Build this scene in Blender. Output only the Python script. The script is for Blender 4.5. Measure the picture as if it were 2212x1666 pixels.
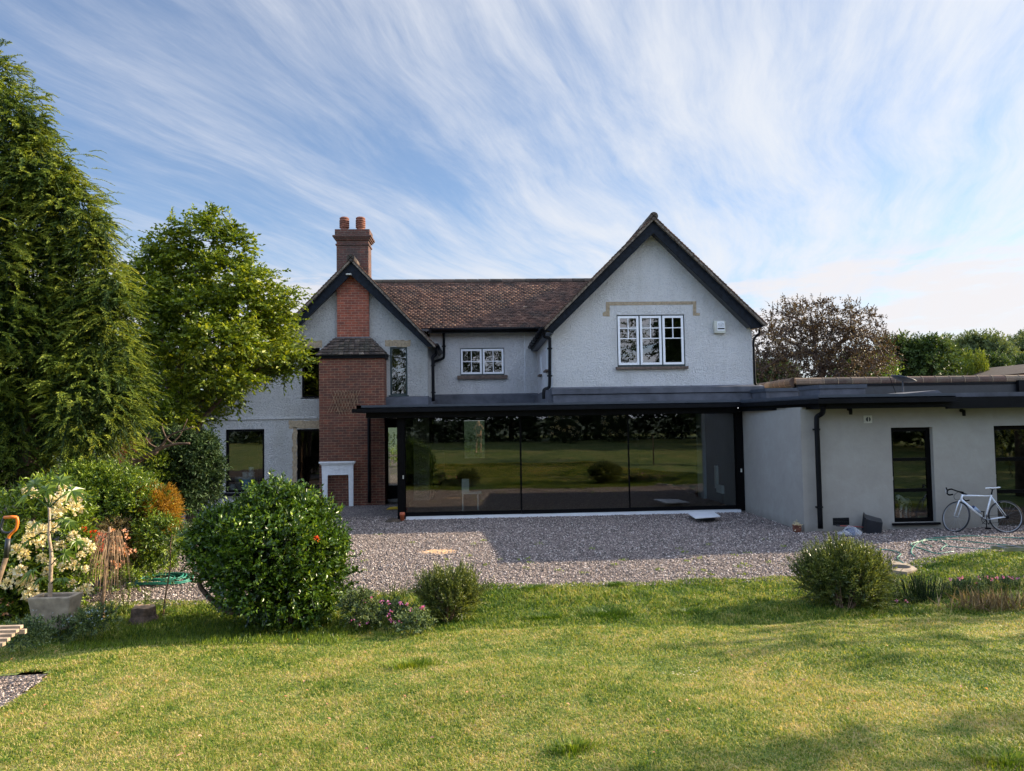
import bpy, bmesh, math, random
import numpy as np
from mathutils import Matrix, Vector
from mathutils.geometry import tessellate_polygon
for o in list(bpy.data.objects): bpy.data.objects.remove(o)
SC = bpy.context.scene; COL = SC.collection
# ------------------------------------------------------------------ camera
CAMH = 2.5
cd = bpy.data.cameras.new('camera'); cam = bpy.data.objects.new('camera', cd); COL.objects.link(cam)
cd.sensor_width = 36; cd.lens = 36 * 1536.4 / 2212; cd.clip_start = .05; cd.clip_end = 4000
RM = Matrix.Rotation(-math.radians(2.74), 3, 'Z') @ Matrix.Rotation(math.radians(92.68), 3, 'X') @ Matrix.Rotation(-.016, 3, 'Z')
cam.matrix_world = Matrix.Translation((0, 0, CAMH)) @ RM.to_4x4()
SC.camera = cam
# ------------------------------------------------------------------ light
SUN = Vector((2.30, .62, 1.0)).normalized()
EL = math.asin(SUN.z); ROT = math.atan2(SUN.x, SUN.y)
sl = bpy.data.lights.new('sun', 'SUN'); sl.energy = 5.0; sl.angle = math.radians(.5); sl.color = (1, .83, .60)
so = bpy.data.objects.new('sun', sl); COL.objects.link(so)
so.rotation_euler = SUN.to_track_quat('Z', 'Y').to_euler(); so.location = (20, 20, 30)
w = bpy.data.worlds.new('World'); SC.world = w; w.use_nodes = True
nt = w.node_tree; nt.nodes.clear()
def N(nt, t, **k):
    n = nt.nodes.new(t)
    for a, b in k.items():
        if a.startswith('i_'):
            n.inputs[int(a[2:]) if a[2:].isdigit() else a[2:]].default_value = b
        else: setattr(n, a, b)
    return n
def math_(nt, op, a, b=None, c=None, clamp=False):
    n = nt.nodes.new('ShaderNodeMath'); n.operation = op; n.use_clamp = clamp
    for i, v in enumerate((a, b, c)):
        if v is None: continue
        if isinstance(v, (int, float)): n.inputs[i].default_value = v
        else: nt.links.new(v, n.inputs[i])
    return n.outputs[0]
L = nt.links.new
sky = N(nt, 'ShaderNodeTexSky', sky_type='NISHITA', sun_disc=False, sun_elevation=EL, sun_rotation=ROT, air_density=1.0, dust_density=.5, ozone_density=2.5, altitude=100)
tc = N(nt, 'ShaderNodeTexCoord')
sx = N(nt, 'ShaderNodeSeparateXYZ'); L(tc.outputs['Generated'], sx.inputs[0])
zc = math_(nt, 'MAXIMUM', math_(nt, 'ADD', sx.outputs[2], .06), .05)
u = math_(nt, 'DIVIDE', sx.outputs[0], zc); v = math_(nt, 'DIVIDE', sx.outputs[1], zc)
cx = N(nt, 'ShaderNodeCombineXYZ'); L(u, cx.inputs[0]); L(v, cx.inputs[1])
warp = N(nt, 'ShaderNodeTexNoise', i_Scale=.55, i_Detail=2.0); L(cx.outputs[0], warp.inputs['Vector'])
wv = N(nt, 'ShaderNodeVectorMath', operation='MULTIPLY_ADD'); L(warp.outputs['Color'], wv.inputs[0]); wv.inputs[1].default_value = (.6, .6, 0); L(cx.outputs[0], wv.inputs[2])
def streak(ang, sc, off, scale, detail, rough=.6, dist=.3):
    m = N(nt, 'ShaderNodeMapping'); L(wv.outputs[0], m.inputs[0])
    m.inputs['Rotation'].default_value = (0, 0, math.radians(ang)); 
    m2 = N(nt, 'ShaderNodeMapping'); L(m.outputs[0], m2.inputs[0]); m2.inputs['Scale'].default_value = sc; m2.inputs['Location'].default_value = off
    n = N(nt, 'ShaderNodeTexNoise', i_Scale=scale, i_Detail=detail, i_Roughness=rough, i_Distortion=dist); L(m2.outputs[0], n.inputs['Vector'])
    return n.outputs[0]
s1 = streak(19, (1.0, .17, 1), (3.1, .4, 0), 1.15, 8, .62, .25)
s2 = streak(27, (1.0, .20, 1), (7.3, 2.2, 0), 3.6, 9, .68, .3)
s3 = streak(0, (.6, .6, 1), (1.7, 5.2, 0), .55, 5, .55, .2)
s4 = streak(23, (1.0, .10, 1), (2.3, 6.2, 0), 8.0, 9, .70, .15)
c = math_(nt, 'ADD', math_(nt, 'ADD', math_(nt, 'MULTIPLY', s1, .44), math_(nt, 'MULTIPLY', s2, .34)), math_(nt, 'MULTIPLY', s3, .30))
c = math_(nt, 'ADD', c, math_(nt, 'MULTIPLY', s4, .18)); c = math_(nt, 'ADD', c, .03); c = math_(nt, 'SUBTRACT', c, .05)
# more cloud towards the right and towards the horizon
c = math_(nt, 'ADD', c, math_(nt, 'MULTIPLY', sx.outputs[0], .05))
hz = math_(nt, 'SUBTRACT', 1.0, math_(nt, 'MULTIPLY', sx.outputs[2], 3.2), clamp=True)
c = math_(nt, 'ADD', c, math_(nt, 'MULTIPLY', hz, .10))
mr = N(nt, 'ShaderNodeMapRange', interpolation_type='SMOOTHSTEP'); L(c, mr.inputs[0])
mr.inputs[1].default_value = .485; mr.inputs[2].default_value = .76; mr.inputs[3].default_value = 0.13; mr.inputs[4].default_value = .93
mx = N(nt, 'ShaderNodeMix', data_type='RGBA'); L(mr.outputs[0], mx.inputs[0]); skt = N(nt, 'ShaderNodeMix', data_type='RGBA', blend_type='MULTIPLY'); skt.inputs[0].default_value = 1; L(sky.outputs[0], skt.inputs[6]); skt.inputs[7].default_value = (.93, 1.07, 1.20, 1); L(skt.outputs[2], mx.inputs[6])
ccol = N(nt, 'ShaderNodeMix', data_type='RGBA'); ccol.inputs[6].default_value = (4.8, 5.05, 5.7, 1); ccol.inputs[7].default_value = (5.9, 6.1, 6.4, 1)
cm = N(nt, 'ShaderNodeMapRange'); L(sx.outputs[0], cm.inputs[0]); cm.inputs[1].default_value = -.5; cm.inputs[2].default_value = .6; L(cm.outputs[0], ccol.inputs[0])
L(ccol.outputs[2], mx.inputs[7])
bg = N(nt, 'ShaderNodeBackground', i_Strength=.073); 
# low bank of small cumulus near the skyline
mpc = N(nt, 'ShaderNodeMapping'); L(tc.outputs['Generated'], mpc.inputs[0]); mpc.inputs['Scale'].default_value = (3.2, 3.2, 17)
nb = N(nt, 'ShaderNodeTexNoise', i_Scale=1.6, i_Detail=9, i_Roughness=.6); L(mpc.outputs[0], nb.inputs['Vector'])
bnd = math_(nt, 'MULTIPLY', math_(nt, 'SUBTRACT', 1.0, math_(nt, 'ABSOLUTE', math_(nt, 'DIVIDE', math_(nt, 'SUBTRACT', sx.outputs[2], .13), .085)), clamp=True), 1.0)
bm_ = N(nt, 'ShaderNodeMapRange', interpolation_type='SMOOTHSTEP'); L(math_(nt, 'ADD', nb.outputs[0], math_(nt, 'MULTIPLY', bnd, .22)), bm_.inputs[0]); bm_.inputs[1].default_value = .54; bm_.inputs[2].default_value = .66
mx2 = N(nt, 'ShaderNodeMix', data_type='RGBA'); L(math_(nt, 'MULTIPLY', math_(nt, 'MULTIPLY', bm_.outputs[0], .7), math_(nt, 'MULTIPLY', bnd, 3.0, clamp=True)), mx2.inputs[0]); L(mx.outputs[2], mx2.inputs[6]); mx2.inputs[7].default_value = (6.0, 5.7, 5.75, 1)
# sky colour multiplied overhead and behind the camera, an added boost to brighten shaded walls
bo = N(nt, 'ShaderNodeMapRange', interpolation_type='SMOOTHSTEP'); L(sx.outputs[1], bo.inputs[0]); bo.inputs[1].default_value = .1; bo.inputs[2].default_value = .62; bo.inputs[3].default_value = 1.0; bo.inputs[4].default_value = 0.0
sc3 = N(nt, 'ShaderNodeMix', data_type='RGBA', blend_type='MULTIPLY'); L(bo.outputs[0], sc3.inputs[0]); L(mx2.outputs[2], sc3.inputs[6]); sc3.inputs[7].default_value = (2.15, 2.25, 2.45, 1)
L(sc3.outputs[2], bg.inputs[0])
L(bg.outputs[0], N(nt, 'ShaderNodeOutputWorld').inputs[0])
SC.view_settings.view_transform = 'Standard'; SC.view_settings.look = 'None'; SC.view_settings.exposure = 1.08; SC.view_settings.gamma = 1
SC.render.engine = 'CYCLES'
# ------------------------------------------------------------------ picture-point helpers (2212 px wide reading of the photograph)
def ray(px, py):
    return RM @ Vector(((px - 1106) / 1536.4, -(py - 833) / 1536.4, -1))
def at(px, py, Y):
    d = ray(px, py); t = Y / d.y
    return Vector((d.x * t, Y, CAMH + d.z * t))
def X(px, Y, py=833): return at(px, py, Y).x
def Z(px, py, Y): return at(px, py, Y).z
def sm(a, b, x):
    t = np.clip((x - a) / (b - a), 0, 1); return t * t * (3 - 2 * t)
def gz(x, y):
    x = np.asarray(x, float); y = np.asarray(y, float)
    z = np.where(y < 8.6, .75 - .0895 * y, -.02 - .08 * sm(8.6, 11, y) + .04 * sm(11, 14, y))
    z = np.where(y < 0, .75 - .012 * y, z)
    b = .018 * np.sin(x * 1.7 + 1.3 * np.sin(y * 1.1)) + .014 * np.sin(y * 2.3 + x * .9) + .008 * np.sin(x * 4.1 - y * 3.3)
    z = z + b * (1 - sm(9, 13, y)) - .07 * sm(8.45, 8.8, y) * (1 - sm(9.2, 10.6, y))
    rise = .16 * sm(5.5, 9, x) * (1 - sm(11.3, 14.0, y)) * sm(5.5, 9.5, y)      # the bank on the right
    return z + rise
def gnd(px, py):
    d = ray(px, py); y = 8.0
    f = lambda y: CAMH + d.z * y / d.y - float(gz(d.x * y / d.y, y))
    a, b = 2.0, 60.0
    for _ in range(50):
        m = (a + b) / 2
        if f(m) > 0: a = m
        else: b = m
    return Vector((d.x * a / d.y, a, float(gz(d.x * a / d.y, a))))
def gp(x, y, h=0): return Vector((x, y, float(gz(x, y)) + h))
# ------------------------------------------------------------------ materials
def newmat(name):
    m = bpy.data.materials.new(name); m.use_nodes = True; t = m.node_tree; t.nodes.clear()
    out = t.nodes.new('ShaderNodeOutputMaterial'); b = t.nodes.new('ShaderNodeBsdfPrincipled'); t.links.new(b.outputs[0], out.inputs[0])
    return m, t, b, out
def ramp(t, fac, stops):
    r = t.nodes.new('ShaderNodeValToRGB'); e = r.color_ramp.elements
    while len(e) < len(stops): e.new(.5)
    for i, (p, c) in enumerate(stops): e[i].position = p; e[i].color = (*c, 1)
    t.links.new(fac, r.inputs[0]); return r.outputs[0]
def coords(t, kind='Object'):
    return t.nodes.new('ShaderNodeTexCoord').outputs[kind]
def noise(t, vec, scale, detail=4, rough=.55, dist=0, w=None):
    n = N(t, 'ShaderNodeTexNoise', i_Scale=scale, i_Detail=detail, i_Roughness=rough, i_Distortion=dist)
    if vec is not None: t.links.new(vec, n.inputs['Vector'])
    return n.outputs[0]
def bump(t, h, strength, dist, b, prev=None):
    n = N(t, 'ShaderNodeBump', i_Strength=strength, i_Distance=dist); t.links.new(h, n.inputs['Height'])
    if prev is not None: t.links.new(prev, n.inputs['Normal'])
    t.links.new(n.outputs[0], b.inputs['Normal']); return n.outputs[0]
def mixc(t, f, a, b, mode='MIX'):
    m = N(t, 'ShaderNodeMix', data_type='RGBA', blend_type=mode)
    for i, v in ((0, f), (6, a), (7, b)):
        if isinstance(v, (int, float)): m.inputs[i].default_value = v
        elif isinstance(v, tuple): m.inputs[i].default_value = (*v, 1)
        else: t.links.new(v, m.inputs[i])
    return m.outputs[2]
def plain(name, col, rough=.6, metal=0, var=.12, scale=6, bmp=0, bscale=40, spec=.5, coat=0):
    m, t, b, o = newmat(name); v = coords(t)
    n = noise(t, v, scale, 5)
    lo = tuple(max(0, c * (1 - var * 1.6)) for c in col); hi = tuple(min(1, c * (1 + var * 1.6)) for c in col)
    t.links.new(ramp(t, n, [(.3, lo), (.7, hi)]), b.inputs['Base Color'])
    rr = N(t, 'ShaderNodeMapRange'); t.links.new(noise(t, v, scale * 3, 3), rr.inputs[0]); rr.inputs[3].default_value = max(0, rough - .12); rr.inputs[4].default_value = min(1, rough + .12)
    t.links.new(rr.outputs[0], b.inputs['Roughness'])
    b.inputs['Metallic'].default_value = metal; b.inputs['Specular IOR Level'].default_value = spec
    if coat: b.inputs['Coat Weight'].default_value = coat
    if bmp: bump(t, noise(t, v, bscale, 5), 1, bmp, b)
    return m
def leafmat(name, cols, rough=.45, trans=.3, spec=.4):
    m, t, b, o = newmat(name)
    a = N(t, 'ShaderNodeAttribute', attribute_name='tint')
    n = len(cols)
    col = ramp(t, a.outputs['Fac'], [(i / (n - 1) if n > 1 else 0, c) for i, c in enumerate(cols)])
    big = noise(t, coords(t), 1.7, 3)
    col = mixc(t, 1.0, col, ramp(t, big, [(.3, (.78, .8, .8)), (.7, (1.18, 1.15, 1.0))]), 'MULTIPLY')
    t.links.new(col, b.inputs['Base Color']); b.inputs['Roughness'].default_value = rough; b.inputs['Specular IOR Level'].default_value = spec
    tr = t.nodes.new('ShaderNodeBsdfTranslucent')
    c2 = mixc(t, 1.0, col, (1.35, 1.25, .45), 'MULTIPLY'); t.links.new(c2, tr.inputs[0])
    ms = t.nodes.new('ShaderNodeMixShader'); ms.inputs[0].default_value = trans
    t.links.new(b.outputs[0], ms.inputs[1]); t.links.new(tr.outputs[0], ms.inputs[2]); t.links.new(ms.outputs[0], o.inputs[0])
    return m
def tintmat(name, stops, rough=.85, bmp=0, bscale=60, grime=None, gscale=1.3):
    m, t, b, o = newmat(name)
    a = N(t, 'ShaderNodeAttribute', attribute_name='tint')
    col = ramp(t, a.outputs['Fac'], stops); v = coords(t)
    if grime: 
        g = ramp(t, noise(t, v, gscale, 6, .65), [(.42, (0, 0, 0)), (.66, (1, 1, 1))])
        col = mixc(t, math_(t, 'MULTIPLY', g, .75), col, grime)
    fine = ramp(t, noise(t, v, 30, 4), [(.3, (.75, .75, .75)), (.7, (1.2, 1.2, 1.2))])
    col = mixc(t, 1.0, col, fine, 'MULTIPLY')
    t.links.new(col, b.inputs['Base Color']); b.inputs['Roughness'].default_value = rough
    if bmp: bump(t, noise(t, v, bscale, 4), 1, bmp, b)
    return m
M = {}
# roughcast white render
def roughcast(name, base, dark, stain, bs=.035):
    m, t, b, o = newmat(name); v = coords(t)
    n1 = noise(t, v, 21, 4, .6, 1.0); n0 = noise(t, v, 46, 3, .6, .5)
    h = math_(t, 'ADD', n1, math_(t, 'MULTIPLY', n0, .45))
    col = ramp(t, h, [(.56, dark), (.72, base)])
    st = math_(t, 'MULTIPLY', ramp(t, noise(t, v, .9, 6, .6), [(.5, (0, 0, 0)), (.75, (1, 1, 1))]), .45)
    col = mixc(t, st, col, stain)
    mp = N(t, 'ShaderNodeMapping'); t.links.new(v, mp.inputs[0]); mp.inputs['Scale'].default_value = (3, 3, .6)
    dr = ramp(t, noise(t, mp.outputs[0], 1.0, 6, .6), [(.5, (0, 0, 0)), (.72, (.16,) * 3)]); col = mixc(t, dr, col, (.40, .38, .30))
    a = N(t, 'ShaderNodeAttribute', attribute_name='tint')         # dirt under eaves line and over the flashing
    col = mixc(t, math_(t, 'MULTIPLY', a.outputs['Fac'], ramp(t, noise(t, v, 3.5, 5, .7), [(.3, (0.2,) * 3), (.7, (1,) * 3)])), col, (.36, .31, .20))
    t.links.new(col, b.inputs['Base Color']); b.inputs['Roughness'].default_value = .9
    bump(t, h, 1, bs, b); return m
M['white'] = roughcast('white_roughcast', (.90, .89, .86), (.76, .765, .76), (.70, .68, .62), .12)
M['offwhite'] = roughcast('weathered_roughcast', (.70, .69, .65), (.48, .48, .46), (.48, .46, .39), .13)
def smoothrender():
    m, t, b, o = newmat('grey_render'); v = coords(t)
    n = noise(t, v, .8, 6, .6); n2 = noise(t, v, 3.2, 5, .6, 1.2)
    col = ramp(t, math_(t, 'ADD', math_(t, 'MULTIPLY', n, .65), math_(t, 'MULTIPLY', n2, .35)), [(.35, (.285, .27, .24)), (.5, (.315, .30, .265)), (.66, (.35, .34, .305))])
    sx = N(t, 'ShaderNodeSeparateXYZ'); t.links.new(v, sx.inputs[0])
    mrr = N(t, 'ShaderNodeMapRange'); t.links.new(math_(t, 'ADD', sx.outputs[2], math_(t, 'MULTIPLY', n2, .25)), mrr.inputs[0]); mrr.inputs[1].default_value = .08; mrr.inputs[2].default_value = .28; mrr.inputs[3].default_value = .5; mrr.inputs[4].default_value = 0
    col = mixc(t, mrr.outputs[0], col, (.17, .155, .13))
    t.links.new(col, b.inputs['Base Color']); b.inputs['Roughness'].default_value = .85
    bump(t, noise(t, v, 9, 6, .6), 1, .006, b); return m
M['render'] = smoothrender()
def brick(name, c1, c2, mortar, var=.5):
    m, t, b, o = newmat(name); v = coords(t); g = N(t, 'ShaderNodeNewGeometry')
    s = N(t, 'ShaderNodeSeparateXYZ'); t.links.new(v, s.inputs[0]); c = t.nodes.new('ShaderNodeCombineXYZ')
    t.links.new(math_(t, 'ADD', s.outputs[0], s.outputs[1]), c.inputs[0]); t.links.new(s.outputs[2], c.inputs[1])
    br = N(t, 'ShaderNodeTexBrick', i_Scale=1.0); t.links.new(c.outputs[0], br.inputs['Vector'])
    br.inputs['Brick Width'].default_value = .225; br.inputs['Row Height'].default_value = .078; br.inputs['Mortar Size'].default_value = .007; br.inputs['Mortar Smooth'].default_value = .3
    br.inputs['Color1'].default_value = (*c1, 1); br.inputs['Color2'].default_value = (*c2, 1); br.inputs['Mortar'].default_value = (*mortar, 1); br.inputs['Bias'].default_value = -.1
    n = ramp(t, noise(t, v, 5, 5, .7), [(.3, (.6, .6, .6)), (.7, (1.3, 1.25, 1.2))])
    col = mixc(t, 1.0, br.outputs['Color'], n, 'MULTIPLY')
    soot = ramp(t, noise(t, v, 1.1, 5, .6), [(.45, (0, 0, 0)), (.75, (1, 1, 1))])
    col = mixc(t, math_(t, 'MULTIPLY', soot, var), col, (.05, .042, .038))
    t.links.new(col, b.inputs['Base Color']); b.inputs['Roughness'].default_value = .9
    h = math_(t, 'ADD', math_(t, 'MULTIPLY', br.outputs['Fac'], -1.0), math_(t, 'MULTIPLY', noise(t, v, 60, 3), .4))
    bump(t, h, 1, .008, b); return m
M['brick'] = brick('red_brick', (.33, .085, .045), (.20, .06, .04), (.38, .26, .18), .3)
M['brick_low'] = brick('brown_brick', (.19, .062, .036), (.10, .045, .034), (.30, .20, .12), .35)
M['brick_old'] = brick('old_stack_brick', (.13, .05, .035), (.07, .038, .03), (.17, .14, .11), .75)
M['tile'] = tintmat('clay_roof_tile', [(0, (.04, .022, .016)), (.35, (.125, .064, .042)), (.7, (.19, .10, .066)), (.93, (.26, .155, .10)), (1, (.42, .30, .21))], .9, .004, 70, (.05, .04, .032), 1.6)
M['moss_tile'] = tintmat('mossy_roof_tile', [(0, (.035, .026, .022)), (.5, (.10, .07, .055)), (.85, (.19, .14, .11)), (1, (.32, .28, .22))], .95, .006, 60, (.07, .065, .045), 2.5)
M['terracotta'] = plain('terracotta', (.19, .07, .042), .85, var=.25, scale=9, bmp=.003)
M['coping'] = tintmat('coping_tile', [(0, (.06, .036, .028)), (.6, (.11, .062, .045)), (1, (.30, .22, .14))], .9, .005, 50, (.12, .10, .07), 2)
M['black'] = plain('black_paint', (.003, .0035, .005), .5, var=.3, spec=.14)
M['verge'] = plain('lichened_verge', (.15, .12, .09), .95, var=.45, scale=14, bmp=.01, bscale=30)
M['barge'] = plain('black_bargeboard', (.006, .009, .014), .55, var=.35, scale=12, bmp=.002, spec=.15)
M['alu'] = plain('dark_aluminium', (.0025, .0025, .003), .5, var=.2, spec=.1)
M['greytrim'] = plain('grey_trim', (.045, .055, .072), .45, var=.1)
M['felt'] = plain('grey_roof_membrane', (.075, .08, .095), .7, var=.22, scale=3, bmp=.004, bscale=12)
M['lead'] = plain('lead', (.10, .11, .13), .55, var=.2)
M['upvc'] = plain('white_window_frame', (.80, .81, .82), .35, var=.03)
M['darkgreen'] = plain('dark_green_frame', (.018, .035, .035), .4, var=.2)
M['sill'] = plain('tile_sill', (.12, .085, .065), .8, var=.3, scale=14, bmp=.003)
M['tan'] = plain('bare_cement', (.33, .26, .17), .95, var=.22, scale=16, bmp=.006, bscale=60)
M['soffit'] = plain('soffit', (.055, .06, .065), .7)
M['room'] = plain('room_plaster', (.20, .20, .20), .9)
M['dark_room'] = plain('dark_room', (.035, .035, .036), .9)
M['floor'] = plain('timber_floor', (.22, .13, .075), .5, var=.2)
M['cupboard'] = plain('grey_cupboard', (.42, .47, .52), .5, var=.03)
M['upholstery'] = plain('cream_upholstery', (.55, .55, .52), .8, var=.05)
M['whitepaint'] = plain('white_gloss', (.82, .84, .86), .35, var=.06, scale=12)
M['bark'] = plain('bark', (.115, .075, .05), .9, var=.4, scale=9, bmp=.02, bscale=14)
M['bark_red'] = plain('red_bark', (.20, .10, .06), .9, var=.4, scale=9, bmp=.02, bscale=14)
M['twig'] = plain('twig', (.16, .10, .055), .9, var=.3)
M['deadwood'] = plain('dead_wood', (.30, .20, .12), .9, var=.35, bmp=.006)
M['concrete'] = plain('concrete', (.34, .27, .19), .95, var=.22, scale=7, bmp=.006, bscale=30)
M['greypot'] = plain('grey_pot', (.12, .15, .18), .6)
M['bin'] = plain('dark_grey_plastic', (.022, .025, .03), .42, var=.1)
M['orange'] = plain('orange_plastic', (.75, .19, .02), .4, var=.05)
M['drainpipe'] = plain('orange_drain_pipe', (.50, .12, .05), .5, var=.1)
M['blackplastic'] = plain('black_plastic', (.02, .02, .022), .45)
M['steel'] = plain('steel', (.45, .46, .48), .35, metal=.9, var=.1)
M['hose'] = plain('green_hose', (.03, .20, .14), .4, var=.1)
M['wood'] = plain('weathered_oak', (.42, .31, .21), .85, var=.25, scale=10, bmp=.004, bscale=50)
M['tyre'] = plain('tyre', (.025, .025, .027), .8)
M['rim'] = plain('rim', (.34, .35, .36), .4, metal=.4)
M['frame_white'] = plain('white_bike_paint', (.72, .75, .78), .25, var=.03, coat=.4)
M['bluebottle'] = plain('bottle_plastic', (.28, .36, .48), .35)
M['yellow'] = plain('yellow_plastic', (.62, .42, .03), .5)
M['red'] = plain('red_handle', (.32, .05, .04), .5)
M['navy'] = plain('navy_plastic', (.02, .04, .12), .5)
M['blue'] = plain('light_blue_tub', (.12, .38, .58), .5)
M['tub'] = plain('white_tub', (.55, .62, .66), .5)
M['green_tub'] = plain('dark_green_tub', (.06, .12, .11), .5)
M['cream'] = plain('cream_plastic', (.50, .50, .43), .6, var=.12)
M['sand'] = plain('sand', (.62, .38, .19), .95, var=.2, scale=20, bmp=.008, bscale=40)
M['dog'] = None
def glassmat(name, ior=1.55, tint=(.72, .76, .74), wob=0.0):
    m = bpy.data.materials.new(name); m.use_nodes = True; t = m.node_tree; t.nodes.clear()
    o = t.nodes.new('ShaderNodeOutputMaterial'); g = N(t, 'ShaderNodeBsdfGlossy', i_Roughness=0.0); g.inputs[0].default_value = (1, 1, 1, 1)
    tr = t.nodes.new('ShaderNodeBsdfTransparent'); tr.inputs[0].default_value = (*tint, 1)
    f = N(t, 'ShaderNodeFresnel', i_IOR=ior); ms = t.nodes.new('ShaderNodeMixShader')
    if wob:
        bn = N(t, 'ShaderNodeBump', i_Strength=1.0, i_Distance=wob); t.links.new(noise(t, coords(t), 1.3, 2), bn.inputs['Height']); t.links.new(bn.outputs[0], g.inputs['Normal'])
    gg = t.nodes.new('ShaderNodeNewGeometry'); t.links.new(math_(t, 'MULTIPLY', f.outputs[0], math_(t, 'SUBTRACT', 1.0, gg.outputs['Backfacing'])), ms.inputs[0]); t.links.new(tr.outputs[0], ms.inputs[1]); t.links.new(g.outputs[0], ms.inputs[2]); t.links.new(ms.outputs[0], o.inputs[0])
    return m
M['glass'] = glassmat('double_glazing', 2.05, (.74, .78, .77), .0002)
M['farglass'] = glassmat('tinted_glass', 1.5, (.42, .46, .44))
M['oldglass'] = glassmat('window_glass', 2.0, (.7, .73, .71), .0012)
# ------------------------------------------------------------------ scene helpers
def tag(o, label=None, cat=None, group=None, kind=None):
    if label: o['label'] = label
    if cat: o['category'] = cat
    if group: o['group'] = group
    if kind: o['kind'] = kind
    return o
def thing(name, loc, label, cat, group=None):
    o = bpy.data.objects.new(name, None); COL.objects.link(o); o.location = loc; o.empty_display_size = .2
    return tag(o, label, cat, group)
def base(o):
    v = Vector((0, 0, 0))
    while o is not None: v = v + Vector(o.location); o = o.parent
    return v
def mesh(name, V, F, mat, parent=None, tint=None, smooth=False, center=True):
    V = np.asarray(V, dtype=np.float64).reshape(-1, 3)
    loc = Vector((0, 0, 0))
    if parent is not None: off = base(parent)
    else:
        if center and len(V):
            off = Vector(((V[:, 0].min() + V[:, 0].max()) / 2, (V[:, 1].min() + V[:, 1].max()) / 2, V[:, 2].min())); loc = off
        else: off = Vector((0, 0, 0))
    V = V - np.array(off)
    me = bpy.data.meshes.new(name)
    if isinstance(F, np.ndarray):
        nf, k = F.shape
        me.vertices.add(len(V)); me.vertices.foreach_set('co', V.astype(np.float32).ravel())
        me.loops.add(nf * k); me.loops.foreach_set('vertex_index', F.astype(np.int32).ravel())
        me.polygons.add(nf); me.polygons.foreach_set('loop_start', np.arange(0, nf * k, k, dtype=np.int32))
        me.update(calc_edges=True)
    else:
        me.from_pydata([tuple(v) for v in V], [], F); me.update()
    if tint is not None:
        a = me.attributes.new('tint', 'FLOAT', 'FACE'); a.data.foreach_set('value', np.asarray(tint, dtype=np.float32))
    if smooth: me.polygons.foreach_set('use_smooth', np.ones(len(me.polygons), dtype=bool))
    me.materials.append(M[mat] if isinstance(mat, str) else mat)
    o = bpy.data.objects.new(name, me); COL.objects.link(o); o.location = loc
    if parent is not None: o.parent = parent
    return o
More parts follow.
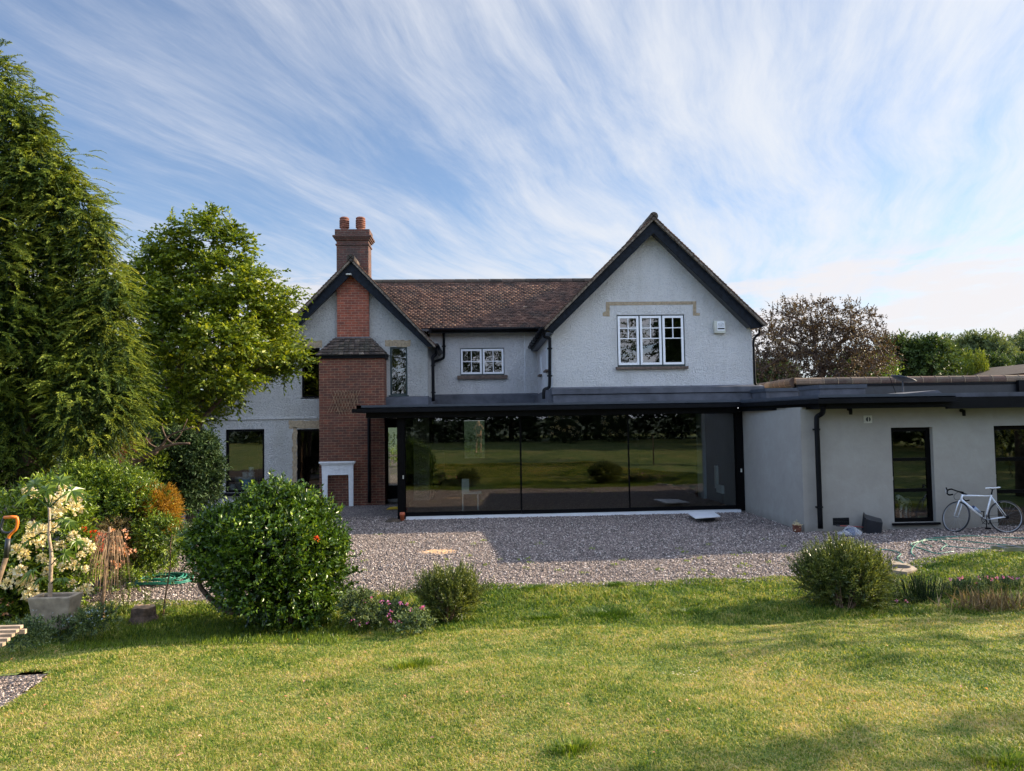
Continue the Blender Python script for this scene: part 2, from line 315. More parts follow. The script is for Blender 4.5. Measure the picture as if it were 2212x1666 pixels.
class MB:
    def __init__(s): s.v = []; s.f = []; s.t = []
    def add(s, V, F, t=.5):
        n = len(s.v); s.v += [tuple(p) for p in V]; s.f += [tuple(i + n for i in f) for f in F]; s.t += [t] * len(F); return s
    def box(s, a, b, t=.5):
        x0, y0, z0 = (min(a[i], b[i]) for i in range(3)); x1, y1, z1 = (max(a[i], b[i]) for i in range(3))
        return s.add([(x0, y0, z0), (x1, y0, z0), (x1, y1, z0), (x0, y1, z0), (x0, y0, z1), (x1, y0, z1), (x1, y1, z1), (x0, y1, z1)],
                     [(0, 3, 2, 1), (4, 5, 6, 7), (0, 1, 5, 4), (1, 2, 6, 5), (2, 3, 7, 6), (3, 0, 4, 7)], t)
    def prism(s, pts, d, t=.5):
        """polygon pts (3-D, planar) extruded by vector d"""
        n = len(pts); d = Vector(d); P = [Vector(p) for p in pts]
        tri = tessellate_polygon([P]); V = P + [p + d for p in P]
        F = [tuple(i) for i in tri] + [tuple(j + n for j in reversed(i)) for i in tri] + [(i, (i + 1) % n, (i + 1) % n + n, i + n) for i in range(n)]
        return s.add(V, F, t)
    def tube(s, pts, r, n=8, cap=True, t=.5):
        P = [Vector(p) for p in pts]; k = len(P)
        if not hasattr(r, '__len__'): r = [r] * k
        V = []; ref = None
        for i in range(k):
            d = (P[min(i + 1, k - 1)] - P[max(i - 1, 0)])
            d = d.normalized() if d.length > 1e-9 else Vector((0, 0, 1))
            if ref is None: ref = d.orthogonal().normalized()
            ref = (ref - d * ref.dot(d)); ref = ref.normalized() if ref.length > 1e-6 else d.orthogonal().normalized()
            b = d.cross(ref)
            for j in range(n):
                a = 2 * math.pi * j / n; V.append(P[i] + (ref * math.cos(a) + b * math.sin(a)) * r[i])
        F = [(i * n + j, i * n + (j + 1) % n, (i + 1) * n + (j + 1) % n, (i + 1) * n + j) for i in range(k - 1) for j in range(n)]
        if cap: F += [tuple(reversed(range(n))), tuple((k - 1) * n + j for j in range(n))]
        return s.add(V, F, t)
    def lathe(s, c, prof, n=16, t=.5, axis=None, ax2=None):
        """prof: list of (radius, height) around axis through c"""
        c = Vector(c); az = Vector(axis or (0, 0, 1)).normalized(); a1 = az.orthogonal().normalized(); a2 = az.cross(a1)
        V = [c + az * h + (a1 * math.cos(2 * math.pi * j / n) + a2 * math.sin(2 * math.pi * j / n)) * r for r, h in prof for j in range(n)]
        k = len(prof)
        F = [(i * n + j, i * n + (j + 1) % n, (i + 1) * n + (j + 1) % n, (i + 1) * n + j) for i in range(k - 1) for j in range(n)]
        F += [tuple(reversed(range(n))), tuple((k - 1) * n + j for j in range(n))]
        return s.add(V, F, t)
    def torus(s, c, axis, R, r, n=40, m=8, t=.5, a0=0, a1=2 * math.pi):
        c = Vector(c); az = Vector(axis).normalized(); e1 = az.orthogonal().normalized(); e2 = az.cross(e1)
        full = abs(a1 - a0 - 2 * math.pi) < 1e-6; V = []
        for i in range(n if full else n + 1):
            a = a0 + (a1 - a0) * i / n; d = e1 * math.cos(a) + e2 * math.sin(a)
            for j in range(m):
                b = 2 * math.pi * j / m; V.append(c + d * (R + r * math.cos(b)) + az * (r * math.sin(b)))
        k = len(V) // m
        F = [(i * m + j, ((i + 1) % k) * m + j, ((i + 1) % k) * m + (j + 1) % m, i * m + (j + 1) % m) for i in range(k if full else k - 1) for j in range(m)]
        return s.add(V, F, t)
    def build(s, name, mat, parent=None, smooth=False, tint=False):
        return mesh(name, s.v, s.f, mat, parent, s.t if tint else None, smooth)
def bevel(o, w=.01, seg=2):
    m = o.modifiers.new('bevel', 'BEVEL'); m.width = w; m.segments = seg; m.limit_method = 'ANGLE'; return o
def spline(pts, n=8):
    """Catmull-Rom through points"""
    P = [Vector(p) for p in pts]; P = [P[0] * 2 - P[1]] + P + [P[-1] * 2 - P[-2]]; out = []
    for i in range(1, len(P) - 2):
        for k in range(n):
            t = k / n; a, b, c, d = P[i - 1], P[i], P[i + 1], P[i + 2]
            out.append(.5 * ((2 * b) + (c - a) * t + (2 * a - 5 * b + 4 * c - d) * t * t + (3 * b - a - 3 * c + d) * t ** 3))
    out.append(P[-2]); return out
# ---- foliage
def norm(a): return a / np.maximum(np.linalg.norm(a, axis=-1, keepdims=True), 1e-9)
class Leaves:
    def __init__(s, seed=0): s.r = np.random.default_rng(seed); s.V = []; s.F = []; s.T = []; s.n = 0
    def leaves(s, P, D, Ln, Wd, tint, up=.7, fold=.25):
        n = len(P); r = s.r; D = norm(D)
        nr = norm(r.normal(size=(n, 3)) * (1 - up) + np.array([0, 0, 1.0]) * up + 1e-6)
        sd = norm(np.cross(D, nr)); nn = norm(np.cross(sd, D))
        Ln = np.broadcast_to(Ln, (n,))[:, None]; Wd = np.broadcast_to(Wd, (n,))[:, None]
        a = P; b = P + D * Ln * .45 + sd * Wd * .5 + nn * Wd * fold; c = P + D * Ln - nn * Ln * .08; d = P + D * Ln * .45 - sd * Wd * .5 + nn * Wd * fold
        V = np.stack([a, b, c, d], 1).reshape(-1, 3); i = np.arange(n)[:, None] * 4 + s.n
        F = np.concatenate([np.stack([i[:, 0], i[:, 0] + 1, i[:, 0] + 2], 1), np.stack([i[:, 0], i[:, 0] + 2, i[:, 0] + 3], 1)], 0)
        s.V.append(V); s.F.append(F); s.T.append(np.concatenate([tint, tint])); s.n += n * 4
    def sprigs(s, B, D, ln, nl, Ln, Wd, ang=.7, droop=.3, planar=False, up=.6, tbase=None, tv=.25, jit=.25, twig=.006):
        r = s.r; n = len(B); D = norm(D); ln = np.broadcast_to(ln, (n,))[:, None]
        lat = norm(np.cross(D, np.array([0, 0, 1.0]) + r.normal(size=(n, 3)) * .15)); bn = np.cross(lat, D)
        tb = r.random(n) if tbase is None else tbase
        for k in range(nl):
            t = (k + .6) / nl
            P = B + D * ln * t + np.array([0, 0, -1.0]) * droop * ln * t * t
            T = norm(D + np.array([0, 0, -2.0]) * droop * t)
            if planar: rad = lat * (1 if k % 2 else -1) + bn * r.normal(size=(n, 1)) * .15
            else:
                a = k * 2.4 + r.random((n, 1)) * 1.2; rad = lat * np.cos(a) + bn * np.sin(a)
            aa = ang * (1 - .45 * t)
            d = T * math.cos(aa) + rad * math.sin(aa) + r.normal(size=(n, 3)) * jit
            sc = (1 - .35 * t) * (.75 + .5 * r.random(n))
            s.leaves(P, d, Ln * sc, Wd * sc, np.clip(tb * (1 - tv) + tv * r.random(n), 0, 1), up)
        if twig:
            q = [B, B + D * ln * .5 + np.array([0, 0, -1.0]) * droop * ln * .25, B + D * ln + np.array([0, 0, -1.0]) * droop * ln]
            for a, b in ((q[0], q[1]), (q[1], q[2])):
                V = np.stack([a - lat * twig, b - lat * twig * .5, b + lat * twig * .5, a + lat * twig], 1).reshape(-1, 3); i = np.arange(n) * 4 + s.n
                s.V.append(V); s.F.append(np.concatenate([np.stack([i, i + 1, i + 2], 1), np.stack([i, i + 2, i + 3], 1)], 0)); s.T.append(np.zeros(2 * n)); s.n += 4 * n
    def build(s, name, mat, parent=None):
        return mesh(name, np.concatenate(s.V), np.concatenate(s.F), mat, parent, np.concatenate(s.T))
def nz3(P, seed):
    r = np.random.default_rng(seed); v = 0
    for k in range(6):
        w_ = r.normal(size=3); w_ *= 1.6 ** (k * .6) / np.linalg.norm(w_) * 1.6; v = v + np.sin(P @ w_ + r.random() * 6.28 + 1.2 * np.sin(P @ (w_[[1, 2, 0]] * .8)))
    return v / 2.4
def blobpts(r, blobs, n, lo=.7, hi=1.03, upbias=0, cull=.55, clump=1):
    """points and outward directions on a union of ellipsoids [(centre, (rx,ry,rz))]"""
    C = np.array([list(b[0]) for b in blobs]); sc_ = float(np.mean([b[1][0] for b in blobs])); R = np.array([list(b[1]) for b in blobs])
    wgt = (R[:, 0] * R[:, 2] + R[:, 0] * R[:, 1] + R[:, 1] * R[:, 2]); k = r.choice(len(blobs), size=int(n * 2.2), p=wgt / wgt.sum())
    d = norm(r.normal(size=(len(k), 3)) + np.array([0, 0, upbias])); rad = lo + (hi - lo) * np.sqrt(r.random(len(k)))
    if clump:
        g_ = nz3(d * 2.2 + C[k] / sc_, 7); rad = rad * (1 + (.16 if clump == 1 else .26) * g_)
    P = C[k] + d * R[k] * rad[:, None]; out = norm(d / R[k])
    q = ((P[:, None, :] - C[None]) / R[None]); q = (q ** 2).sum(-1); q[np.arange(len(k)), k] = 9
    keep = q.min(1) > cull ** 2
    if clump: keep &= nz3(P / sc_ * 3.4, 3) > (-.55) - .3 * (rad < .7)
    P, out = P[keep][:n], out[keep][:n]
    return P, out
def pblob(px, py, Y, rx, rz=None, ry=None):
    """ellipsoid given by its centre in the picture, depth Y and half width / height in picture px"""
    s = Y / 1536.4
    rx = rx * s; rz = rx if rz is None else rz * s
    return (at(px, py, Y), (rx, rx if ry is None else ry, rz))
# ================================================================== the ground
def inpoly(x, y, poly):
    c = np.zeros(x.shape, bool); n = len(poly)
    for i in range(n):
        x1, y1 = poly[i]; x2, y2 = poly[(i + 1) % n]
        if y1 == y2: continue
        c ^= ((y1 > y) != (y2 > y)) & (x < (x2 - x1) * (y - y1) / (y2 - y1) + x1)
    return c
def G2(px, py): g = gnd(px, py); return (g.x, g.y)
EDGE = [G2(*p) for p in ((156, 1309), (250, 1304), (430, 1302), (560, 1292), (745, 1281), (850, 1280), (960, 1272), (1065, 1266), (1200, 1264), (1350, 1262), (1500, 1254), (1700, 1250), (1850, 1243), (1940, 1235), (1985, 1212), (2080, 1198), (2212, 1183))]
LAWN = [(-30, 9.6), (-8.5, 9.6), (-7.5, 9.0)] + EDGE + [(14, 13.3), (30, 13.6), (30, -24), (-30, -24)]
PATCH = [G2(-60, 1462), G2(0, 1458), G2(60, 1452), G2(112, 1450), G2(85, 1478), G2(40, 1507), G2(0, 1531), G2(-80, 1575), G2(-200, 1600), G2(-200, 1470)]
BED = [(-30, 12.6), (-9, 12.6), G2(300, 1213), G2(235, 1255), G2(170, 1300), G2(156, 1312), G2(150, 1345), G2(60, 1362), G2(0, 1372), (-7.5, 7.5), (-30, 7.5)]
def nz2(x, y, seed):
    r = np.random.default_rng(seed); v = 0
    for k in range(7):
        a = r.random() * 6.28; f = 1.2 * 1.55 ** k; ph = r.random(2) * 6.28
        v = v + np.sin((x * math.cos(a) + y * math.sin(a)) * f + ph[0] + 1.7 * np.sin((x * math.sin(a) - y * math.cos(a)) * f * .7 + ph[1])) / (1.25 ** k)
    return v / 3.2
def sheet(name, poly, step, dz, mat, x0, x1, y0, y1, invert=None, kind='structure'):
    xs = np.arange(x0, x1 + 1e-6, step); ys = np.arange(y0, y1 + 1e-6, step); nx, ny = len(xs), len(ys)
    XX, YY = np.meshgrid(xs, ys); ZZ = gz(XX, YY) + dz
    V = np.stack([XX, YY, ZZ], -1).reshape(-1, 3)
    i = (np.arange(ny - 1)[:, None] * nx + np.arange(nx - 1)[None]).ravel()
    cx = V[i, 0] + step / 2; cy = V[i, 1] + step / 2
    k = inpoly(cx + .05 * nz2(cx * 4, cy * 4, 5), cy + .07 * nz2(cx * 5, cy * 5, 6), poly) if poly else np.ones(len(i), bool)
    if invert: k &= ~inpoly(cx, cy, invert)
    i = i[k]; F = np.stack([i, i + 1, i + 1 + nx, i + nx], 1)
    u, inv = np.unique(F, return_inverse=True)
    o = mesh(name, V[u], inv.reshape(F.shape), mat, center=False, smooth=True); return tag(o, kind=kind)
def grassmat(name, blades=False):
    m, t, b, o = newmat(name); v = coords(t)
    mp = N(t, 'ShaderNodeMapping'); t.links.new(v, mp.inputs[0]); mp.inputs['Scale'].default_value = (1, 1, .05)
    n1 = noise(t, mp.outputs[0], .55, 6, .62, .4); n2 = noise(t, mp.outputs[0], 3.3, 5, .6, .5); n3 = noise(t, mp.outputs[0], 26, 3)
    f = math_(t, 'ADD', math_(t, 'ADD', math_(t, 'MULTIPLY', n1, .62), math_(t, 'MULTIPLY', n2, .50)), math_(t, 'MULTIPLY', n3, .10)); f = math_(t, 'SUBTRACT', f, .10)
    s = N(t, 'ShaderNodeSeparateXYZ'); t.links.new(v, s.inputs[0])
    gr = N(t, 'ShaderNodeMapRange', interpolation_type='SMOOTHSTEP'); t.links.new(s.outputs[1], gr.inputs[0]); gr.inputs[1].default_value = 8.3; gr.inputs[2].default_value = 8.9; gr.inputs[3].default_value = -.01; gr.inputs[4].default_value = .09
    f = math_(t, 'SUBTRACT', f, gr.outputs[0])
    if blades:
        a = N(t, 'ShaderNodeAttribute', attribute_name='tint')
        f = math_(t, 'ADD', f, math_(t, 'MULTIPLY', math_(t, 'SUBTRACT', a.outputs['Fac'], .5), .44))
        col = ramp(t, f, [(.28, (.05, .11, .010)), (.41, (.145, .235, .018)), (.51, (.28, .33, .042)), (.61, (.46, .42, .12)), (.74, (.64, .48, .23))])
        tr = t.nodes.new('ShaderNodeBsdfTranslucent'); t.links.new(mixc(t, 1.0, col, (1.25, 1.2, .5), 'MULTIPLY'), tr.inputs[0])
        ms = t.nodes.new('ShaderNodeMixShader'); ms.inputs[0].default_value = .40; t.links.new(b.outputs[0], ms.inputs[1]); t.links.new(tr.outputs[0], ms.inputs[2]); t.links.new(ms.outputs[0], o.inputs[0])
        b.inputs['Roughness'].default_value = .5; b.inputs['Specular IOR Level'].default_value = .3
    else:
        col = ramp(t, f, [(.36, (.06, .11, .02)), (.5, (.14, .19, .032)), (.66, (.27, .25, .08))])
        b.inputs['Roughness'].default_value = .95; bump(t, n3, 1, .03, b)
    t.links.new(col, b.inputs['Base Color']); return m
M['lawn'] = grassmat('lawn_turf'); M['blades'] = grassmat('grass_blades', True)
def gravelmat():
    m, t, b, o = newmat('gravel'); v = coords(t)
    vo = N(t, 'ShaderNodeTexVoronoi', i_Scale=34.0, i_Randomness=1.0); t.links.new(v, vo.inputs['Vector'])
    s = N(t, 'ShaderNodeSeparateColor'); t.links.new(vo.outputs['Color'], s.inputs[0])
    col = ramp(t, s.outputs[0], [(0, (.07, .057, .05)), (.35, (.19, .155, .138)), (.6, (.31, .245, .21)), (.85, (.43, .355, .30)), (1, (.60, .53, .46))])
    col = mixc(t, 1.0, col, ramp(t, noise(t, v, .8, 6, .6), [(.35, (.74, .72, .72)), (.65, (1.12, 1.1, 1.08))]), 'MULTIPLY')
    col = mixc(t, ramp(t, vo.outputs['Distance'], [(.45, (0, 0, 0)), (.8, (1, 1, 1))]), col, (.045, .04, .038))
    t.links.new(col, b.inputs['Base Color']); b.inputs['Roughness'].default_value = .85
    bump(t, math_(t, 'MULTIPLY', vo.outputs['Distance'], -1.0), 1, .03, b); return m
M['gravel'] = gravelmat()
M['soil'] = plain('soil', (.07, .05, .033), .95, var=.4, scale=7, bmp=.03, bscale=18)
M['field'] = plain('field', (.045, .07, .02), .95, var=.3, scale=.2)
M['stone'] = tintmat('gravel_stone', [(0, (.06, .05, .046)), (.3, (.20, .165, .148)), (.6, (.36, .28, .24)), (.85, (.52, .42, .36)), (1, (.82, .74, .66))], .8)
mb = MB(); S = 1500; mb.add([(-S, -S, -.45), (S, -S, -.45), (S, S, -.45), (-S, S, -.45)], [(0, 1, 2, 3)]); tag(mb.build('ground', 'field'), kind='structure')
tag(mesh('garden_soil', *(lambda xs, ys: (np.stack([*np.meshgrid(xs, ys), gz(*np.meshgrid(xs, ys)) - .04], -1).reshape(-1, 3), np.array([(j * len(xs) + i, j * len(xs) + i + 1, (j + 1) * len(xs) + i + 1, (j + 1) * len(xs) + i) for j in range(len(ys) - 1) for i in range(len(xs) - 1)])))(np.linspace(-30, 30, 61), np.linspace(-24, 60, 85)), 'soil', center=False, smooth=True), kind='structure')
sheet('lawn', LAWN, .12, 0, 'lawn', -13, 14, -1.2, 13.6, PATCH)
sheet('back_lawn', None, 1.0, 0, 'lawn', -30, 30, -24, -1)
sheet('side_lawn', None, .5, .0, 'lawn', 14, 30, -1, 13.5)
sheet('side_lawn', None, .5, .0, 'lawn', -30, -13, -1, 7.5)
GRAV = [(-6.4, 25)] + [(-9.0, 25), (-9.6, 14.5), G2(380, 1150), G2(350, 1190), G2(235, 1258), G2(165, 1300), G2(150, 1320)] + [(x, y - .25) for x, y in EDGE] + [(16, 13), (16, 15.6), (16, 25)]
sheet('gravel_yard', GRAV, .15, .012, 'gravel', -10, 16, 9.3, 22.5)
sheet('gravel_patch', PATCH, .08, .004, 'gravel', -8, -3, 4.2, 7.2)
sheet('flower_bed', BED, .15, .01, 'soil', -14, -3.5, 7.2, 12.8)
# sand left on the gravel
g = gnd(948, 1193); r = random.Random(3)
sv = [g + Vector((0, 0, .03))]; n = 22
for k in range(n):
    a = 6.283 * k / n; q = .75 + .4 * r.random(); sv.append(gp(g.x + .40 * q * math.cos(a), g.y + .28 * q * math.sin(a), .014))
tag(mesh('sand', sv, [(0, 1 + k, 1 + (k + 1) % n) for k in range(n)], 'sand'), 'small patch of orange building sand spilt on the sunlit gravel', 'sand', kind='stuff')
# stones
rng = np.random.default_rng(11)
def stones(n, x0, x1, y0, y1, poly, s0, s1, invert=None):
    x = rng.uniform(x0, x1, n); y = y0 + (y1 - y0) * rng.random(n) ** 1.25
    k = inpoly(x, y, poly) & (np.abs(x - .048 * y) < .78 * y + 2.0)
    x, y = x[k], y[k]; n = len(x); s = rng.uniform(s0, s1, n)
    U = np.array([(1, 0, 0), (0, 1, 0), (-1, 0, 0), (0, -1, 0), (.1, .1, .75), (0, 0, -.4)])
    V = U[None] * rng.uniform(.6, 1.25, (n, 6, 1)); a = rng.random(n) * 6.28; ca, sa = np.cos(a)[:, None], np.sin(a)[:, None]
    tilt = rng.normal(size=(n, 1)) * .35
    Vx = V[..., 0] * ca - V[..., 1] * sa; Vy = V[..., 0] * sa + V[..., 1] * ca; Vz = V[..., 2] + tilt * V[..., 0]
    W = np.stack([Vx, Vy, Vz], -1) * s[:, None, None]; W[..., 0] += x[:, None]; W[..., 1] += y[:, None]; W[..., 2] += (gz(x, y) + .016 + s * .25)[:, None]
    Fb = np.array([(0, 1, 4), (1, 2, 4), (2, 3, 4), (3, 0, 4), (1, 0, 5), (2, 1, 5), (3, 2, 5), (0, 3, 5)])
    F = (np.arange(n)[:, None, None] * 6 + Fb[None]).reshape(-1, 3)
    return W.reshape(-1, 3), F, np.repeat(rng.random(n), 8)
a = stones(150000, -9, 13, 9.6, 19.2, GRAV, .008, .021); b = stones(9000, -6.5, -3, 4.4, 7, PATCH, .006, .018)
tag(mesh('gravel', np.concatenate([a[0], b[0]]), np.concatenate([a[1], b[1] + len(a[0])]), 'stone', tint=np.concatenate([a[2], b[2]])), 'loose grey and pink gravel covering the yard below the glass doors', 'gravel', kind='stuff')
# grass blades
def blades(n, ypow, hmin, hmax, wfac, y0, y1, seed, cond=None, lean=.45, margin=.5):
    r = np.random.default_rng(seed)
    y = y0 * (y1 / y0) ** r.random(n); x = .048 * y + (r.random(n) * 2 - 1) * (.735 * y + margin)
    k = inpoly(x + .06 * nz2(x * 6, y * 6, 8), y + .08 * nz2(x * 5, y * 5, 9), LAWN) & ~inpoly(x, y, PATCH)
    if cond is not None: k &= cond(x, y, r)
    x, y = x[k], y[k]; n = len(x)
    tall = np.clip(.5 + .55 * nz2(x * 2.2, y * 2.2, 21), 0, 1.3); far = sm(8.3, 9.2, y)
    h = (hmin + (hmax - hmin) * r.random(n)) * (.55 + .6 * tall + 1.0 * far * (.4 + tall))
    w = wfac * np.maximum(.0022, .00042 * y) * (.7 + .6 * r.random(n))
    a = r.random(n) * 6.28; l = r.random(n) ** .7 * lean * 2.0; dx, dy = np.cos(a), np.sin(a); px, py = -dy, dx
    b2 = r.random(n) * 6.28
    z = gz(x, y) - .004
    P = np.stack([x, y, z], 1); S = np.stack([px, py, 0 * px], 1) * w[:, None]; Dd = np.stack([dx, dy, 0 * dx], 1)
    m = P + Dd * (h * l * .35)[:, None] + np.array([0, 0, 1.]) * (h * .6)[:, None]
    tpt = P + Dd * (h * l * 1.05)[:, None] + np.array([0, 0, 1.]) * (h * (1 - .25 * l))[:, None]
    V = np.stack([P - S, P + S, m + S * .8, m - S * .8, tpt], 1).reshape(-1, 3); i = np.arange(n) * 5
    F = np.concatenate([np.stack([i, i + 1, i + 2], 1), np.stack([i, i + 2, i + 3], 1), np.stack([i + 3, i + 2, i + 4], 1)], 0)
    tn = np.clip(r.random(n) * .9 + .05 - .35 * np.clip(tall - .75, 0, 1), 0, 1)
    return V, F, np.concatenate([tn, tn, tn])
parts = [blades(800000, 0, .017, .042, 1.2, 3.7, 13.4, 1, margin=2.2, lean=.75)]
# taller tufts scattered over the lawn, and the unmown strip beyond the mown edge
rt = random.Random(9); tufts = [(gnd(px, py), s) for px, py, s in ((885, 1440, .22), (1310, 1330, .36), (1175, 1338, .24), (1485, 1328, .18), (1150, 1275, .2), (1330, 1268, .12), (1240, 1620, .16), (2170, 1650, .2))]
for k, (g, s) in enumerate(tufts):
    r = np.random.default_rng(100 + k); n = int(2600 * s)
    x = g.x + r.normal(size=n) * s * .5; y = g.y + r.normal(size=n) * s * .38; h = (.035 + .05 * r.random(n)) * (1 if s < .3 else 1.2)
    ox, oy = (x - g.x), (y - g.y); a = np.arctan2(oy, ox) + r.normal(size=n) * .7; l = .3 + .5 * r.random(n)
    w = np.maximum(.0022, .00045 * y) * 1.2; P = np.stack([x, y, gz(x, y)], 1); Dd = np.stack([np.cos(a), np.sin(a), 0 * a], 1); S = np.stack([-np.sin(a), np.cos(a), 0 * a], 1) * w[:, None]
    m = P + Dd * (h * l * .4)[:, None] + np.array([0, 0, 1.]) * (h * .65)[:, None]; tp = P + Dd * (h * l * 1.3)[:, None] + np.array([0, 0, 1.]) * (h * .9)[:, None]
    V = np.stack([P - S, P + S, m + S * .8, m - S * .8, tp], 1).reshape(-1, 3); i = np.arange(n) * 5
    parts.append((V, np.concatenate([np.stack([i, i + 1, i + 2], 1), np.stack([i, i + 2, i + 3], 1), np.stack([i + 3, i + 2, i + 4], 1)], 0), np.tile(r.random(n) * .5, 3)))
off = 0; Fs = []
for p in parts: Fs.append(p[1] + off); off += len(p[0])
tag(mesh('grass', np.concatenate([p[0] for p in parts]), np.concatenate(Fs), 'blades', tint=np.concatenate([p[2] for p in parts]), center=False), 'patchy green and straw coloured lawn grass in front of the house', 'grass', kind='stuff')
# ================================================================== the cottage
HX = X(1400, 20)
cot = thing('cottage', (0, 22.5, 0), 'white roughcast cottage with two black-edged gables and a brown tiled roof', 'house')
def rect(px0, py0, px1, py1, Y):
    pts = [at(px0, py0, Y), at(px1, py0, Y), at(px1, py1, Y), at(px0, py1, Y)]
    return ((pts[0].x + pts[3].x) / 2, (pts[1].x + pts[2].x) / 2, (pts[3].z + pts[2].z) / 2, (pts[0].z + pts[1].z) / 2)
def wallpoly(name, outline, Y, th, holes, mat, parent):
    """outline: list of (x,z); holes: rects (x0,x1,z0,z1)"""
    P = [Vector((x, z, 0)) for x, z in outline]; loops = [P] + [[Vector((a, c, 0)), Vector((a, d, 0)), Vector((b, d, 0)), Vector((b, c, 0))] for a, b, c, d in holes]
    allp = [p for l in loops for p in l]; tri = tessellate_polygon(loops); n = len(allp)
    V = [(p.x, Y, p.y) for p in allp] + [(p.x, Y + th, p.y) for p in allp]
    F = [tuple(t) for t in tri] + [tuple(j + n for j in reversed(t)) for t in tri]
    s = 0
    for l in loops:
        k = len(l); F += [(s + i, s + (i + 1) % k, s + (i + 1) % k + n, s + i + n) for i in range(k)]; s += k
    mb = MB(); mb.add(V, F); o = mb.build(name, mat, parent)
    bm = bmesh.new(); bm.from_mesh(o.data); bmesh.ops.recalc_face_normals(bm, faces=bm.faces); bm.to_mesh(o.data); bm.free()
    return o
def framebox(mb, x0, x1, z0, z1, w, y0, y1, wb=None):
    wb = w if wb is None else wb
    mb.box((x0, y0, z0), (x0 + w, y1, z1)); mb.box((x1 - w, y0, z0), (x1, y1, z1))
    mb.box((x0 + w, y0 + .001, z0), (x1 - w, y1, z0 + wb)); mb.box((x0 + w, y0 + .001, z1 - w), (x1 - w, y1, z1))
def window(r, Y, parent, frame='alu', w=.05, glass='oldglass', sill=None, sillmat='sill', bars=(), name='window', depth=.07):
    x0, x1, z0, z1 = r; mb = MB(); framebox(mb, x0, x1, z0, z1, w, Y, Y + depth)
    for kind, p in bars:
        if kind == 'h': mb.box((x0 + w, Y + .004, p - w * .4), (x1 - w, Y + depth - .01, p + w * .4))
        else: mb.box((p - w * .4, Y + .004, z0 + w), (p + w * .4, Y + depth - .01, z1 - w))
    f = mb.build(name, frame, parent)
    MB().box((x0 + w - .003, Y + depth * .5, z0 + w - .003), (x1 - w + .003, Y + depth * .5 + .006, z1 - w + .003)).build('pane', glass, f)
    if sill:
        MB().box((x0 - sill[0], Y - sill[1], z0 - sill[2]), (x1 + sill[0], Y + .02, z0 - .003)).build('sill', sillmat, f)
    return f
def casement(x0, x1, z0, z1, Y, parent, hb, vtop):
    """white sash with thin glazing bars; hb = heights of the cross bars, vtop = bottom of the upright bar"""
    mb = MB(); w = .062; framebox(mb, x0, x1, z0, z1, w, Y, Y + .05)
    for z in hb: mb.box((x0 + w, Y + .008, z - .012), (x1 - w, Y + .04, z + .012))
    xm = (x0 + x1) / 2; mb.box((xm - .012, Y + .01, vtop), (xm + .012, Y + .038, z1 - w))
    f = mb.build('casement', 'upvc', parent)
    # ---- right gable
    return f
YR = 20.0; YRB = 19.62
zb = Z(1400, 836, YR); WR = [(X(1192, YR, 750), Z(1192, 838, YR)), (X(1192, YR, 750), Z(1192, 712, YR)), (at(1412, 500, YR).x, at(1412, 500, YR).z), (X(1625, YR, 750), Z(1622, 705, YR)), (X(1625, YR, 750), Z(1400, 836, YR))]
WR = [(x, z) for x, z in WR]; WR[0] = (WR[0][0], 2.85); WR[-1] = (WR[-1][0], 2.85)
XRL, XRR = WR[0][0], WR[-1][0]
rw = rect(1333, 680, 1479.5, 792, YR)
wallpoly('gable_wall', WR, YR, .3, [rw], 'white', cot)
# window with three casements
x0, x1, z0, z1 = rw; mb = MB(); framebox(mb, x0, x1, z0, z1, .028, YR + .03, YR + .11, .05)
cw = (x1 - x0) / 3
for k in (1, 2): mb.box((x0 + cw * k - .012, YR + .034, z0 + .05), (x0 + cw * k + .012, YR + .10, z1 - .028))
wf = mb.build('window', 'darkgreen', cot)
h = z1 - z0
for k in range(3):
    a, b = x0 + cw * k + .02, x0 + cw * (k + 1) - .02
    if k == 0: a += .012
    if k == 2: b -= .012
    cf = casement(a, b, z0 + .055, z1 - .032, YR + .018, wf, [z0 + h * .745, z0 + h * .545], z0 + h * .545)
    MB().box((a + .055, YR + .05, z0 + .11), (b - .055, YR + .056, z1 - .085)).build('pane', 'oldglass', wf)
MB().box((x0 - .06, YR - .09, z0 - .075), (x1 + .06, YR + .02, z0 - .005)).build('sill', 'sill', wf)
# dim rooms behind
def room(x0, x1, y0, y1, z0, z1, mat, name='room', open_front=True, parent=None):
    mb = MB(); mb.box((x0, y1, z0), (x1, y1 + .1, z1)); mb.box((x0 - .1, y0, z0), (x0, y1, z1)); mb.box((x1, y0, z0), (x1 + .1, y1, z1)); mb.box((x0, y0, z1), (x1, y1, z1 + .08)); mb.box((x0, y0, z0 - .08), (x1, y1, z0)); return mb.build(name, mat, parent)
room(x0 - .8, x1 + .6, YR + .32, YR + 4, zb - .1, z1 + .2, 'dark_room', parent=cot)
# bare cement band above the window
q = [(1302, 683), (1302, 676), (1309, 672), (1309, 652.5), (1504, 651), (1504, 676), (1512, 676.5), (1512, 682), (1497, 682), (1497, 658), (1317, 660), (1317, 684)]
P = [at(a, b, YR - .006) for a, b in q]
MB().prism(P, (0, .004, 0)).build('bare_render_patch', 'tan', cot)
def patch(px0, py0, px1, py1, Y, m='tan', name='bare_render_patch', rag=1.2, seed=1):
    r = random.Random(seed); pts = []
    for (a, b), (c, d) in (((px0, py0), (px1, py0)), ((px1, py0), (px1, py1)), ((px1, py1), (px0, py1)), ((px0, py1), (px0, py0))):
        k = max(2, int(max(abs(c - a), abs(d - b)) / 5))
        for i in range(k): pts.append(at(a + (c - a) * i / k + r.uniform(-rag, rag), b + (d - b) * i / k + r.uniform(-rag, rag), Y))
    for p in pts: p.y = Y
    MB().prism(pts, (0, .004, 0)).build(name, m, cot)
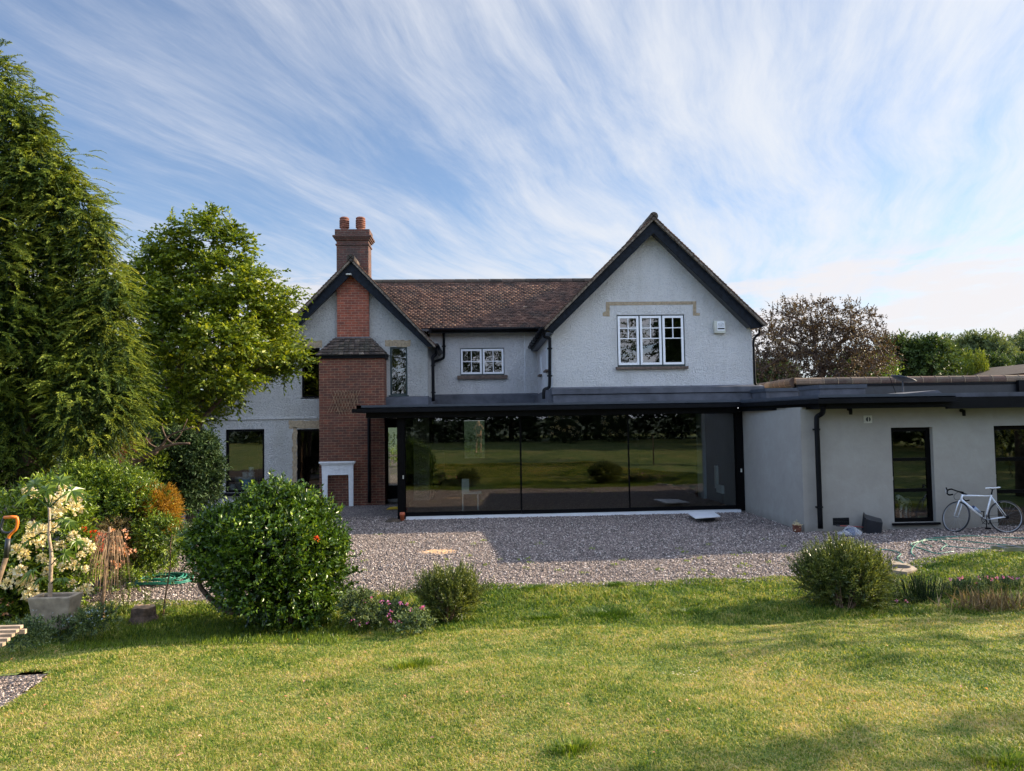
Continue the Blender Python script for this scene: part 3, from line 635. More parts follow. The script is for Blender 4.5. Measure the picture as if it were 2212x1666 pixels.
# ---- left gable
YL = 22.5; YLB = 22.15
xl0, xl1 = X(441, YL, 900), X(924, YL, 780)
apx = at(759, 580, YL)
WL = [(xl0, -.15), (xl0, Z(441, 893, YL)), (apx.x, apx.z), (xl1, Z(924, 738, YL)), (xl1, -.15)]
h1 = rect(487, 927.5, 571, 1064, YL); h2 = rect(641, 927, 694, 1062, YL); h3 = rect(652, 752, 691, 859, YL); h4 = rect(842.5, 749.5, 880, 854, YL); h5 = rect(834, 905, 862, 1078, YL)
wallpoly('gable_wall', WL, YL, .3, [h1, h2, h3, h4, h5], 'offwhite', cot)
window(h1, YL + .06, cot, w=.07, sill=(.08, .14, .10), sillmat='black')
window(h2, YL + .06, cot, w=.07, sill=(.04, .14, .10), sillmat='black')
window(h3, YL + .05, cot, w=.055, sill=(.04, .05, .04), sillmat='black')
window(h4, YL + .03, cot, w=.055, sill=(.04, .05, .04), sillmat='darkgreen', frame='darkgreen')
x0, x1, z0, z1 = h5; mb = MB(); framebox(mb, x0, x1, z0, z1, .06, YL + .02, YL + .1, .42); mb.box((x0 + .06, YL + .03, Z(848, 924, YL)), (x1 - .06, YL + .09, z1 - .06))
f = mb.build('side_door', 'alu', cot); MB().box((x0 + .055, YL + .05, z0 + .41), (x1 - .055, YL + .056, Z(848, 924, YL) + .005)).build('pane', 'glass', f)
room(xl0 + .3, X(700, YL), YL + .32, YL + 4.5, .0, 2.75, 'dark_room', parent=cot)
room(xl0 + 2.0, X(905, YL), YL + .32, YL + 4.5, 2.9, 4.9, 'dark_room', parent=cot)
patch(643, 736, 696, 752, YL - .006, seed=2); patch(832, 735, 886.5, 749, YL - .006, seed=3); patch(624, 909, 697, 926, YL - .006, seed=4)
patch(632, 922, 641.5, 1076, YL - .006, seed=5, rag=1.6)
# bellcast string course
a = at(441, 906, YL); b = at(690, 903, YL)
MB().prism([(a.x, YL - .035, a.z - .03), (a.x, YL + .01, a.z - .045), (a.x, YL + .01, a.z + .07), (a.x, YL - .008, a.z + .05)], (b.x - a.x, 0, 0)).build('string_course', 'offwhite', cot)
# ---- brick chimney breast, hipped shoulder, upper stack
YC = 21.92; c0, c1 = X(689.5, YC, 900), X(830.5, YC, 900); zc = Z(760, 773, YC)
MB().box((c0, YC, -.15), (c1, YL + .1, zc)).build('chimney_breast', 'brick_low', cot)
MB().box((c0 - .05, YC - .06, zc - .02), (c1 + .05, YL, Z(760, 763.5, YC))).build('fascia', 'black', cot)
YU = 22.38; u0, u1 = X(727.5, YU, 650), X(796.5, YU, 650)
su = Z(760, 728, YU); tops = [(u0, su - .1), (u1, su - .1), (u1, Z(796, 619, YU)), (apx.x + .05, Z(760, 578, YU)), (u0, Z(727, 617, YU))]
MB().prism([(x, YU, z) for x, z in tops], (0, .2, 0)).build('upper_brickwork', 'brick', cot)
MB().box((u0 - .05, YU - .05, su - .10), (u1 + .05, YU + .02, su - .01)).build('flashing', 'lead', cot)
def tiles(origin, eave, upv, n_along, n_up, tw, ex, th, seed, clip=None, tl=None, lift=.0, size_j=.05):
    """rows of plain tiles: origin = eaves corner, eave = unit vector along eaves, upv = unit vector up the slope"""
    r = np.random.default_rng(seed); e = np.array(eave, float); u = np.array(upv, float); nn = np.cross(e, u); nn /= np.linalg.norm(nn)
    if nn[2] < 0: nn = -nn
    i, j = np.meshgrid(np.arange(n_along + 1), np.arange(n_up)); i = i.ravel(); j = j.ravel(); n = len(i)
    s0 = (i - .5 * (j % 2)) * tw; s1 = s0 + tw - .004; s0 = np.clip(s0, 0, n_along * tw); s1 = np.clip(s1, 0, n_along * tw); k = s1 - s0 > .02
    t0 = j * ex + r.normal(size=n) * .006; t1 = t0 + (tl or ex * 1.5)
    lift0 = th * 1.6 + r.random(n) * th * .8; lift1 = np.full(n, th * .3)
    if clip is not None: k &= clip(s0, s1, t0)
    s0, s1, t0, t1, lift0, lift1 = (q[k] for q in (s0, s1, t0, t1, lift0, lift1)); n = len(s0); jj = r.normal(size=n) * .004
    O = np.array(origin, float)
    def pt(s, t, l): return O + s[:, None] * e + t[:, None] * u + l[:, None] * nn
    V = np.stack([pt(s0, t0 + jj, lift0), pt(s1, t0 - jj, lift0 + jj), pt(s1, t1, lift1), pt(s0, t1, lift1), pt(s0, t0 + jj, lift0 - th), pt(s1, t0 - jj, lift0 + jj - th), pt(s1, t1, lift1 - th), pt(s0, t1, lift1 - th)], 1).reshape(-1, 3)
    Fb = np.array([(0, 1, 2, 3), (4, 7, 6, 5), (0, 4, 5, 1), (1, 5, 6, 2), (2, 6, 7, 3), (3, 7, 4, 0)])
    F = (np.arange(n)[:, None, None] * 8 + Fb[None]).reshape(-1, 4)
    return V, F, np.repeat(np.clip(r.beta(2.2, 2.4, n), 0, 1), 6)
def join(lst):
    off = 0; V = []; F = []; T = []
    for v, f, t in lst: V.append(v); F.append(f + off); T.append(t); off += len(v)
    return np.concatenate(V), np.concatenate(F), np.concatenate(T)
# shoulder roof (hipped, three slopes)
e0 = Vector((c0 - .08, YC - .10, zc + .07)); e1 = Vector((c1 + .08, YC - .10, zc + .07)); t0 = Vector((u0 - .02, YU - .02, su - .02)); t1 = Vector((u1 + .02, YU - .02, su - .02))
g0 = Vector((c0 - .08, YL, zc + .07)); g1 = Vector((c1 + .08, YL, zc + .07))
lst = []
def slopetiles(a, b, tt0, tt1, seed, nrow):
    """trapezium slope a-b (eaves) to tt0-tt1 (top) in rows of tiles"""
    V = []; F = []; T = []; r = random.Random(seed)
    nn = (b - a).cross(tt0 - a).normalized(); nn = nn if nn.z > 0 else -nn
    for j in range(nrow):
        f0 = j / nrow; f1 = min(1, (j + 1.45) / nrow); A0 = a.lerp(tt0, f0); B0 = b.lerp(tt1, f0); A1 = a.lerp(tt0, f1); B1 = b.lerp(tt1, f1); L0 = (B0 - A0).length; k = max(1, round(L0 / .165))
        for i in range(k + 1):
            s0 = max(0, (i - .5 * (j % 2)) / k); s1 = min(1, (i + 1 - .5 * (j % 2)) / k - .004)
            if s1 - s0 < .03: continue
            l = .035 + r.random() * .018; n = len(V); d = (B0 - A0).normalized() * 0
            p = [A0.lerp(B0, s0) + nn * l, A0.lerp(B0, s1) + nn * l, A1.lerp(B1, s1) + nn * .006, A1.lerp(B1, s0) + nn * .006]
            V += p + [q - nn * .018 for q in p]; F += [(n, n + 1, n + 2, n + 3), (n + 4, n + 7, n + 6, n + 5), (n, n + 4, n + 5, n + 1), (n + 1, n + 5, n + 6, n + 2), (n + 2, n + 6, n + 7, n + 3), (n + 3, n + 7, n + 4, n)]; T += [min(1, max(0, r.gauss(.45, .22)))] * 6
    return np.array([list(v) for v in V]), np.array(F), np.array(T)
v = join([slopetiles(e0, e1, t0, t1, 1, 7), slopetiles(g0, e0, g0.lerp(t0, .98), t0, 2, 7), slopetiles(e1, g1, t1, g1.lerp(t1, .98), 3, 7)])
mesh('shoulder_roof', v[0], v[1], 'moss_tile', cot, v[2])
MB().add([e0, e1, t1, t0, g0, g1], [(0, 1, 2, 3), (4, 0, 3), (1, 5, 2), (0, 4, 5, 1)]).build('roof_deck', 'soffit', cot)
# ---- gable roofs
def gable_roof(apexpx, Lend, Rend, Yf, yback, wallY, seed, barge_w=.30, lenL=None):
    """apexpx: tile apex; Lend/Rend: outer ends of the tile line in the picture"""
    A = at(*apexpx, Yf)
    lst = []
    for end, sgn, sd in ((Lend, -1, seed), (Rend, 1, seed + 1)):
        E = at(*end, Yf); u = (Vector((A.x, 0, A.z)) - Vector((E.x, 0, E.z))); Ls = u.length; u.normalize()
        n_up = int(Ls / .105); ex = Ls / n_up
        nn = Vector((-u.z, 0, u.x)) if sgn > 0 else Vector((u.z, 0, -u.x)); nn = nn if nn.z > 0 else -nn
        n_al = int((yback - Yf) / .165)
        o = Vector((E.x, Yf, E.z)) - nn * .05
        lst.append(tiles(o, (0, 1, 0), u, n_al, n_up, .165, ex, .014, sd, tl=ex * 1.6))
        # deck slab
        p = [Vector((E.x, Yf + .02, E.z)) - nn * .06, Vector((A.x, Yf + .02, A.z)) - nn * .06, Vector((A.x, Yf + .02, A.z)) - nn * .12, Vector((E.x, Yf + .02, E.z)) - nn * .12]
        MB().prism(p, (0, yback - Yf, 0)).build('roof_deck', 'verge', cot)
    V, F, T = join(lst)
    # half round ridge
    rm = MB(); y = Yf
    while y < yback - .1:
        rm.tube([(A.x, y, A.z - .07), (A.x, y + .44, A.z - .07)], [.12, .115], 12, t=random.Random(int(y * 100)).random()); y += .45
    mesh('roof_tiles', V, F, 'tile', cot, T)
    rm.build('ridge_tiles', 'moss_tile', cot, tint=True)
    return A
AR = gable_roof((1412.6, 461.5), (1171, 706), (1660, 698), YRB - .12, 31, YR, 40)
AL = gable_roof((757.5, 552), (425, 893), (945, 745), YLB - .12, 30, YL, 50)
# bargeboards
def barge(pts_top, pts_bot, Y, name='bargeboard'):
    P = [at(a, b, Y) for a, b in pts_top] + [at(a, b, Y) for a, b in reversed(pts_bot)]
    return MB().prism(P, (0, .045, 0)).build(name, 'barge', cot)
barge([(1412.5, 472), (1179.6, 700)], [(1411.5, 503.5), (1210, 704), (1194.5, 719), (1178, 712)], YRB)
barge([(1412.5, 472), (1656, 697)], [(1411.5, 503.5), (1597, 682), (1622, 706), (1622, 711), (1647, 707)], YRB)
barge([(757.5, 566), (420, 904)], [(757.5, 594), (441, 906), (425, 912)], YLB)
barge([(757.5, 566), (938, 742)], [(757.5, 594), (923, 750), (937, 749)], YLB)
# boxed eaves ends, soffits under the verges
def soff(a, b, Y0, Y1, name='soffit'):
    A, B = at(*a, Y0), at(*b, Y0); MB().prism([A, B, B + Vector((0, 0, .03)), A + Vector((0, 0, .03))], (0, Y1 - Y0, 0)).build(name, 'soffit', cot)
soff((1411, 500), (1195, 716), YRB + .05, YR); soff((1411, 500), (1622, 707), YRB + .05, YR)
soff((757.5, 590), (442, 903), YLB + .05, YL); soff((757.5, 590), (925, 748), YLB + .05, YL)
# return wall and back part of right gable (left side), with two small windows
YM = 25.0
def sidewall(x, y0, y1, z0, z1, th, mat, holes=(), name='side_wall'):
    mb = MB(); ys = sorted(set([y0, y1] + [h[0] for h in holes] + [h[1] for h in holes]))
    for a, b in zip(ys, ys[1:]):
        hh = [h for h in holes if h[0] <= a + 1e-6 and h[1] >= b - 1e-6]
        if hh: mb.box((x, a, z0), (x + th, b, hh[0][2])); mb.box((x, a, hh[0][3]), (x + th, b, z1))
        else: mb.box((x, a, z0), (x + th, b, z1))
    return mb.build(name, mat, cot)
zeR = Z(1180, 705, YRB)
hs = [(21.0, 21.62, 3.95, 4.62), (23.2, 23.75, 3.95, 4.62)]
sidewall(XRL, YR + .3, YM, 2.85, zeR - .05, .28, 'white', hs)
for y0, y1, z0, z1 in hs:
    mb = MB(); mb.box((XRL - .01, y0, z0), (XRL + .05, y0 + .05, z1)); mb.box((XRL - .01, y1 - .05, z0), (XRL + .05, y1, z1)); mb.box((XRL - .009, y0 + .05, z0), (XRL + .05, y1 - .05, z0 + .05)); mb.box((XRL - .009, y0 + .05, z1 - .05), (XRL + .05, y1 - .05, z1)); mb.box((XRL - .005, (y0 + y1) / 2 - .02, z0 + .05), (XRL + .04, (y0 + y1) / 2 + .02, z1 - .05))
    f = mb.build('window', 'upvc', cot); MB().box((XRL + .02, y0 + .05, z0 + .05), (XRL + .026, y1 - .05, z1 - .05)).build('pane', 'oldglass', f)
    MB().box((XRL - .10, y0 - .05, z0 - .06), (XRL + .02, y1 + .05, z0 - .004)).build('sill', 'sill', f)
# small vertical shadow-gap bead at the corner of the gable wall
sidewall(XRR - .28, YR + .3, 31, 2.85, Z(1640, 700, YRB) - .05, .28, 'white')
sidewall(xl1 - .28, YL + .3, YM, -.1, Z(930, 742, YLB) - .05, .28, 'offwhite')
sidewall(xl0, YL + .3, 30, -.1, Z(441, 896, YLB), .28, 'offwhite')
# ---- recessed middle wall
xm0, xm1 = xl1 - .1, XRL + .1; zem = Z(1040, 711, YM - .1)
hm = rect(994, 752, 1089.5, 811, YM)
wallpoly('middle_wall', [(xm0, 2.7), (xm0, zem), (xm1, zem), (xm1, 2.7)], YM, .3, [hm], 'white', cot)
x0, x1, z0, z1 = hm; mb = MB(); framebox(mb, x0, x1, z0, z1, .03, YM + .02, YM + .10, .05); xm = (x0 + x1) / 2; mb.box((xm - .02, YM + .024, z0 + .05), (xm + .02, YM + .09, z1 - .03)); wf = mb.build('window', 'darkgreen', cot)
for a, b in ((x0 + .03, xm - .02), (xm + .02, x1 - .03)):
    casement(a, b, z0 + .05, z1 - .035, YM + .006, wf, [(z0 + z1) / 2 + .01], z0 + .1); MB().box((a + .055, YM + .04, z0 + .1), (b - .055, YM + .046, z1 - .09)).build('pane', 'oldglass', wf)
MB().box((x0 - .10, YM - .10, z0 - .13), (x1 + .10, YM + .02, z0 - .004)).build('sill', 'sill', wf)
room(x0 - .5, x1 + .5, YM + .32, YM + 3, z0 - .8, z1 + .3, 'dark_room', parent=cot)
# crack filler line and cable on the middle wall
a = at(1133, 717, YM - .008); b = at(1134, 850, YM - .008); MB().tube([a, a.lerp(b, .35) + Vector((.01, 0, 0)), b], .012, 5).build('cable', 'whitepaint', cot)
# main roof
ea = at(1040, 706.5, YM - .42); 
best = None
for k in range(400):
    Yr = YM + .5 + k * .02; zr = Z(1040, 607, Yr); ang = math.atan2(zr - ea.z, Yr - ea.y)
    if best is None or abs(ang - math.radians(42)) < best[0]: best = (abs(ang - math.radians(42)), Yr, zr)
YRg, ZRg = best[1], best[2]
xa, xb = X(757, 25), AR.x
u = Vector((0, YRg - ea.y, ZRg - ea.z)); Ls = u.length; u.normalize(); nup = int(Ls / .1); ex = Ls / nup; nal = int((xb - xa) / .165)
v = join([tiles((xa, ea.y, ea.z - .03), (1, 0, 0), u, nal, nup, .165, ex, .014, 60, tl=ex * 1.6), tiles((xa, 2 * YRg - ea.y, ea.z - .03), (1, 0, 0), Vector((0, -u.y, u.z)), nal, nup, .165, ex, .014, 61, tl=ex * 1.6)])
mesh('roof_tiles', v[0], v[1], 'tile', cot, v[2])
MB().prism([(xa, ea.y + .02, ea.z - .04), (xa, YRg, ZRg - .04), (xa, YRg, ZRg - .12), (xa, ea.y + .02, ea.z - .12)], (xb - xa, 0, 0)).build('roof_deck', 'soffit', cot)
rm = MB(); x = xa
while x < xb: rm.tube([(x, YRg, ZRg - .03), (x + .44, YRg, ZRg - .03)], [.11, .105], 10, t=random.Random(int(x * 97)).random() * .6); x += .45
rm.build('ridge_tiles', 'moss_tile', cot, tint=True)
# gutters
def gut(pts, r=.055, parent=cot, name='gutter', m='black'): return MB().tube(pts, r, 10).build(name, m, parent, True)
gut([(xm0 + .1, ea.y - .06, ea.z - .09), (xm1 - .1, ea.y - .06, ea.z - .09)], .065)
MB().box((xm0, ea.y, ea.z - .20), (xm1, ea.y + .04, ea.z - .04)).build('fascia', 'black', cot)
gR = at(1174, 709, YRB); gx = gR.x - .03
gut([(gx, YRB - .10, gR.z - .02), (gx, YM - .3, gR.z - .02)], .06)
for k in range(6): MB().torus((gx, YRB + .3 + k * .75, gR.z - .02), (0, 1, 0), .066, .012, 14, 6).build('gutter_clip', 'black', cot)
MB().box((gx + .06, YRB - .02, gR.z - .13), (gx + .10, YM - .2, gR.z + .05)).build('fascia', 'black', cot)
MB().box((gx + .10, YRB + .05, gR.z - .14), (XRL + .02, YM - .05, gR.z - .11)).build('soffit', 'greytrim', cot)
gL = at(943, 748, YLB); gut([(gL.x + .02, YLB - .10, gL.z + .03), (gL.x + .02, YM - .4, gL.z + .03)], .06)
MB().box((gL.x - .07, YLB - .02, gL.z - .08), (gL.x - .04, YM - .2, gL.z + .08)).build('fascia', 'black', cot)
# downpipes
def pipe(pts, r=.037, parent=cot, name='downpipe', clips=(), m='black'):
    o = MB().tube(spline(pts, 5), r, 10).build(name, m, parent, True)
    for c in clips: MB().torus(c, (0, 0, 1), r + .006, .012, 14, 5).box((c[0] - .07, c[1] - .01, c[2] - .02), (c[0] + .07, c[1] + .06, c[2] + .02)).build('bracket', m, o)
    return o
Yd = YL - .10
p = [at(942, 752, Yd - .2), at(942, 764, Yd), at(935, 772, Yd), at(935, 780, Yd), at(935.5, 820, Yd), at(936, 867, Yd)]
pipe(p, .05, clips=[at(935.5, 790, Yd), at(936, 848, Yd)])
Ye = YM - .12
p = [at(958.5, 716, Ye), at(958.8, 740, Ye), at(958.8, 769, Ye), at(955, 775, Ye), at(940, 781, Ye - .1), at(936, 785, Ye - .4)]
pipe(p, .045, clips=[at(958.6, 748, Ye)])
Yf = YR - .13
p = [at(1176, 715, Yf - .2), at(1176, 727, Yf - .12), at(1186, 730.5, Yf), at(1187.5, 738, Yf), at(1187.5, 800, Yf), at(1187, 832, Yf), at(1184, 838, Yf), at(1177, 841, Yf - .05), at(1174.5, 846, Yf - .1), at(1174.5, 862, Yf - .1)]
pipe(p, .045, clips=[at(1187.5, 753, Yf), at(1187.5, 812, Yf)])
p = [at(1640, 712, Yf - .05), at(1640, 720, Yf), at(1629, 732, Yf), at(1628, 745, Yf), at(1630, 800, Yf), at(1632, 829, Yf), at(1640, 834, Yf), at(1644, 842, Yf), at(1645, 862, Yf)]
pipe(p, .035)
# flashings / upstands of the flat roof
zf = Z(1400, 835, YR); x0 = XRL - .02; x1 = X(1638, YR, 833)
MB().box((x0, YR - .30, 2.82), (x1, YR - .002, zf - .22)).build('upstand', 'felt', cot)
MB().prism([(x0 - .04, YR - .34, zf - .20), (x0 - .04, YR - .34, zf - .05), (x0 - .04, YR - .003, zf + .01), (x0 - .04, YR - .003, zf - .20)], (x1 - x0 + .08, 0, 0)).build('flashing', 'felt', cot)
zf2 = Z(1040, 851, YM)
MB().prism([(xm0, YM - .14, 2.85), (xm0, YM - .10, zf2 - .05), (xm0, YM - .003, zf2), (xm0, YM - .003, 2.85)], (xm1 - xm0, 0, 0)).build('flashing', 'felt', cot)
MB().prism([(XRL - .16, YR - .2, 2.85), (XRL - .12, YR - .2, zf - .06), (XRL - .002, YR - .2, zf), (XRL - .002, YR - .2, 2.85)], (0, YM - YR + .1, 0)).build('flashing', 'felt', cot)
za = Z(870, 856, YL - .2); xa_, xb_ = X(817, YL - .2, 860), xl1 + .02
MB().prism([(xa_, YL - .26, 2.8), (xa_, YL - .24, za - .05), (xa_, YL - .003, za), (xa_, YL - .003, 2.8)], (xb_ - xa_, 0, 0)).build('flashing', 'felt', cot)
MB().prism([(xl1 + .002, YL - .1, 2.8), (xl1 + .002, YL - .1, za), (xl1 + .12, YL - .1, za - .06), (xl1 + .14, YL - .1, 2.8)], (0, YM - YL + .1, 0)).build('flashing', 'felt', cot)
# ---- chimney stack with two pots
YS = 23.1; s0, s1 = X(727, YS, 560), X(796, YS, 560); sd = .62
zt = Z(760, 496, YS); zz = lambda py: Z(760, py, YS)
st = MB().box((s0, YS, 3.5), (s1, YS + sd, zz(530))); 
st.box((s0 - .03, YS - .03, zz(530)), (s1 + .03, YS + sd + .03, zz(527)))
st.box((s0, YS, zz(527)), (s1, YS + sd, zz(519.5))); st.box((s0 - .04, YS - .04, zz(519.5)), (s1 + .04, YS + sd + .04, zz(516.5))); st.box((s0 - .075, YS - .075, zz(516.5)), (s1 + .075, YS + sd + .075, zz(513)))
st.box((s0 - .11, YS - .11, zz(513)), (s1 + .11, YS + sd + .11, zz(509.5))); st.box((s0 - .045, YS - .045, zz(509.5)), (s1 + .045, YS + sd + .045, zt))
stack = st.build('chimney_stack', 'brick_old', cot)
for px in (744, 779):
    c = at(px, 496, YS + .3); k = 1.02; z0 = zt - .02
    prof = [(.155, 0), (.155, .06), (.13, .08), (.125, .14)]
    for q in range(4): b = .15 + q * .072; prof += [(.125, b), (.158, b + .012), (.158, b + .05), (.125, b + .062)]
    prof += [(.14, .45), (.155, .47), (.15, .50), (.11, .53), (.10, .50)]
    MB().lathe((c.x, YS + .3, z0), [(a * k, b * .95) for a, b in prof], 18).build('chimney_pot', 'terracotta', stack, True)
# floodlight under the gable peak
mb = MB().box(tuple(at(747, 591, YLB - .14)), tuple(at(760, 595, YLB - .02))); mb.build('floodlight', 'cream', cot)
# ================================================================== the glass extension and the right wing
ext = thing('glass_extension', (2, 18.6, 0), 'flat-roofed modern extension with wide sliding glass doors and pale rendered wing', 'extension')
GY = 18.65; ZT = 2.90; ZG = -.06
xp0 = X(859, GY, 1000); xp1 = X(874.5, GY, 1000); xg = [xp1, X(1125, GY, 1000), X(1358.5, GY, 1000), X(1590, GY, 1000)]; xr = X(1605, GY, 1000)
def seg(mb, P, Q, off0, off1, z0, z1):
    """wall-like box between plan points, offset to the inner side"""
    pass
XW = xr + .01            # face of the wing's side wall
YW = 15.2; xW1 = 13.5
# roof outline in plan
e = [(X(770, 18.1, 880), 18.1), (X(1600, 18.1, 865), 18.1), (X(1768, 14.6, 855), 14.6), (X(2064, 14.6, 850), 14.6)]
roofpoly = [e[0], e[1], e[2], e[3], (e[3][0], 19.0), (xW1, 19.0), (xW1, 22), (XRR + .0, 22), (XRR, YR + .2), (XRL - .0, YR + .2), (XRL, YM), (xl1, YM), (xl1, YL), (c1 + .0, YL), (c1, YC + .0), (e[0][0], YC - .02)]
MB().prism([(a, b, 2.78) for a, b in roofpoly], (0, 0, .06)).build('roof_slab', 'felt', ext)
def strip(line, inset, z0, z1, th, name, mat):
    """a band following the eaves line, set back by inset (towards the house = left normal)"""
    n = len(line); out = []
    def offs(d):
        res = []
        for i in range(n):
            p = Vector(line[i]); 
            ns = []
            if i > 0: q = (p - Vector(line[i - 1])).normalized(); ns.append(Vector((-q.y, q.x)))
            if i < n - 1: q = (Vector(line[i + 1]) - p).normalized(); ns.append(Vector((-q.y, q.x)))
            m = sum(ns, Vector((0, 0))).normalized(); m = m / max(.4, m.dot(ns[0])); res.append(p + m * d)
        return res
    A, B = offs(inset), offs(inset + th); mb = MB()
    for i in range(n - 1):
        a0, a1, b0, b1 = A[i], A[i + 1], B[i], B[i + 1]
        V = [(a0.x, a0.y, z0), (a1.x, a1.y, z0), (b1.x, b1.y, z0), (b0.x, b0.y, z0), (a0.x, a0.y, z1), (a1.x, a1.y, z1), (b1.x, b1.y, z1), (b0.x, b0.y, z1)]
        mb.add(V, [(0, 3, 2, 1), (4, 5, 6, 7), (0, 1, 5, 4), (1, 2, 6, 5), (2, 3, 7, 6), (3, 0, 4, 7)])
    return mb.build(name, mat, ext)
line = e; lineL = [(e[0][0] + .02, YC - .05), e[0]]
strip(line, 0, ZT - .085, ZT, .12, 'roof_edge', 'greytrim')
strip([(e[0][0], YC - .03), (e[0][0], 18.1)], .0, ZT - .087, ZT - .001, .12, 'roof_edge', 'greytrim')
strip([(e[0][0] - .10, 18.1 - .07)] + [(e[1][0] - .04, 18.03), (e[2][0] - .05, 14.53), (e[3][0] + .10, 14.53)], 0, ZT - .185, ZT - .087, .13, 'gutter', 'black')
strip([(e[0][0] + .2, 18.33), (e[1][0], 18.33)], 0, ZT - .33, ZT - .12, .28, 'beam', 'black')
strip([(e[1][0] + .02, 18.33), (e[2][0] + .06, 14.72), (e[3][0], 14.72)], .0, ZT - .30, ZT - .12, .06, 'fascia', 'black')
MB().prism([(e[0][0], 18.12, ZT - .19), (XW, 18.12, ZT - .19), (XW, YL, ZT - .19), (e[0][0], YL, ZT - .19)], (0, 0, .03)).build('soffit', 'black', ext)
MB().prism([(e[1][0] + .1, 18.3, ZT - .27), (e[2][0] + .12, 14.75, ZT - .27), (e[3][0], 14.75, ZT - .27), (e[3][0], YW + .02, ZT - .27), (XW + .02, YW + .02, ZT - .27), (XW + .02, 18.3, ZT - .27)], (0, 0, .02)).build('soffit', 'black', ext)
# wing walls
wA = rect(1925, 923.5, 2021, 1130, YW); a = at(1925, 923.4, YW); b = at(2017, 1129, YW); wA = (X(1928.5, YW, 1030), X(2018.5, YW, 1030), Z(1970, 1129, YW), Z(1970, 923.5, YW))
wB = (X(2151.5, YW, 1030), xW1 - .8, Z(2190, 1152, YW) + .03, Z(2190, 919.5, YW))
zw = ZT - .25
wallpoly('rendered_wall', [(XW, -.2), (XW, zw), (xW1, zw), (xW1, -.2)], YW, .3, [wA, wB], 'render', ext)
MB().box((XW, YW + .3, -.2), (XW + .3, GY + .1, zw)).build('rendered_side_wall', 'render', ext)
zt = lambda py: Z(1975, py, YW)
fA = window(wA, YW + .10, ext, w=.085, glass='glass', bars=(('h', Z(1975, 992.5, YW + .1)), ('h', Z(1975, 1059, YW + .1))), sill=(.06, .16, .05), sillmat='black', name='tall_window')
fB = window(wB, YW + .10, ext, w=.09, glass='glass', bars=(('h', Z(2180, 992, YW + .1)), ('h', Z(2180, 1062, YW + .1))), name='garden_door')
MB().box((wB[0] - .02, YW - .06, wB[2] - .08), (wB[1], YW + .1, wB[2] - .004)).build('threshold', 'concrete', ext)
for f_, x_ in ((fA, wA[0] + .04), (fB, wB[0] + .05)): MB().box((x_ - .012, YW + .075, 1.02), (x_ + .012, YW + .1, 1.1)).build('handle', 'steel', f_)
# glazed front: corner post, frames, three panes
mb = MB(); mb.box((xp0, GY - .10, ZG), (xp1 - .0, GY + .12, ZT - .3)); mb.build('corner_post', 'alu', ext)
MB().box((xg[3], GY - .06, ZG + .05), (xr, GY + .12, ZT - .3)).build('side_frame', 'alu', ext)
zg0 = .12; zg1 = Z(1100, 899, GY)
MB().box((xp1, GY - .05, zg1), (xg[3], GY + .12, ZT - .2)).build('head_frame', 'alu', ext)
for k in range(3):
    a, b = xg[k], xg[k + 1]; y0 = GY + (.0, -.03, .01)[k]
    mb = MB(); mb.box((a, y0, .02), (b, y0 + .05, zg0)); mb.box((a + .0, y0 + .001, zg0), (a + .022, y0 + .05, zg1)); mb.box((b - .022, y0 + .001, zg0), (b, y0 + .05, zg1)); mb.box((a + .022, y0, zg1 - .02), (b - .022, y0 + .05, zg1))
    f = mb.build('sliding_door', 'alu', ext); MB().box((a + .02, y0 + .02, zg0 - .01), (b - .02, y0 + .026, zg1 - .01)).build('pane', 'glass', f)
for x_ in ((xp0 + xp1) / 2 + .06, (xg[3] + xr) / 2): MB().box((x_ - .015, GY - .13, 1.0), (x_ + .015, GY - .10, 1.09)).build('handle', 'cream', ext)
MB().box((xp1 + .03, GY - .16, -.07), (xg[3] + .04, GY - .001, .018)).build('threshold', 'upvc', ext)
MB().box((xp0, GY + .12, ZG), (xp0 + .06, YL, ZT - .2)).build('side_wall', 'alu', ext)
# black pipe below the left overhang
pipe([at(797, 896, YC - .10), at(797.3, 960, YC - .10), at(797.7, 1086, YC - .10)], .05, ext)
# downpipe of the wing
Yp = YW - .13
pp = [at(1778, 877, Yp - .35), at(1778, 885, Yp - .3), at(1776, 893, Yp - .1), at(1766, 900, Yp), at(1764, 908, Yp), at(1765, 950, Yp), at(1768, 1050, Yp), at(1771.5, 1142, Yp)]
x_ = pp[4].x; pp[4:] = [Vector((x_, Yp, q.z)) for q in pp[4:]]
pipe(pp, .055, ext, clips=[Vector((x_, Yp, Z(1765, 928, Yp))), Vector((x_, Yp, Z(1770, 1096, Yp)))])
# second, lower roof on the right
x2 = X(2044, 14.8, 865)
MB().box((x2, 14.78, Z(2120, 882, 14.78)), (xW1, 14.84, Z(2120, 857.5, 14.78))).build('fascia', 'black', ext)
MB().box((x2 + .05, 14.84, zw - .001), (xW1, YW + .1, zw + .08)).build('soffit', 'black', ext)
MB().box((X(2062, 15.3, 850), 15.0, 2.72), (xW1, 22, Z(2120, 853.5, 15.0))).build('roof_slab', 'felt', ext)
MB().box((X(2058, 15.0, 850), 14.95, Z(2120, 857, 14.95)), (xW1, 15.1, Z(2120, 848, 14.95))).build('roof_edge', 'felt', ext)
# roof lights
def upst(px0, px1, pyt, Y0, Y1, name='roof_light'):
    a, b = X(px0, Y0, pyt), X(px1, Y0, pyt); z = Z((px0 + px1) / 2, pyt, Y0)
    o = MB().box((a, Y0, 2.84), (b, Y1, z - .09)).build(name, 'felt', ext); MB().box((a - .03, Y0 - .03, z - .09), (b + .03, Y1 + .03, z)).build('rim', 'greytrim', o); MB().box((a + .1, Y0 + .1, z), (b - .1, Y1 - .1, z + .015)).build('pane', 'glass', o)
upst(1771, 1869, 831, 16.6, 17.7); upst(1655, 1724, 838.5, 18.6, 19.6)
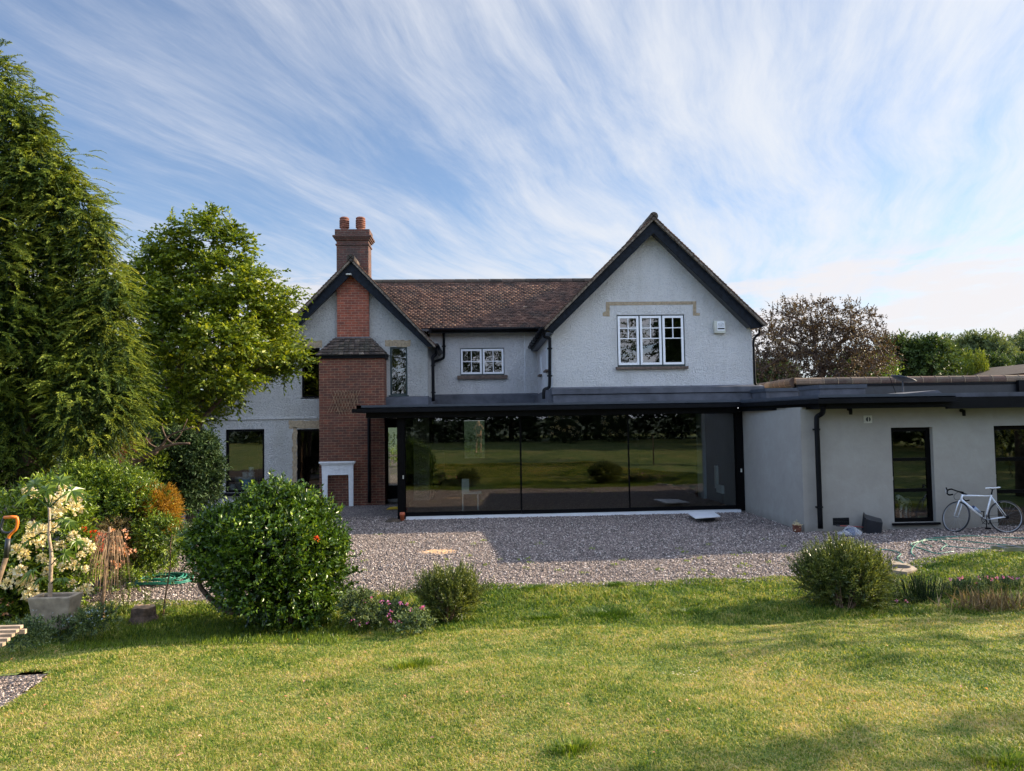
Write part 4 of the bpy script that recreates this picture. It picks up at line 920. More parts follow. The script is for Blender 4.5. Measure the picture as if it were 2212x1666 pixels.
# low tiled roof edge behind
a, b, c_ = at(1868, 858, 16.2), at(2026, 843, 16.2), at(2046, 851, 16.2)
MB().prism([(a.x, 16.2, 2.86), (b.x, 16.2, b.z), (c_.x, 16.2, 2.86)], (0, 1.6, 0)).build('low_ridge_roof', 'felt', ext)
# interior: floor, ceiling, walls with a far door, grey cupboards
YI = 31.0; d0, d1 = X(1000, YI - .3, 900), X(1046, YI - .3, 900)
MB().box((xp0 + .06, GY + .12, -.1), (XW, YI, .0)).build('interior_floor', 'floor', ext)
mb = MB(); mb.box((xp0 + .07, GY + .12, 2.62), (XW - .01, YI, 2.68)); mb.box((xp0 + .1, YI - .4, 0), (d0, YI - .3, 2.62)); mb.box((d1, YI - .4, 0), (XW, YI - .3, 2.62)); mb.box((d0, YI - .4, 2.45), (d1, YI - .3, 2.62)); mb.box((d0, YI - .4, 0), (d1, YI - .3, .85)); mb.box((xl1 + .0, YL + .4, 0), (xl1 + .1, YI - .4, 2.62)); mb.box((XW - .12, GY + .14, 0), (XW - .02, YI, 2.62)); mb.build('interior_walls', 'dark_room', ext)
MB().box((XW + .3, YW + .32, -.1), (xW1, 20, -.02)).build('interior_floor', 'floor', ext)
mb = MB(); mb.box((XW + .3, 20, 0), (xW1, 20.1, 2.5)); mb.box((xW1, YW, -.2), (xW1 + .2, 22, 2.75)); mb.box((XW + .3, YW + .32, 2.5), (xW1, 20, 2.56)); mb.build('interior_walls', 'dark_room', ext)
cx0, cx1 = X(1519, 21.3, 1000), XW - .15
cb = MB().box((cx0, 21.3, 0), (cx1, 21.9, 2.6)).build('cupboard', 'cupboard', ext)
for px in (1562, 1572): MB().box((X(px, 21.27, 960), 21.27, 1.0), (X(px, 21.27, 960) + .02, 21.3, 1.75)).build('handle', 'steel', cb)
# bench seat standing inside
bn = thing('bench', (X(1575, 20.1), 20.2, 0), 'cream upholstered bench inside the right end of the glass room', 'bench')
bx0, bx1 = X(1553, 20, 1000), X(1588, 20, 1000) + .1
MB().box((bx0, 20.3, .4), (bx1, 20.42, 1.05)).build('backrest', 'upholstery', bn); MB().box((bx0, 19.85, .30), (bx1, 20.3, .52)).build('seat', 'upholstery', bn)
for x_ in (bx0 + .05, bx1 - .1): MB().box((x_, 19.95, 0), (x_ + .05, 20.2, .30)).build('leg', 'black', bn)
# white chair inside near the left pane
Yc = 20.0; g = at(1015, 1062, Yc); ch = thing('chair', (g.x, Yc, 0), 'pale chair standing inside behind the left glass door', 'chair')
w_ = .22; MB().box((g.x - w_, Yc - .2, .44), (g.x + w_ + .1, Yc + .2, .48)).build('seat', 'upholstery', ch); MB().box((g.x - w_, Yc - .2, .48), (g.x - w_ + .2, Yc - .17, .86)).build('backrest', 'upholstery', ch)
for dx in (-w_ + .02, w_): 
    for dy in (-.18, .16): MB().tube([(g.x + dx, Yc + dy, 0), (g.x + dx, Yc + dy, .44)], .018, 6).build('leg', 'upholstery', ch)
# garden seen through the far door
ff = MB().box((d0, YI - .42, .85), (d0 + .05, YI - .32, 2.45)).build('far_window', 'black', ext); MB().box((d0 + .05, YI - .38, .86), (d1, YI - .374, 2.44)).build('pane', 'farglass', ff)  # tinted pane added to dim the garden seen through it
# ================================================================== fixtures
def ob(name, mb, mat, label, cat, group=None, smooth=False, **k):
    return tag(mb.build(name, mat, None, smooth, **k), label, cat, group)
# alarm box
a = at(1543, 693, YR - .12); b = at(1567.5, 719, YR - .12)
al = thing('alarm_box', ((a.x + b.x) / 2, YR - .06, b.z), 'cream burglar alarm box on the white gable wall beside the large window', 'alarm box')
o = MB().prism([(a.x, YR - .10, b.z), (a.x, YR - .10, a.z - .01), (a.x, YR - .07, a.z), (a.x, YR - .002, a.z), (a.x, YR - .002, b.z)], (b.x - a.x, 0, 0)).build('casing', 'cream', al); bevel(o, .008)
W_ = b.x - a.x; H_ = a.z - b.z; fx = a.x + W_ * .28
MB().box((fx, YR - .104, b.z + H_ * .19), (b.x - W_ * .06, YR - .1005, a.z - H_ * .06)).build('face_plate', 'whitepaint', al)
MB().box((fx + .01, YR - .108, b.z + H_ * .29), (b.x - W_ * .08, YR - .1045, b.z + H_ * .40)).build('black_band', 'black', al)
def text(body, loc, size, mat, parent, name='lettering'):
    c = bpy.data.curves.new(name, 'FONT'); c.body = body; c.size = size; c.extrude = .001; c.align_x = 'CENTER'
    o = bpy.data.objects.new(name, c); COL.objects.link(o); bpy.context.view_layer.update()
    me = bpy.data.meshes.new_from_object(o.evaluated_get(bpy.context.evaluated_depsgraph_get())); bpy.data.objects.remove(o)
    n = bpy.data.objects.new(name, me); COL.objects.link(n); n.rotation_euler = (math.pi / 2, 0, 0); n.parent = parent; n.location = Vector(loc) - base(parent); me.materials.clear(); me.materials.append(M[mat]); return n
tx = (fx + b.x - W_ * .06) / 2
text('ALARMS', (tx, YR - .106, b.z + H_ * .585), .045, 'darkgreen', al)
mb = MB(); r = random.Random(5)
for zz_, n_ in ((.70, 7), (.52, 9), (.47, 9)):
    for k in range(n_):
        x_ = fx + .02 + (b.x - fx - .05) * k / n_; hh = .022 if zz_ > .6 else .008; mb.box((x_, YR - .1065, b.z + H_ * zz_), (x_ + .012, YR - .1045, b.z + H_ * zz_ + hh))
mb.tube([(tx - .07, YR - .106, b.z + H_ * .79), (tx, YR - .106, b.z + H_ * .86), (tx + .07, YR - .106, b.z + H_ * .79)], .004, 4)
mb.build('printing', 'darkgreen', al)
# wall lights on the wing
for px, py, lab in ((1836, 886, 'small black wall light on the pale wing near its downpipe'), (2080, 889, 'small black wall light on the pale wing above the bicycle')):
    c = at(px, py, YW - .07); t_ = thing('wall_light', (c.x, YW, c.z - .06), lab, 'wall light', 'black wall lights under the flat roof')
    MB().lathe((c.x, YW, c.z + .02), [(.035, 0), (.035, .012)], 12, axis=(0, -1, 0)).build('mount', 'black', t_)
    MB().tube(spline([(c.x, YW, c.z + .02), (c.x, YW - .06, c.z + .03), (c.x + .0, YW - .10, c.z)], 5), .022, 8).build('arm', 'black', t_, True)
    MB().lathe((c.x + .0, YW - .10, c.z - .10), [(.033, 0), (.036, .05), (.034, .12), (.02, .13)], 12).build('shade', 'black', t_, True)
# extractor vent
a = at(1866, 898, YW - .02); b = at(1884, 914, YW - .02)
t_ = thing('extractor_vent', ((a.x + b.x) / 2, YW, b.z), 'square cream extractor vent with round grille on the pale wall', 'vent')
MB().box((a.x, YW - .025, b.z), (b.x, YW - .001, a.z)).build('plate', 'cream', t_); c = Vector(((a.x + b.x) / 2, YW - .03, (a.z + b.z) / 2))
MB().lathe((c.x, YW - .025, c.z), [(.052, 0), (.052, .012)], 18, axis=(0, -1, 0)).build('grille', 'bin', t_); MB().box((c.x - .008, YW - .046, c.z - .05), (c.x + .008, YW - .038, c.z + .05)).build('bar', 'cream', t_)
# air brick
a = at(1799, 1119, YW); b = at(1834, 1134, YW); t_ = thing('air_brick', ((a.x + b.x) / 2, YW, b.z), 'black rectangular air grille low on the pale wall', 'air brick')
mb = MB(); mb.box((a.x, YW - .012, b.z), (b.x, YW - .001, a.z)); mb.build('frame', 'black', t_); mb = MB()
for k in range(5): z_ = b.z + (a.z - b.z) * (k + .5) / 5.0; mb.box((a.x + .01, YW - .018, z_ - .006), (b.x - .01, YW - .0125, z_ + .004))
mb.build('louvre', 'bin', t_)
# satellite dish on the roof
c = at(1943, 822, 17.6); t_ = thing('satellite_dish', (c.x, 17.6, 2.84), 'grey satellite dish lying almost edge-on above the flat roof', 'satellite dish')
A = Vector((.55, -.15, -.12)); ax = Vector((.30, -.04, .95)).normalized(); V = []; rr, nn_ = 6, 24; e1 = ax.orthogonal().normalized(); e2 = ax.cross(e1); cc = at(1950, 823.5, 17.6)
V.append(cc); F = []
for i in range(1, rr + 1):
    for j in range(nn_):
        a_ = 6.2832 * j / nn_; q = i / rr; V.append(cc + (e1 * math.cos(a_) + e2 * math.sin(a_)) * .30 * q + ax * .08 * q * q)
F += [(0, 1 + j, 1 + (j + 1) % nn_) for j in range(nn_)] + [(1 + (i - 1) * nn_ + j, 1 + i * nn_ + j, 1 + i * nn_ + (j + 1) % nn_, 1 + (i - 1) * nn_ + (j + 1) % nn_) for i in range(1, rr) for j in range(nn_)]
o = MB().add(V, F).build('dish', 'greytrim', t_, True); sm_ = o.modifiers.new('t', 'SOLIDIFY'); sm_.thickness = .012
MB().tube([(cc.x, 17.6, 2.84), (cc.x, 17.6, cc.z)], .02, 8).build('mast', 'greytrim', t_)
MB().tube([cc - Vector((.34, 0, -.12)), (cc.x - .22, 17.5, 2.9)], .008, 6).build('cable', 'black', t_)
# wooden trellis remains on the chimney breast
t_ = thing('trellis', (X(760, YC), YC - .05, Z(760, 895, YC)), 'small expanding willow trellis hanging on the brick chimney breast', 'trellis')
mb = MB()
for k in range(9):
    f = k / 8
    mb.tube([at(714 + 55 * f, 843 + 2 * f, YC - .03), at(735 + 48 * f - (8 if k > 6 else 0), 898 - 8 * f, YC - .03)], .007, 5)
    mb.tube([at(728 + 50 * f, 843, YC - .018), at(708 + 50 * f, 892 - 4 * f, YC - .018)], .007, 5)
mb.build('laths', 'deadwood', t_)
# ================================================================== outbuilding with tiled parapet, neighbour roof
YO = 21.5; ou = thing('outbuilding', (X(1950, YO), YO, 0), 'long dark outbuilding wall topped with brown ridge tiles behind the flat roof', 'outbuilding')
xo0 = X(1720.0, YO, 850); xo1 = 19.0; zo = Z(1960, 818, YO)
MB().box((xo0, YO, 0), (xo1, YO + .25, zo - .1)).build('wall', 'bin', ou)
MB().box((X(2195, YO), YO - .12, 2.0), (X(2212, YO), YO, zo - .1)).build('pier', 'black', ou)
MB().box((xo0, YO - .02, zo - .22), (X(2195, YO), YO - .001, zo - .14)).build('band', 'black', ou)
wl = Vector((X(1645, 25, 850), 25.0, 0)); mb = MB(); mb.prism([(xo0, YO, 0), (xo0, YO + .25, 0), (wl.x, wl.y + .25, 0), (wl.x, wl.y, 0)], (0, 0, zo - .1)); mb.build('side_wall', 'render', ou)
tm = MB(); x = xo0; r = random.Random(2)
while x < xo1: tm.tube([(x, YO + .12, zo - .07), (x + .43, YO + .12, zo - .07)], [.15, .145], 12, t=r.random() * .8); tm.tube([(x + .43, YO + .12, zo - .065), (x + .45, YO + .12, zo - .065)], .152, 12, t=1); x += .45
d = (wl - Vector((xo0, YO, 0))); n_ = int(d.length / .45); d = d / n_
for k in range(n_): p = Vector((xo0 + .0, YO + .12, zo - .07)) + d * k; tm.tube([p, p + d * .96], .15, 12, t=r.random() * .9); tm.tube([p + d * .96, p + d], .155, 12, t=1)
tm.build('ridge_tiles', 'coping', ou, tint=True)
nr = thing('neighbour_house', (X(2250, 40), 40, 0), 'neighbouring dark tiled roof at the right edge beyond the outbuilding', 'house')
a, b = at(2166, 810, 40), at(2262, 782, 40); c2 = at(2420, 810, 40)
MB().prism([(a.x, 38, a.z), (b.x, 38, b.z), (c2.x + 4, 38, a.z)], (0, 9, 0)).build('roof', 'tile', nr); MB().box((a.x + .5, 38.4, -.3), (c2.x + 3, 46, a.z)).build('wall', 'brick', nr)
# ================================================================== plants
M['camellia'] = leafmat('camellia_leaf', [(.012, .03, .006), (.035, .08, .010), (.10, .19, .018), (.30, .40, .05)], .34, .24, .5)
M['laurel'] = leafmat('laurel_leaf', [(.03, .07, .01), (.10, .17, .02), (.22, .31, .03), (.38, .45, .06)], .36, .28, .5)
M['maple'] = leafmat('maple_leaf', [(.022, .048, .008), (.085, .14, .015), (.20, .26, .025), (.40, .42, .05)], .42, .38, .4)
M['conifer'] = leafmat('conifer_spray', [(.018, .04, .010), (.095, .15, .025), (.23, .28, .04), (.42, .42, .07)], .6, .32, .2)
M['dark_rhodo'] = leafmat('dark_rhododendron_leaf', [(.014, .03, .012), (.03, .06, .022), (.06, .105, .04), (.12, .17, .06)], .55, .12, .22)
M['hebe'] = leafmat('narrow_leaf', [(.04, .065, .018), (.12, .155, .04), (.24, .28, .07), (.42, .43, .15)], .36, .22, .5)
M['golden'] = leafmat('golden_leaf', [(.25, .13, .015), (.42, .23, .02), (.58, .34, .03)], .5, .35)
M['olive'] = leafmat('olive_leaf', [(.05, .055, .02), (.13, .11, .045), (.24, .17, .08), (.4, .28, .16)], .6, .25)
M['purple'] = leafmat('purple_tree_leaf', [(.022, .015, .014), (.055, .036, .028), (.10, .066, .048), (.16, .13, .07)], .55, .25)
M['bluegreen'] = leafmat('low_herb_leaf', [(.035, .06, .025), (.09, .14, .055), (.19, .25, .10), (.34, .40, .19)], .55, .25)
M['hedge'] = leafmat('hedge_leaf', [(.015, .03, .01), (.035, .065, .015), (.075, .12, .025), (.13, .18, .04)], .55, .25)
M['farleaf'] = leafmat('distant_leaf', [(.06, .09, .045), (.10, .14, .06), (.16, .20, .075), (.24, .26, .10)], .7, .25)
M['petal_white'] = leafmat('white_petal', [(.60, .48, .30), (.80, .72, .55), (.92, .88, .78)], .5, .3)
M['petal_pink'] = leafmat('pink_petal', [(.55, .12, .45), (.72, .22, .62), (.85, .38, .75)], .5, .3)
M['petal_red'] = leafmat('red_petal', [(.6, .05, .02), (.8, .10, .04), (.9, .2, .08)], .5, .3)
M['petal_peach'] = leafmat('peach_petal', [(.55, .22, .12), (.70, .36, .22), (.8, .5, .36)], .5, .3)
M['petal_blue'] = leafmat('blue_petal', [(.35, .45, .7), (.55, .62, .8)], .5, .3)
M['straw'] = leafmat('dry_stalk', [(.16, .11, .06), (.34, .25, .15), (.50, .38, .24)], .8, .2)
def plant(name, loc, label, cat, group=None): return thing(name, loc, label, cat, group)
def trunks(par, list_, mat='bark', name='trunk'):
    for pts, r0, r1 in list_:
        P = spline(pts, 4); k = len(P); MB().tube(P, [r0 + (r1 - r0) * i / (k - 1) for i in range(k)], 9).build(name, mat, par, True)
def stems(par, c, top, n, r, spread, seed, mat='twig', name='stem', n_up=.9):
    rr = random.Random(seed); mb = MB()
    for k in range(n):
        a = rr.random() * 6.283; q = spread * math.sqrt(rr.random()); b = Vector((c.x + .12 * spread * math.cos(a), c.y + .12 * spread * math.sin(a), c.z - .03))
        e = Vector((top.x + q * math.cos(a), top.y + q * math.sin(a), c.z + (top.z - c.z) * n_up * (.6 + .4 * rr.random())))
        m = b.lerp(e, .5) + Vector((rr.uniform(-.05, .05), rr.uniform(-.05, .05), .04)); mb.tube(spline([b, m, e], 3), [r * (1 - .12 * i) for i in range(7)], 5)
    return mb.build(name, mat, par)
def flower(par, P, n, size, mat, r, name='flower_head', up=.2):
    """a ball of petals"""
    lv = Leaves(r.randrange(10 ** 6)); d = norm(lv.r.normal(size=(n, 3)) + np.array([0, -.25, .5])); B = np.array(P)[None] + d * size * .35
    k_ = .75 if n < 20 else .42; lv.leaves(B + (lv.r.normal(size=(n, 3)) * size * .06 if n > 20 else 0), d + lv.r.normal(size=(n, 3)) * .5, size * k_, size * k_ * .8, lv.r.random(n), up); return lv.build(name, mat, par)
def shrub(name, label, cat, c, blobs, n, ln, nl, L_, W_, mat, seed, ang=.9, droop=.05, up=.55, upb=.25, lo=.72, hi=1.02, jit=.3, dirup=.3, tv=.35, cull=.6, tmin=0, group=None, trunk=None, fill=True, clump=1):
    t = plant(name, c, label, cat, group); r = np.random.default_rng(seed)
    P, D = blobpts(r, blobs, n, lo, hi, upb, cull, clump); k = P[:, 2] > gz(P[:, 0], P[:, 1]) + .02; P, D = P[k], D[k]
    lv = Leaves(seed); lv.sprigs(P, D + np.array([0, 0, dirup]) + r.normal(size=P.shape) * .3, ln * (.6 + .6 * r.random(len(P))), nl, L_, W_, ang, droop, False, up, tbase=tmin + (1 - tmin) * r.random(len(P)), tv=tv, jit=jit)
    if fill:  # inner leaves in the darkest tint, interior shade put into their colour
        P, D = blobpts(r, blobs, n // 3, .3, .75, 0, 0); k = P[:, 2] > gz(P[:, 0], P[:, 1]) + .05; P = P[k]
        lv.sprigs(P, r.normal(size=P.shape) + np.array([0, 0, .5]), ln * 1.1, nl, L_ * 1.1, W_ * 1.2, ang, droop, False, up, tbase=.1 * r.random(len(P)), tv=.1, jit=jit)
    lv.build('foliage', mat, t); return t
rr = random.Random(77)
# ---- camellia dome
c = gnd(600, 1366); YB = c.y + .35
bl = [pblob(575, 1190, YB, 150, 105), pblob(605, 1125, YB, 90, 80), pblob(660, 1210, YB, 82, 118), pblob(490, 1175, YB, 78, 68), pblob(640, 1285, YB - .1, 85, 65), pblob(575, 1235, YB - .35, 110, 80), pblob(605, 1090, YB, 42, 40), pblob(700, 1245, YB + .1, 45, 80), pblob(442, 1180, YB + .1, 36, 40), pblob(570, 1180, YB - .45, 95, 75)]; bl = [(p, (a * .86, b2 * .86, h_ * .88)) for p, (a, b2, h_) in bl]
cam_ = shrub('camellia_bush', 'large rounded glossy camellia bush standing alone at the lawn edge', 'bush', c, bl, 3700, .18, 7, .075, .040, 'camellia', 501, ang=1.0, up=.5, lo=.76, hi=1.06, jit=.35, dirup=.3)
trunks(cam_, [([gp(c.x, c.y + .3, -.05), at(600, 1325, YB), at(560, 1322, YB - .05), at(500, 1322, YB), at(470, 1307, YB), at(432, 1266, YB), at(436, 1235, YB)], .055, .025), ([gp(c.x + .05, c.y + .3, -.05), at(640, 1300, YB), at(650, 1200, YB)], .05, .02), ([gp(c.x + .15, c.y + .32, -.05), at(670, 1300, YB), at(690, 1180, YB)], .04, .015), ([gp(c.x, c.y + .3, -.05), at(590, 1300, YB + .1), at(540, 1220, YB + .1)], .04, .015), ([gp(c.x + .1, c.y + .25, -.05), at(628, 1280, YB - .1), at(610, 1180, YB)], .03, .012)])
stems(cam_, gp(c.x + .12, c.y + .3), at(640, 1180, YB), 16, .014, .5, 5)
P = at(684, 1164.5, YB - .62); flower(cam_, P, 14, .045, 'petal_red', rr)
# ---- two upright narrow-leaved shrubs
c = gnd(965, 1345); Y1 = c.y + .15
s1_ = shrub('upright_shrub', 'smaller narrow-leaved green shrub between pink flowers and gravel', 'shrub', c, [pblob(970, 1293, Y1, 58, 40), pblob(978, 1270, Y1, 36, 26), pblob(1012, 1280, Y1, 26, 22), pblob(932, 1285, Y1, 26, 22), pblob(965, 1318, Y1, 42, 28)], 620, .25, 15, .052, .013, 'hebe', 502, ang=.7, up=.3, dirup=1.1, lo=.5, hi=.95, group='narrow-leaved shrubs at the edge of the lawn')
stems(s1_, c, at(965, 1240, Y1), 34, .007, .32, 6, n_up=.85)
c = gnd(1825, 1318); Y2 = c.y + .3
s2_ = shrub('upright_shrub', 'larger narrow-leaved green shrub in front of the grey upturned tub', 'shrub', c, [pblob(1825, 1252, Y2, 84, 50), pblob(1812, 1220, Y2, 50, 28), pblob(1875, 1240, Y2, 38, 28), pblob(1762, 1250, Y2, 34, 28), pblob(1830, 1288, Y2, 64, 32)], 1200, .27, 15, .057, .014, 'hebe', 503, ang=.7, up=.3, dirup=1.0, lo=.5, hi=.95, group='narrow-leaved shrubs at the edge of the lawn')
stems(s2_, c, at(1825, 1200, Y2), 46, .008, .48, 7, n_up=.85)
# ---- pink geraniums by the camellia
def lowclump(name, label, cat, px, py, rx, rz, n, mat, seed, L_=.035, W_=.028, ln=.09, flowers=(), fm='petal_pink', fs=.028, dY=0, extra=()):
    c = gnd(px, py); Y = c.y + .2 + dY
    t = shrub(name, label, cat, c, [pblob(px, py - rz * .8, Y, rx, rz, ry=.32)] + [pblob(*e) for e in extra], n, ln, 6, L_, W_, mat, seed, ang=1.1, up=.6, dirup=.6, lo=.6, fill=True)
    for fx, fy in flowers:
        q = at(fx, fy, Y - .36); flower(t, q, 8, fs, fm, rr, 'flower')
    return t
fl = [(rr.uniform(745, 915), rr.uniform(1285, 1352)) for k in range(22)]; fl = [(a, max(b, 1283 + (a - 745) * .18)) for a, b in fl]
lowclump('geranium', 'clump of pink geraniums spreading right of the camellia bush', 'flowers', 830, 1358, 62, 28, 620, 'bluegreen', 504, flowers=fl, fs=.034, extra=((775, 1312, 8.95, 34, 28, .3), (895, 1345, 8.7, 36, 13, .25)))
t = lowclump('golden_weed', 'yellow-green leafy weed at the foot of the camellia bush', 'plant', 692, 1360, 22, 12, 160, 'laurel', 505, L_=.06, W_=.03)
# tall grassy stalks left of the smaller shrub
c = gnd(855, 1300); t = plant('seed_stalks', c, 'few upright yellowish seed stalks behind the pink geraniums', 'plant'); lv = Leaves(506); n = 30; B = np.stack([c.x + .16 * lv.r.normal(size=n), c.y + .1 * lv.r.normal(size=n), np.full(n, c.z)], 1)
lv.sprigs(B, lv.r.normal(size=(n, 3)) * .12 + np.array([0, 0, 1]), .26 * (.6 + .5 * lv.r.random(n)), 9, .04, .012, .5, 0, twig=.004); lv.build('stalks', 'hebe', t)
# ---- right-hand flower bed
fl = [(1972, 1265), (1988, 1262), (2012, 1257), (2035, 1250)]
fl1 = [(1963, 1268), (1975, 1266), (1935, 1295), (1952, 1296)]
lowclump('thrift', 'low blue-green thrift with two pink flowers right of the larger shrub', 'flowers', 1948, 1318, 24, 14, 150, 'bluegreen', 507, flowers=[(1937, 1299), (1957, 1300)], L_=.05, W_=.006, dY=.1)
c = gnd(2010, 1308); t = plant('heather', c, 'dark spiky heather tuft in the right flower bed', 'plant'); lv = Leaves(508); n = 190; B = np.stack([c.x + .15 * lv.r.normal(size=n), c.y + .25 + .1 * lv.r.normal(size=n), np.full(n, c.z)], 1)
lv.sprigs(B, (B - np.array(c)) * .8 + np.array([0, -.1, .6]) + lv.r.normal(size=(n, 3)) * .08, .34 * (.6 + .5 * lv.r.random(n)), 12, .022, .008, .5, 0, twig=.005); lv.build('foliage', 'dark_rhodo', t)
lowclump('thrift', 'grey-green thrift mound with one bright pink flower beside the heather', 'flowers', 2085, 1305, 46, 24, 420, 'bluegreen', 509, flowers=[(2052, 1252), (2072, 1251), (2078, 1248)], L_=.05, W_=.007, dY=.2)
lowclump('thrift', 'wide thrift mound topped with many pink flowers near the right edge', 'flowers', 2160, 1298, 62, 26, 620, 'bluegreen', 510, flowers=[(2118 + 12 * k + rr.uniform(-3, 3), 1254 - rr.uniform(0, 9)) for k in range(9)] + [(2095, 1268), (2110, 1262)], L_=.05, W_=.008, dY=.4)
c = gnd(2160, 1322); t = plant('dry_grass', c, 'dry straw-coloured grass tuft in front of the thrift mounds', 'plant'); lv = Leaves(511); n = 260; B = np.stack([c.x + .30 * lv.r.normal(size=n), c.y + .1 + .1 * lv.r.normal(size=n), np.full(n, c.z)], 1)
lv.leaves(B, lv.r.normal(size=(n, 3)) * .38 + np.array([-.1, 0, 1]), .20 + .14 * lv.r.random(n), .010, lv.r.random(n), .1); lv.build('stalks', 'straw', t)
# ---- left garden: rhododendron with cream flowers
c = gnd(95, 1300); YR_ = 10.3
bl = [pblob(95, 1170, YR_, 88, 105), pblob(60, 1230, YR_, 70, 75), pblob(120, 1090, YR_, 50, 45), pblob(150, 1240, YR_, 45, 62), pblob(20, 1260, YR_ - .1, 40, 60), pblob(-40, 1200, YR_, 70, 110)]
rh = shrub('rhododendron', 'rhododendron covered in cream flower clusters behind the concrete planter', 'shrub', c, bl, 1300, .18, 7, .11, .035, 'laurel', 512, ang=1.1, up=.5, dirup=.2, lo=.75)
stems(rh, c, at(95, 1150, YR_), 12, .02, .5, 12)
for px, py, s in ((60, 1060, .12), (75, 1068, .10), (140, 1060, .15), (165, 1075, .15), (115, 1085, .17), (140, 1090, .17), (165, 1100, .14), (120, 1110, .12), (72, 1142, .16), (92, 1148, .15), (112, 1140, .12), (62, 1165, .12), (85, 1175, .12), (160, 1160, .13), (180, 1175, .13), (195, 1185, .11), (150, 1210, .10), (175, 1200, .09), (38, 1190, .14), (52, 1200, .13), (30, 1240, .13), (45, 1235, .13), (62, 1255, .16), (48, 1262, .13), (70, 1275, .15), (60, 1288, .12), (15, 1262, .12), (100, 1235, .10), (110, 1215, .11), (135, 1225, .1), (160, 1222, .10), (185, 1230, .08), (155, 1262, .09), (170, 1280, .11), (185, 1272, .11), (195, 1277, .08), (90, 1205, .1), (130, 1180, .12)):
    q = at(px, py, YR_ - .62 - .2 * rr.random() + (.25 if py < 1100 else 0)); flower(rh, q, 46, s * .95, 'petal_white', rr)
# concrete planter with fatsia
g = gnd(105, 1345); YP = 9.0
pl = thing('concrete_planter', gp(at(105, 1340, YP).x, YP), 'tapered concrete planter holding a tall fatsia stem', 'planter')
tL, tR, bL, bR = at(58, 1297, YP), at(152, 1287, YP), at(68, 1348, YP), at(140, 1346, YP); zt_ = (tL.z + tR.z) / 2; zb_ = tR.z - .42
mb = MB(); xs = [tL.x, tR.x]; w2 = (tR.x - tL.x); ins = .06; y0, y1 = YP, YP + .30
o_ = [(tL.x, y0), (tR.x, y0), (tR.x, y1), (tL.x, y1)]; i_ = [(tL.x + ins, y0 + ins), (tR.x - ins, y0 + ins), (tR.x - ins, y1 - ins), (tL.x + ins, y1 - ins)]; b_ = [(bL.x, y0 + .05), (bR.x, y0 + .05), (bR.x, y1 - .05), (bL.x, y1 - .05)]
V = [(x, y, zt_) for x, y in o_] + [(x, y, zt_) for x, y in i_] + [(x, y, zb_) for x, y in b_] + [(x, y, zt_ - .12) for x, y in i_]
F = [(k, (k + 1) % 4, (k + 1) % 4 + 4, k + 4) for k in range(4)] + [(k + 8, (k + 1) % 4 + 8, (k + 1) % 4, k) for k in range(4)] + [(k + 4, (k + 1) % 4 + 4, (k + 1) % 4 + 12, k + 12) for k in range(4)] + [(11, 10, 9, 8)]
bevel(mb.add(V, F).build('pot', 'concrete', pl), .012); MB().add([V[12], V[13], V[14], V[15]], [(0, 1, 2, 3)]).build('soil', 'soil', pl)
ft = thing('fatsia', (at(108, 1290, YP + .25).x, YP + .16, zt_ - .12), 'tall fatsia with large lobed yellow-green leaves growing from the planter', 'plant')
YF = YP + .16; stem = [at(108, 1292, YF), at(109, 1250, YF), at(111, 1200, YF), at(106, 1160, YF), at(107, 1125, YF), at(106, 1095, YF)]; stem[0].z = zt_ - .13
MB().tube(spline(stem, 4), [.026 - .0006 * k for k in range(21)], 8).build('stem', 'wood', ft, True)
def palmate(par, node, cpx, size, face, droop, seed):
    """fatsia leaf: stalk + 8 pointed lobes around the leaf centre"""
    r = np.random.default_rng(seed); C = np.array(cpx); nrm = norm(np.array(face, float)); ax = norm(np.cross(nrm, [0.1, .2, 1])); ay = np.cross(nrm, ax); V = []; F = []
    out = norm(C - np.array(node)); out = out - nrm * out.dot(nrm); out = norm(out); sd = np.cross(nrm, out)
    V.append(C); nl = 8; pts = []
    for k in range(nl * 2 + 1):
        a = (k / (nl * 2) - .5) * 2 * math.radians(150); rad = size * ((1.0 if k % 2 else .42)) * (1 - .25 * abs(k / (nl * 2) - .5) * 2)
        p = C + (out * math.cos(a) + sd * math.sin(a)) * rad + np.array([0, 0, -1]) * droop * (rad ** 2) / size - nrm * 0; 
        if k % 2 == 0: p = p + nrm * size * .08
        V.append(p)
    F = [(0, k, k + 1) for k in range(1, nl * 2 + 1)]
    mesh('leaf', V, F, 'laurel', par, tint=r.random(len(F)) * .3 + .25); return MB().tube([node, (Vector(node) + Vector(C)) / 2 + Vector((0, 0, .03)), C], .007, 5).build('leaf_stalk', 'laurel', par)
nodes = {0: at(110, 1222, YF), 1: at(107, 1150, YF), 2: at(106, 1125, YF), 3: at(106, 1098, YF), 4: at(109, 1262, YF)}
for k, (nd, px, py, dY, s, face, dr) in enumerate(((3, 75, 1045, 0, .2, (-.2, -.7, .6), .3), (3, 130, 1040, .05, .2, (.2, -.7, .6), .3), (3, 155, 1060, -.1, .22, (.3, -.5, .8), .4), (3, 100, 1060, -.12, .2, (0, -.8, .5), .4), (3, 60, 1070, .1, .2, (-.3, -.5, .8), .4), (2, 138, 1122, -.1, .14, (.3, -.5, .8), .5), (2, 80, 1130, -.1, .12, (-.3, -.5, .8), .5), (1, 150, 1128, -.15, .13, (.3, -.6, .7), .6), (0, 140, 1196, -.22, .15, (.2, -.85, .45), .4), (1, 165, 1168, 0, .15, (.3, -.4, .8), .6), (0, 70, 1232, -.1, .16, (-.2, -.4, .8), .6), (4, 135, 1250, -.15, .13, (.2, -.2, .9), .5), (1, 62, 1168, .1, .13, (-.3, -.4, .8), .5), (4, 88, 1250, -.1, .12, (-.2, -.3, .9), .6))):
    palmate(ft, nodes[nd], at(px, py, YF + dY), s, face, dr, 900 + k)
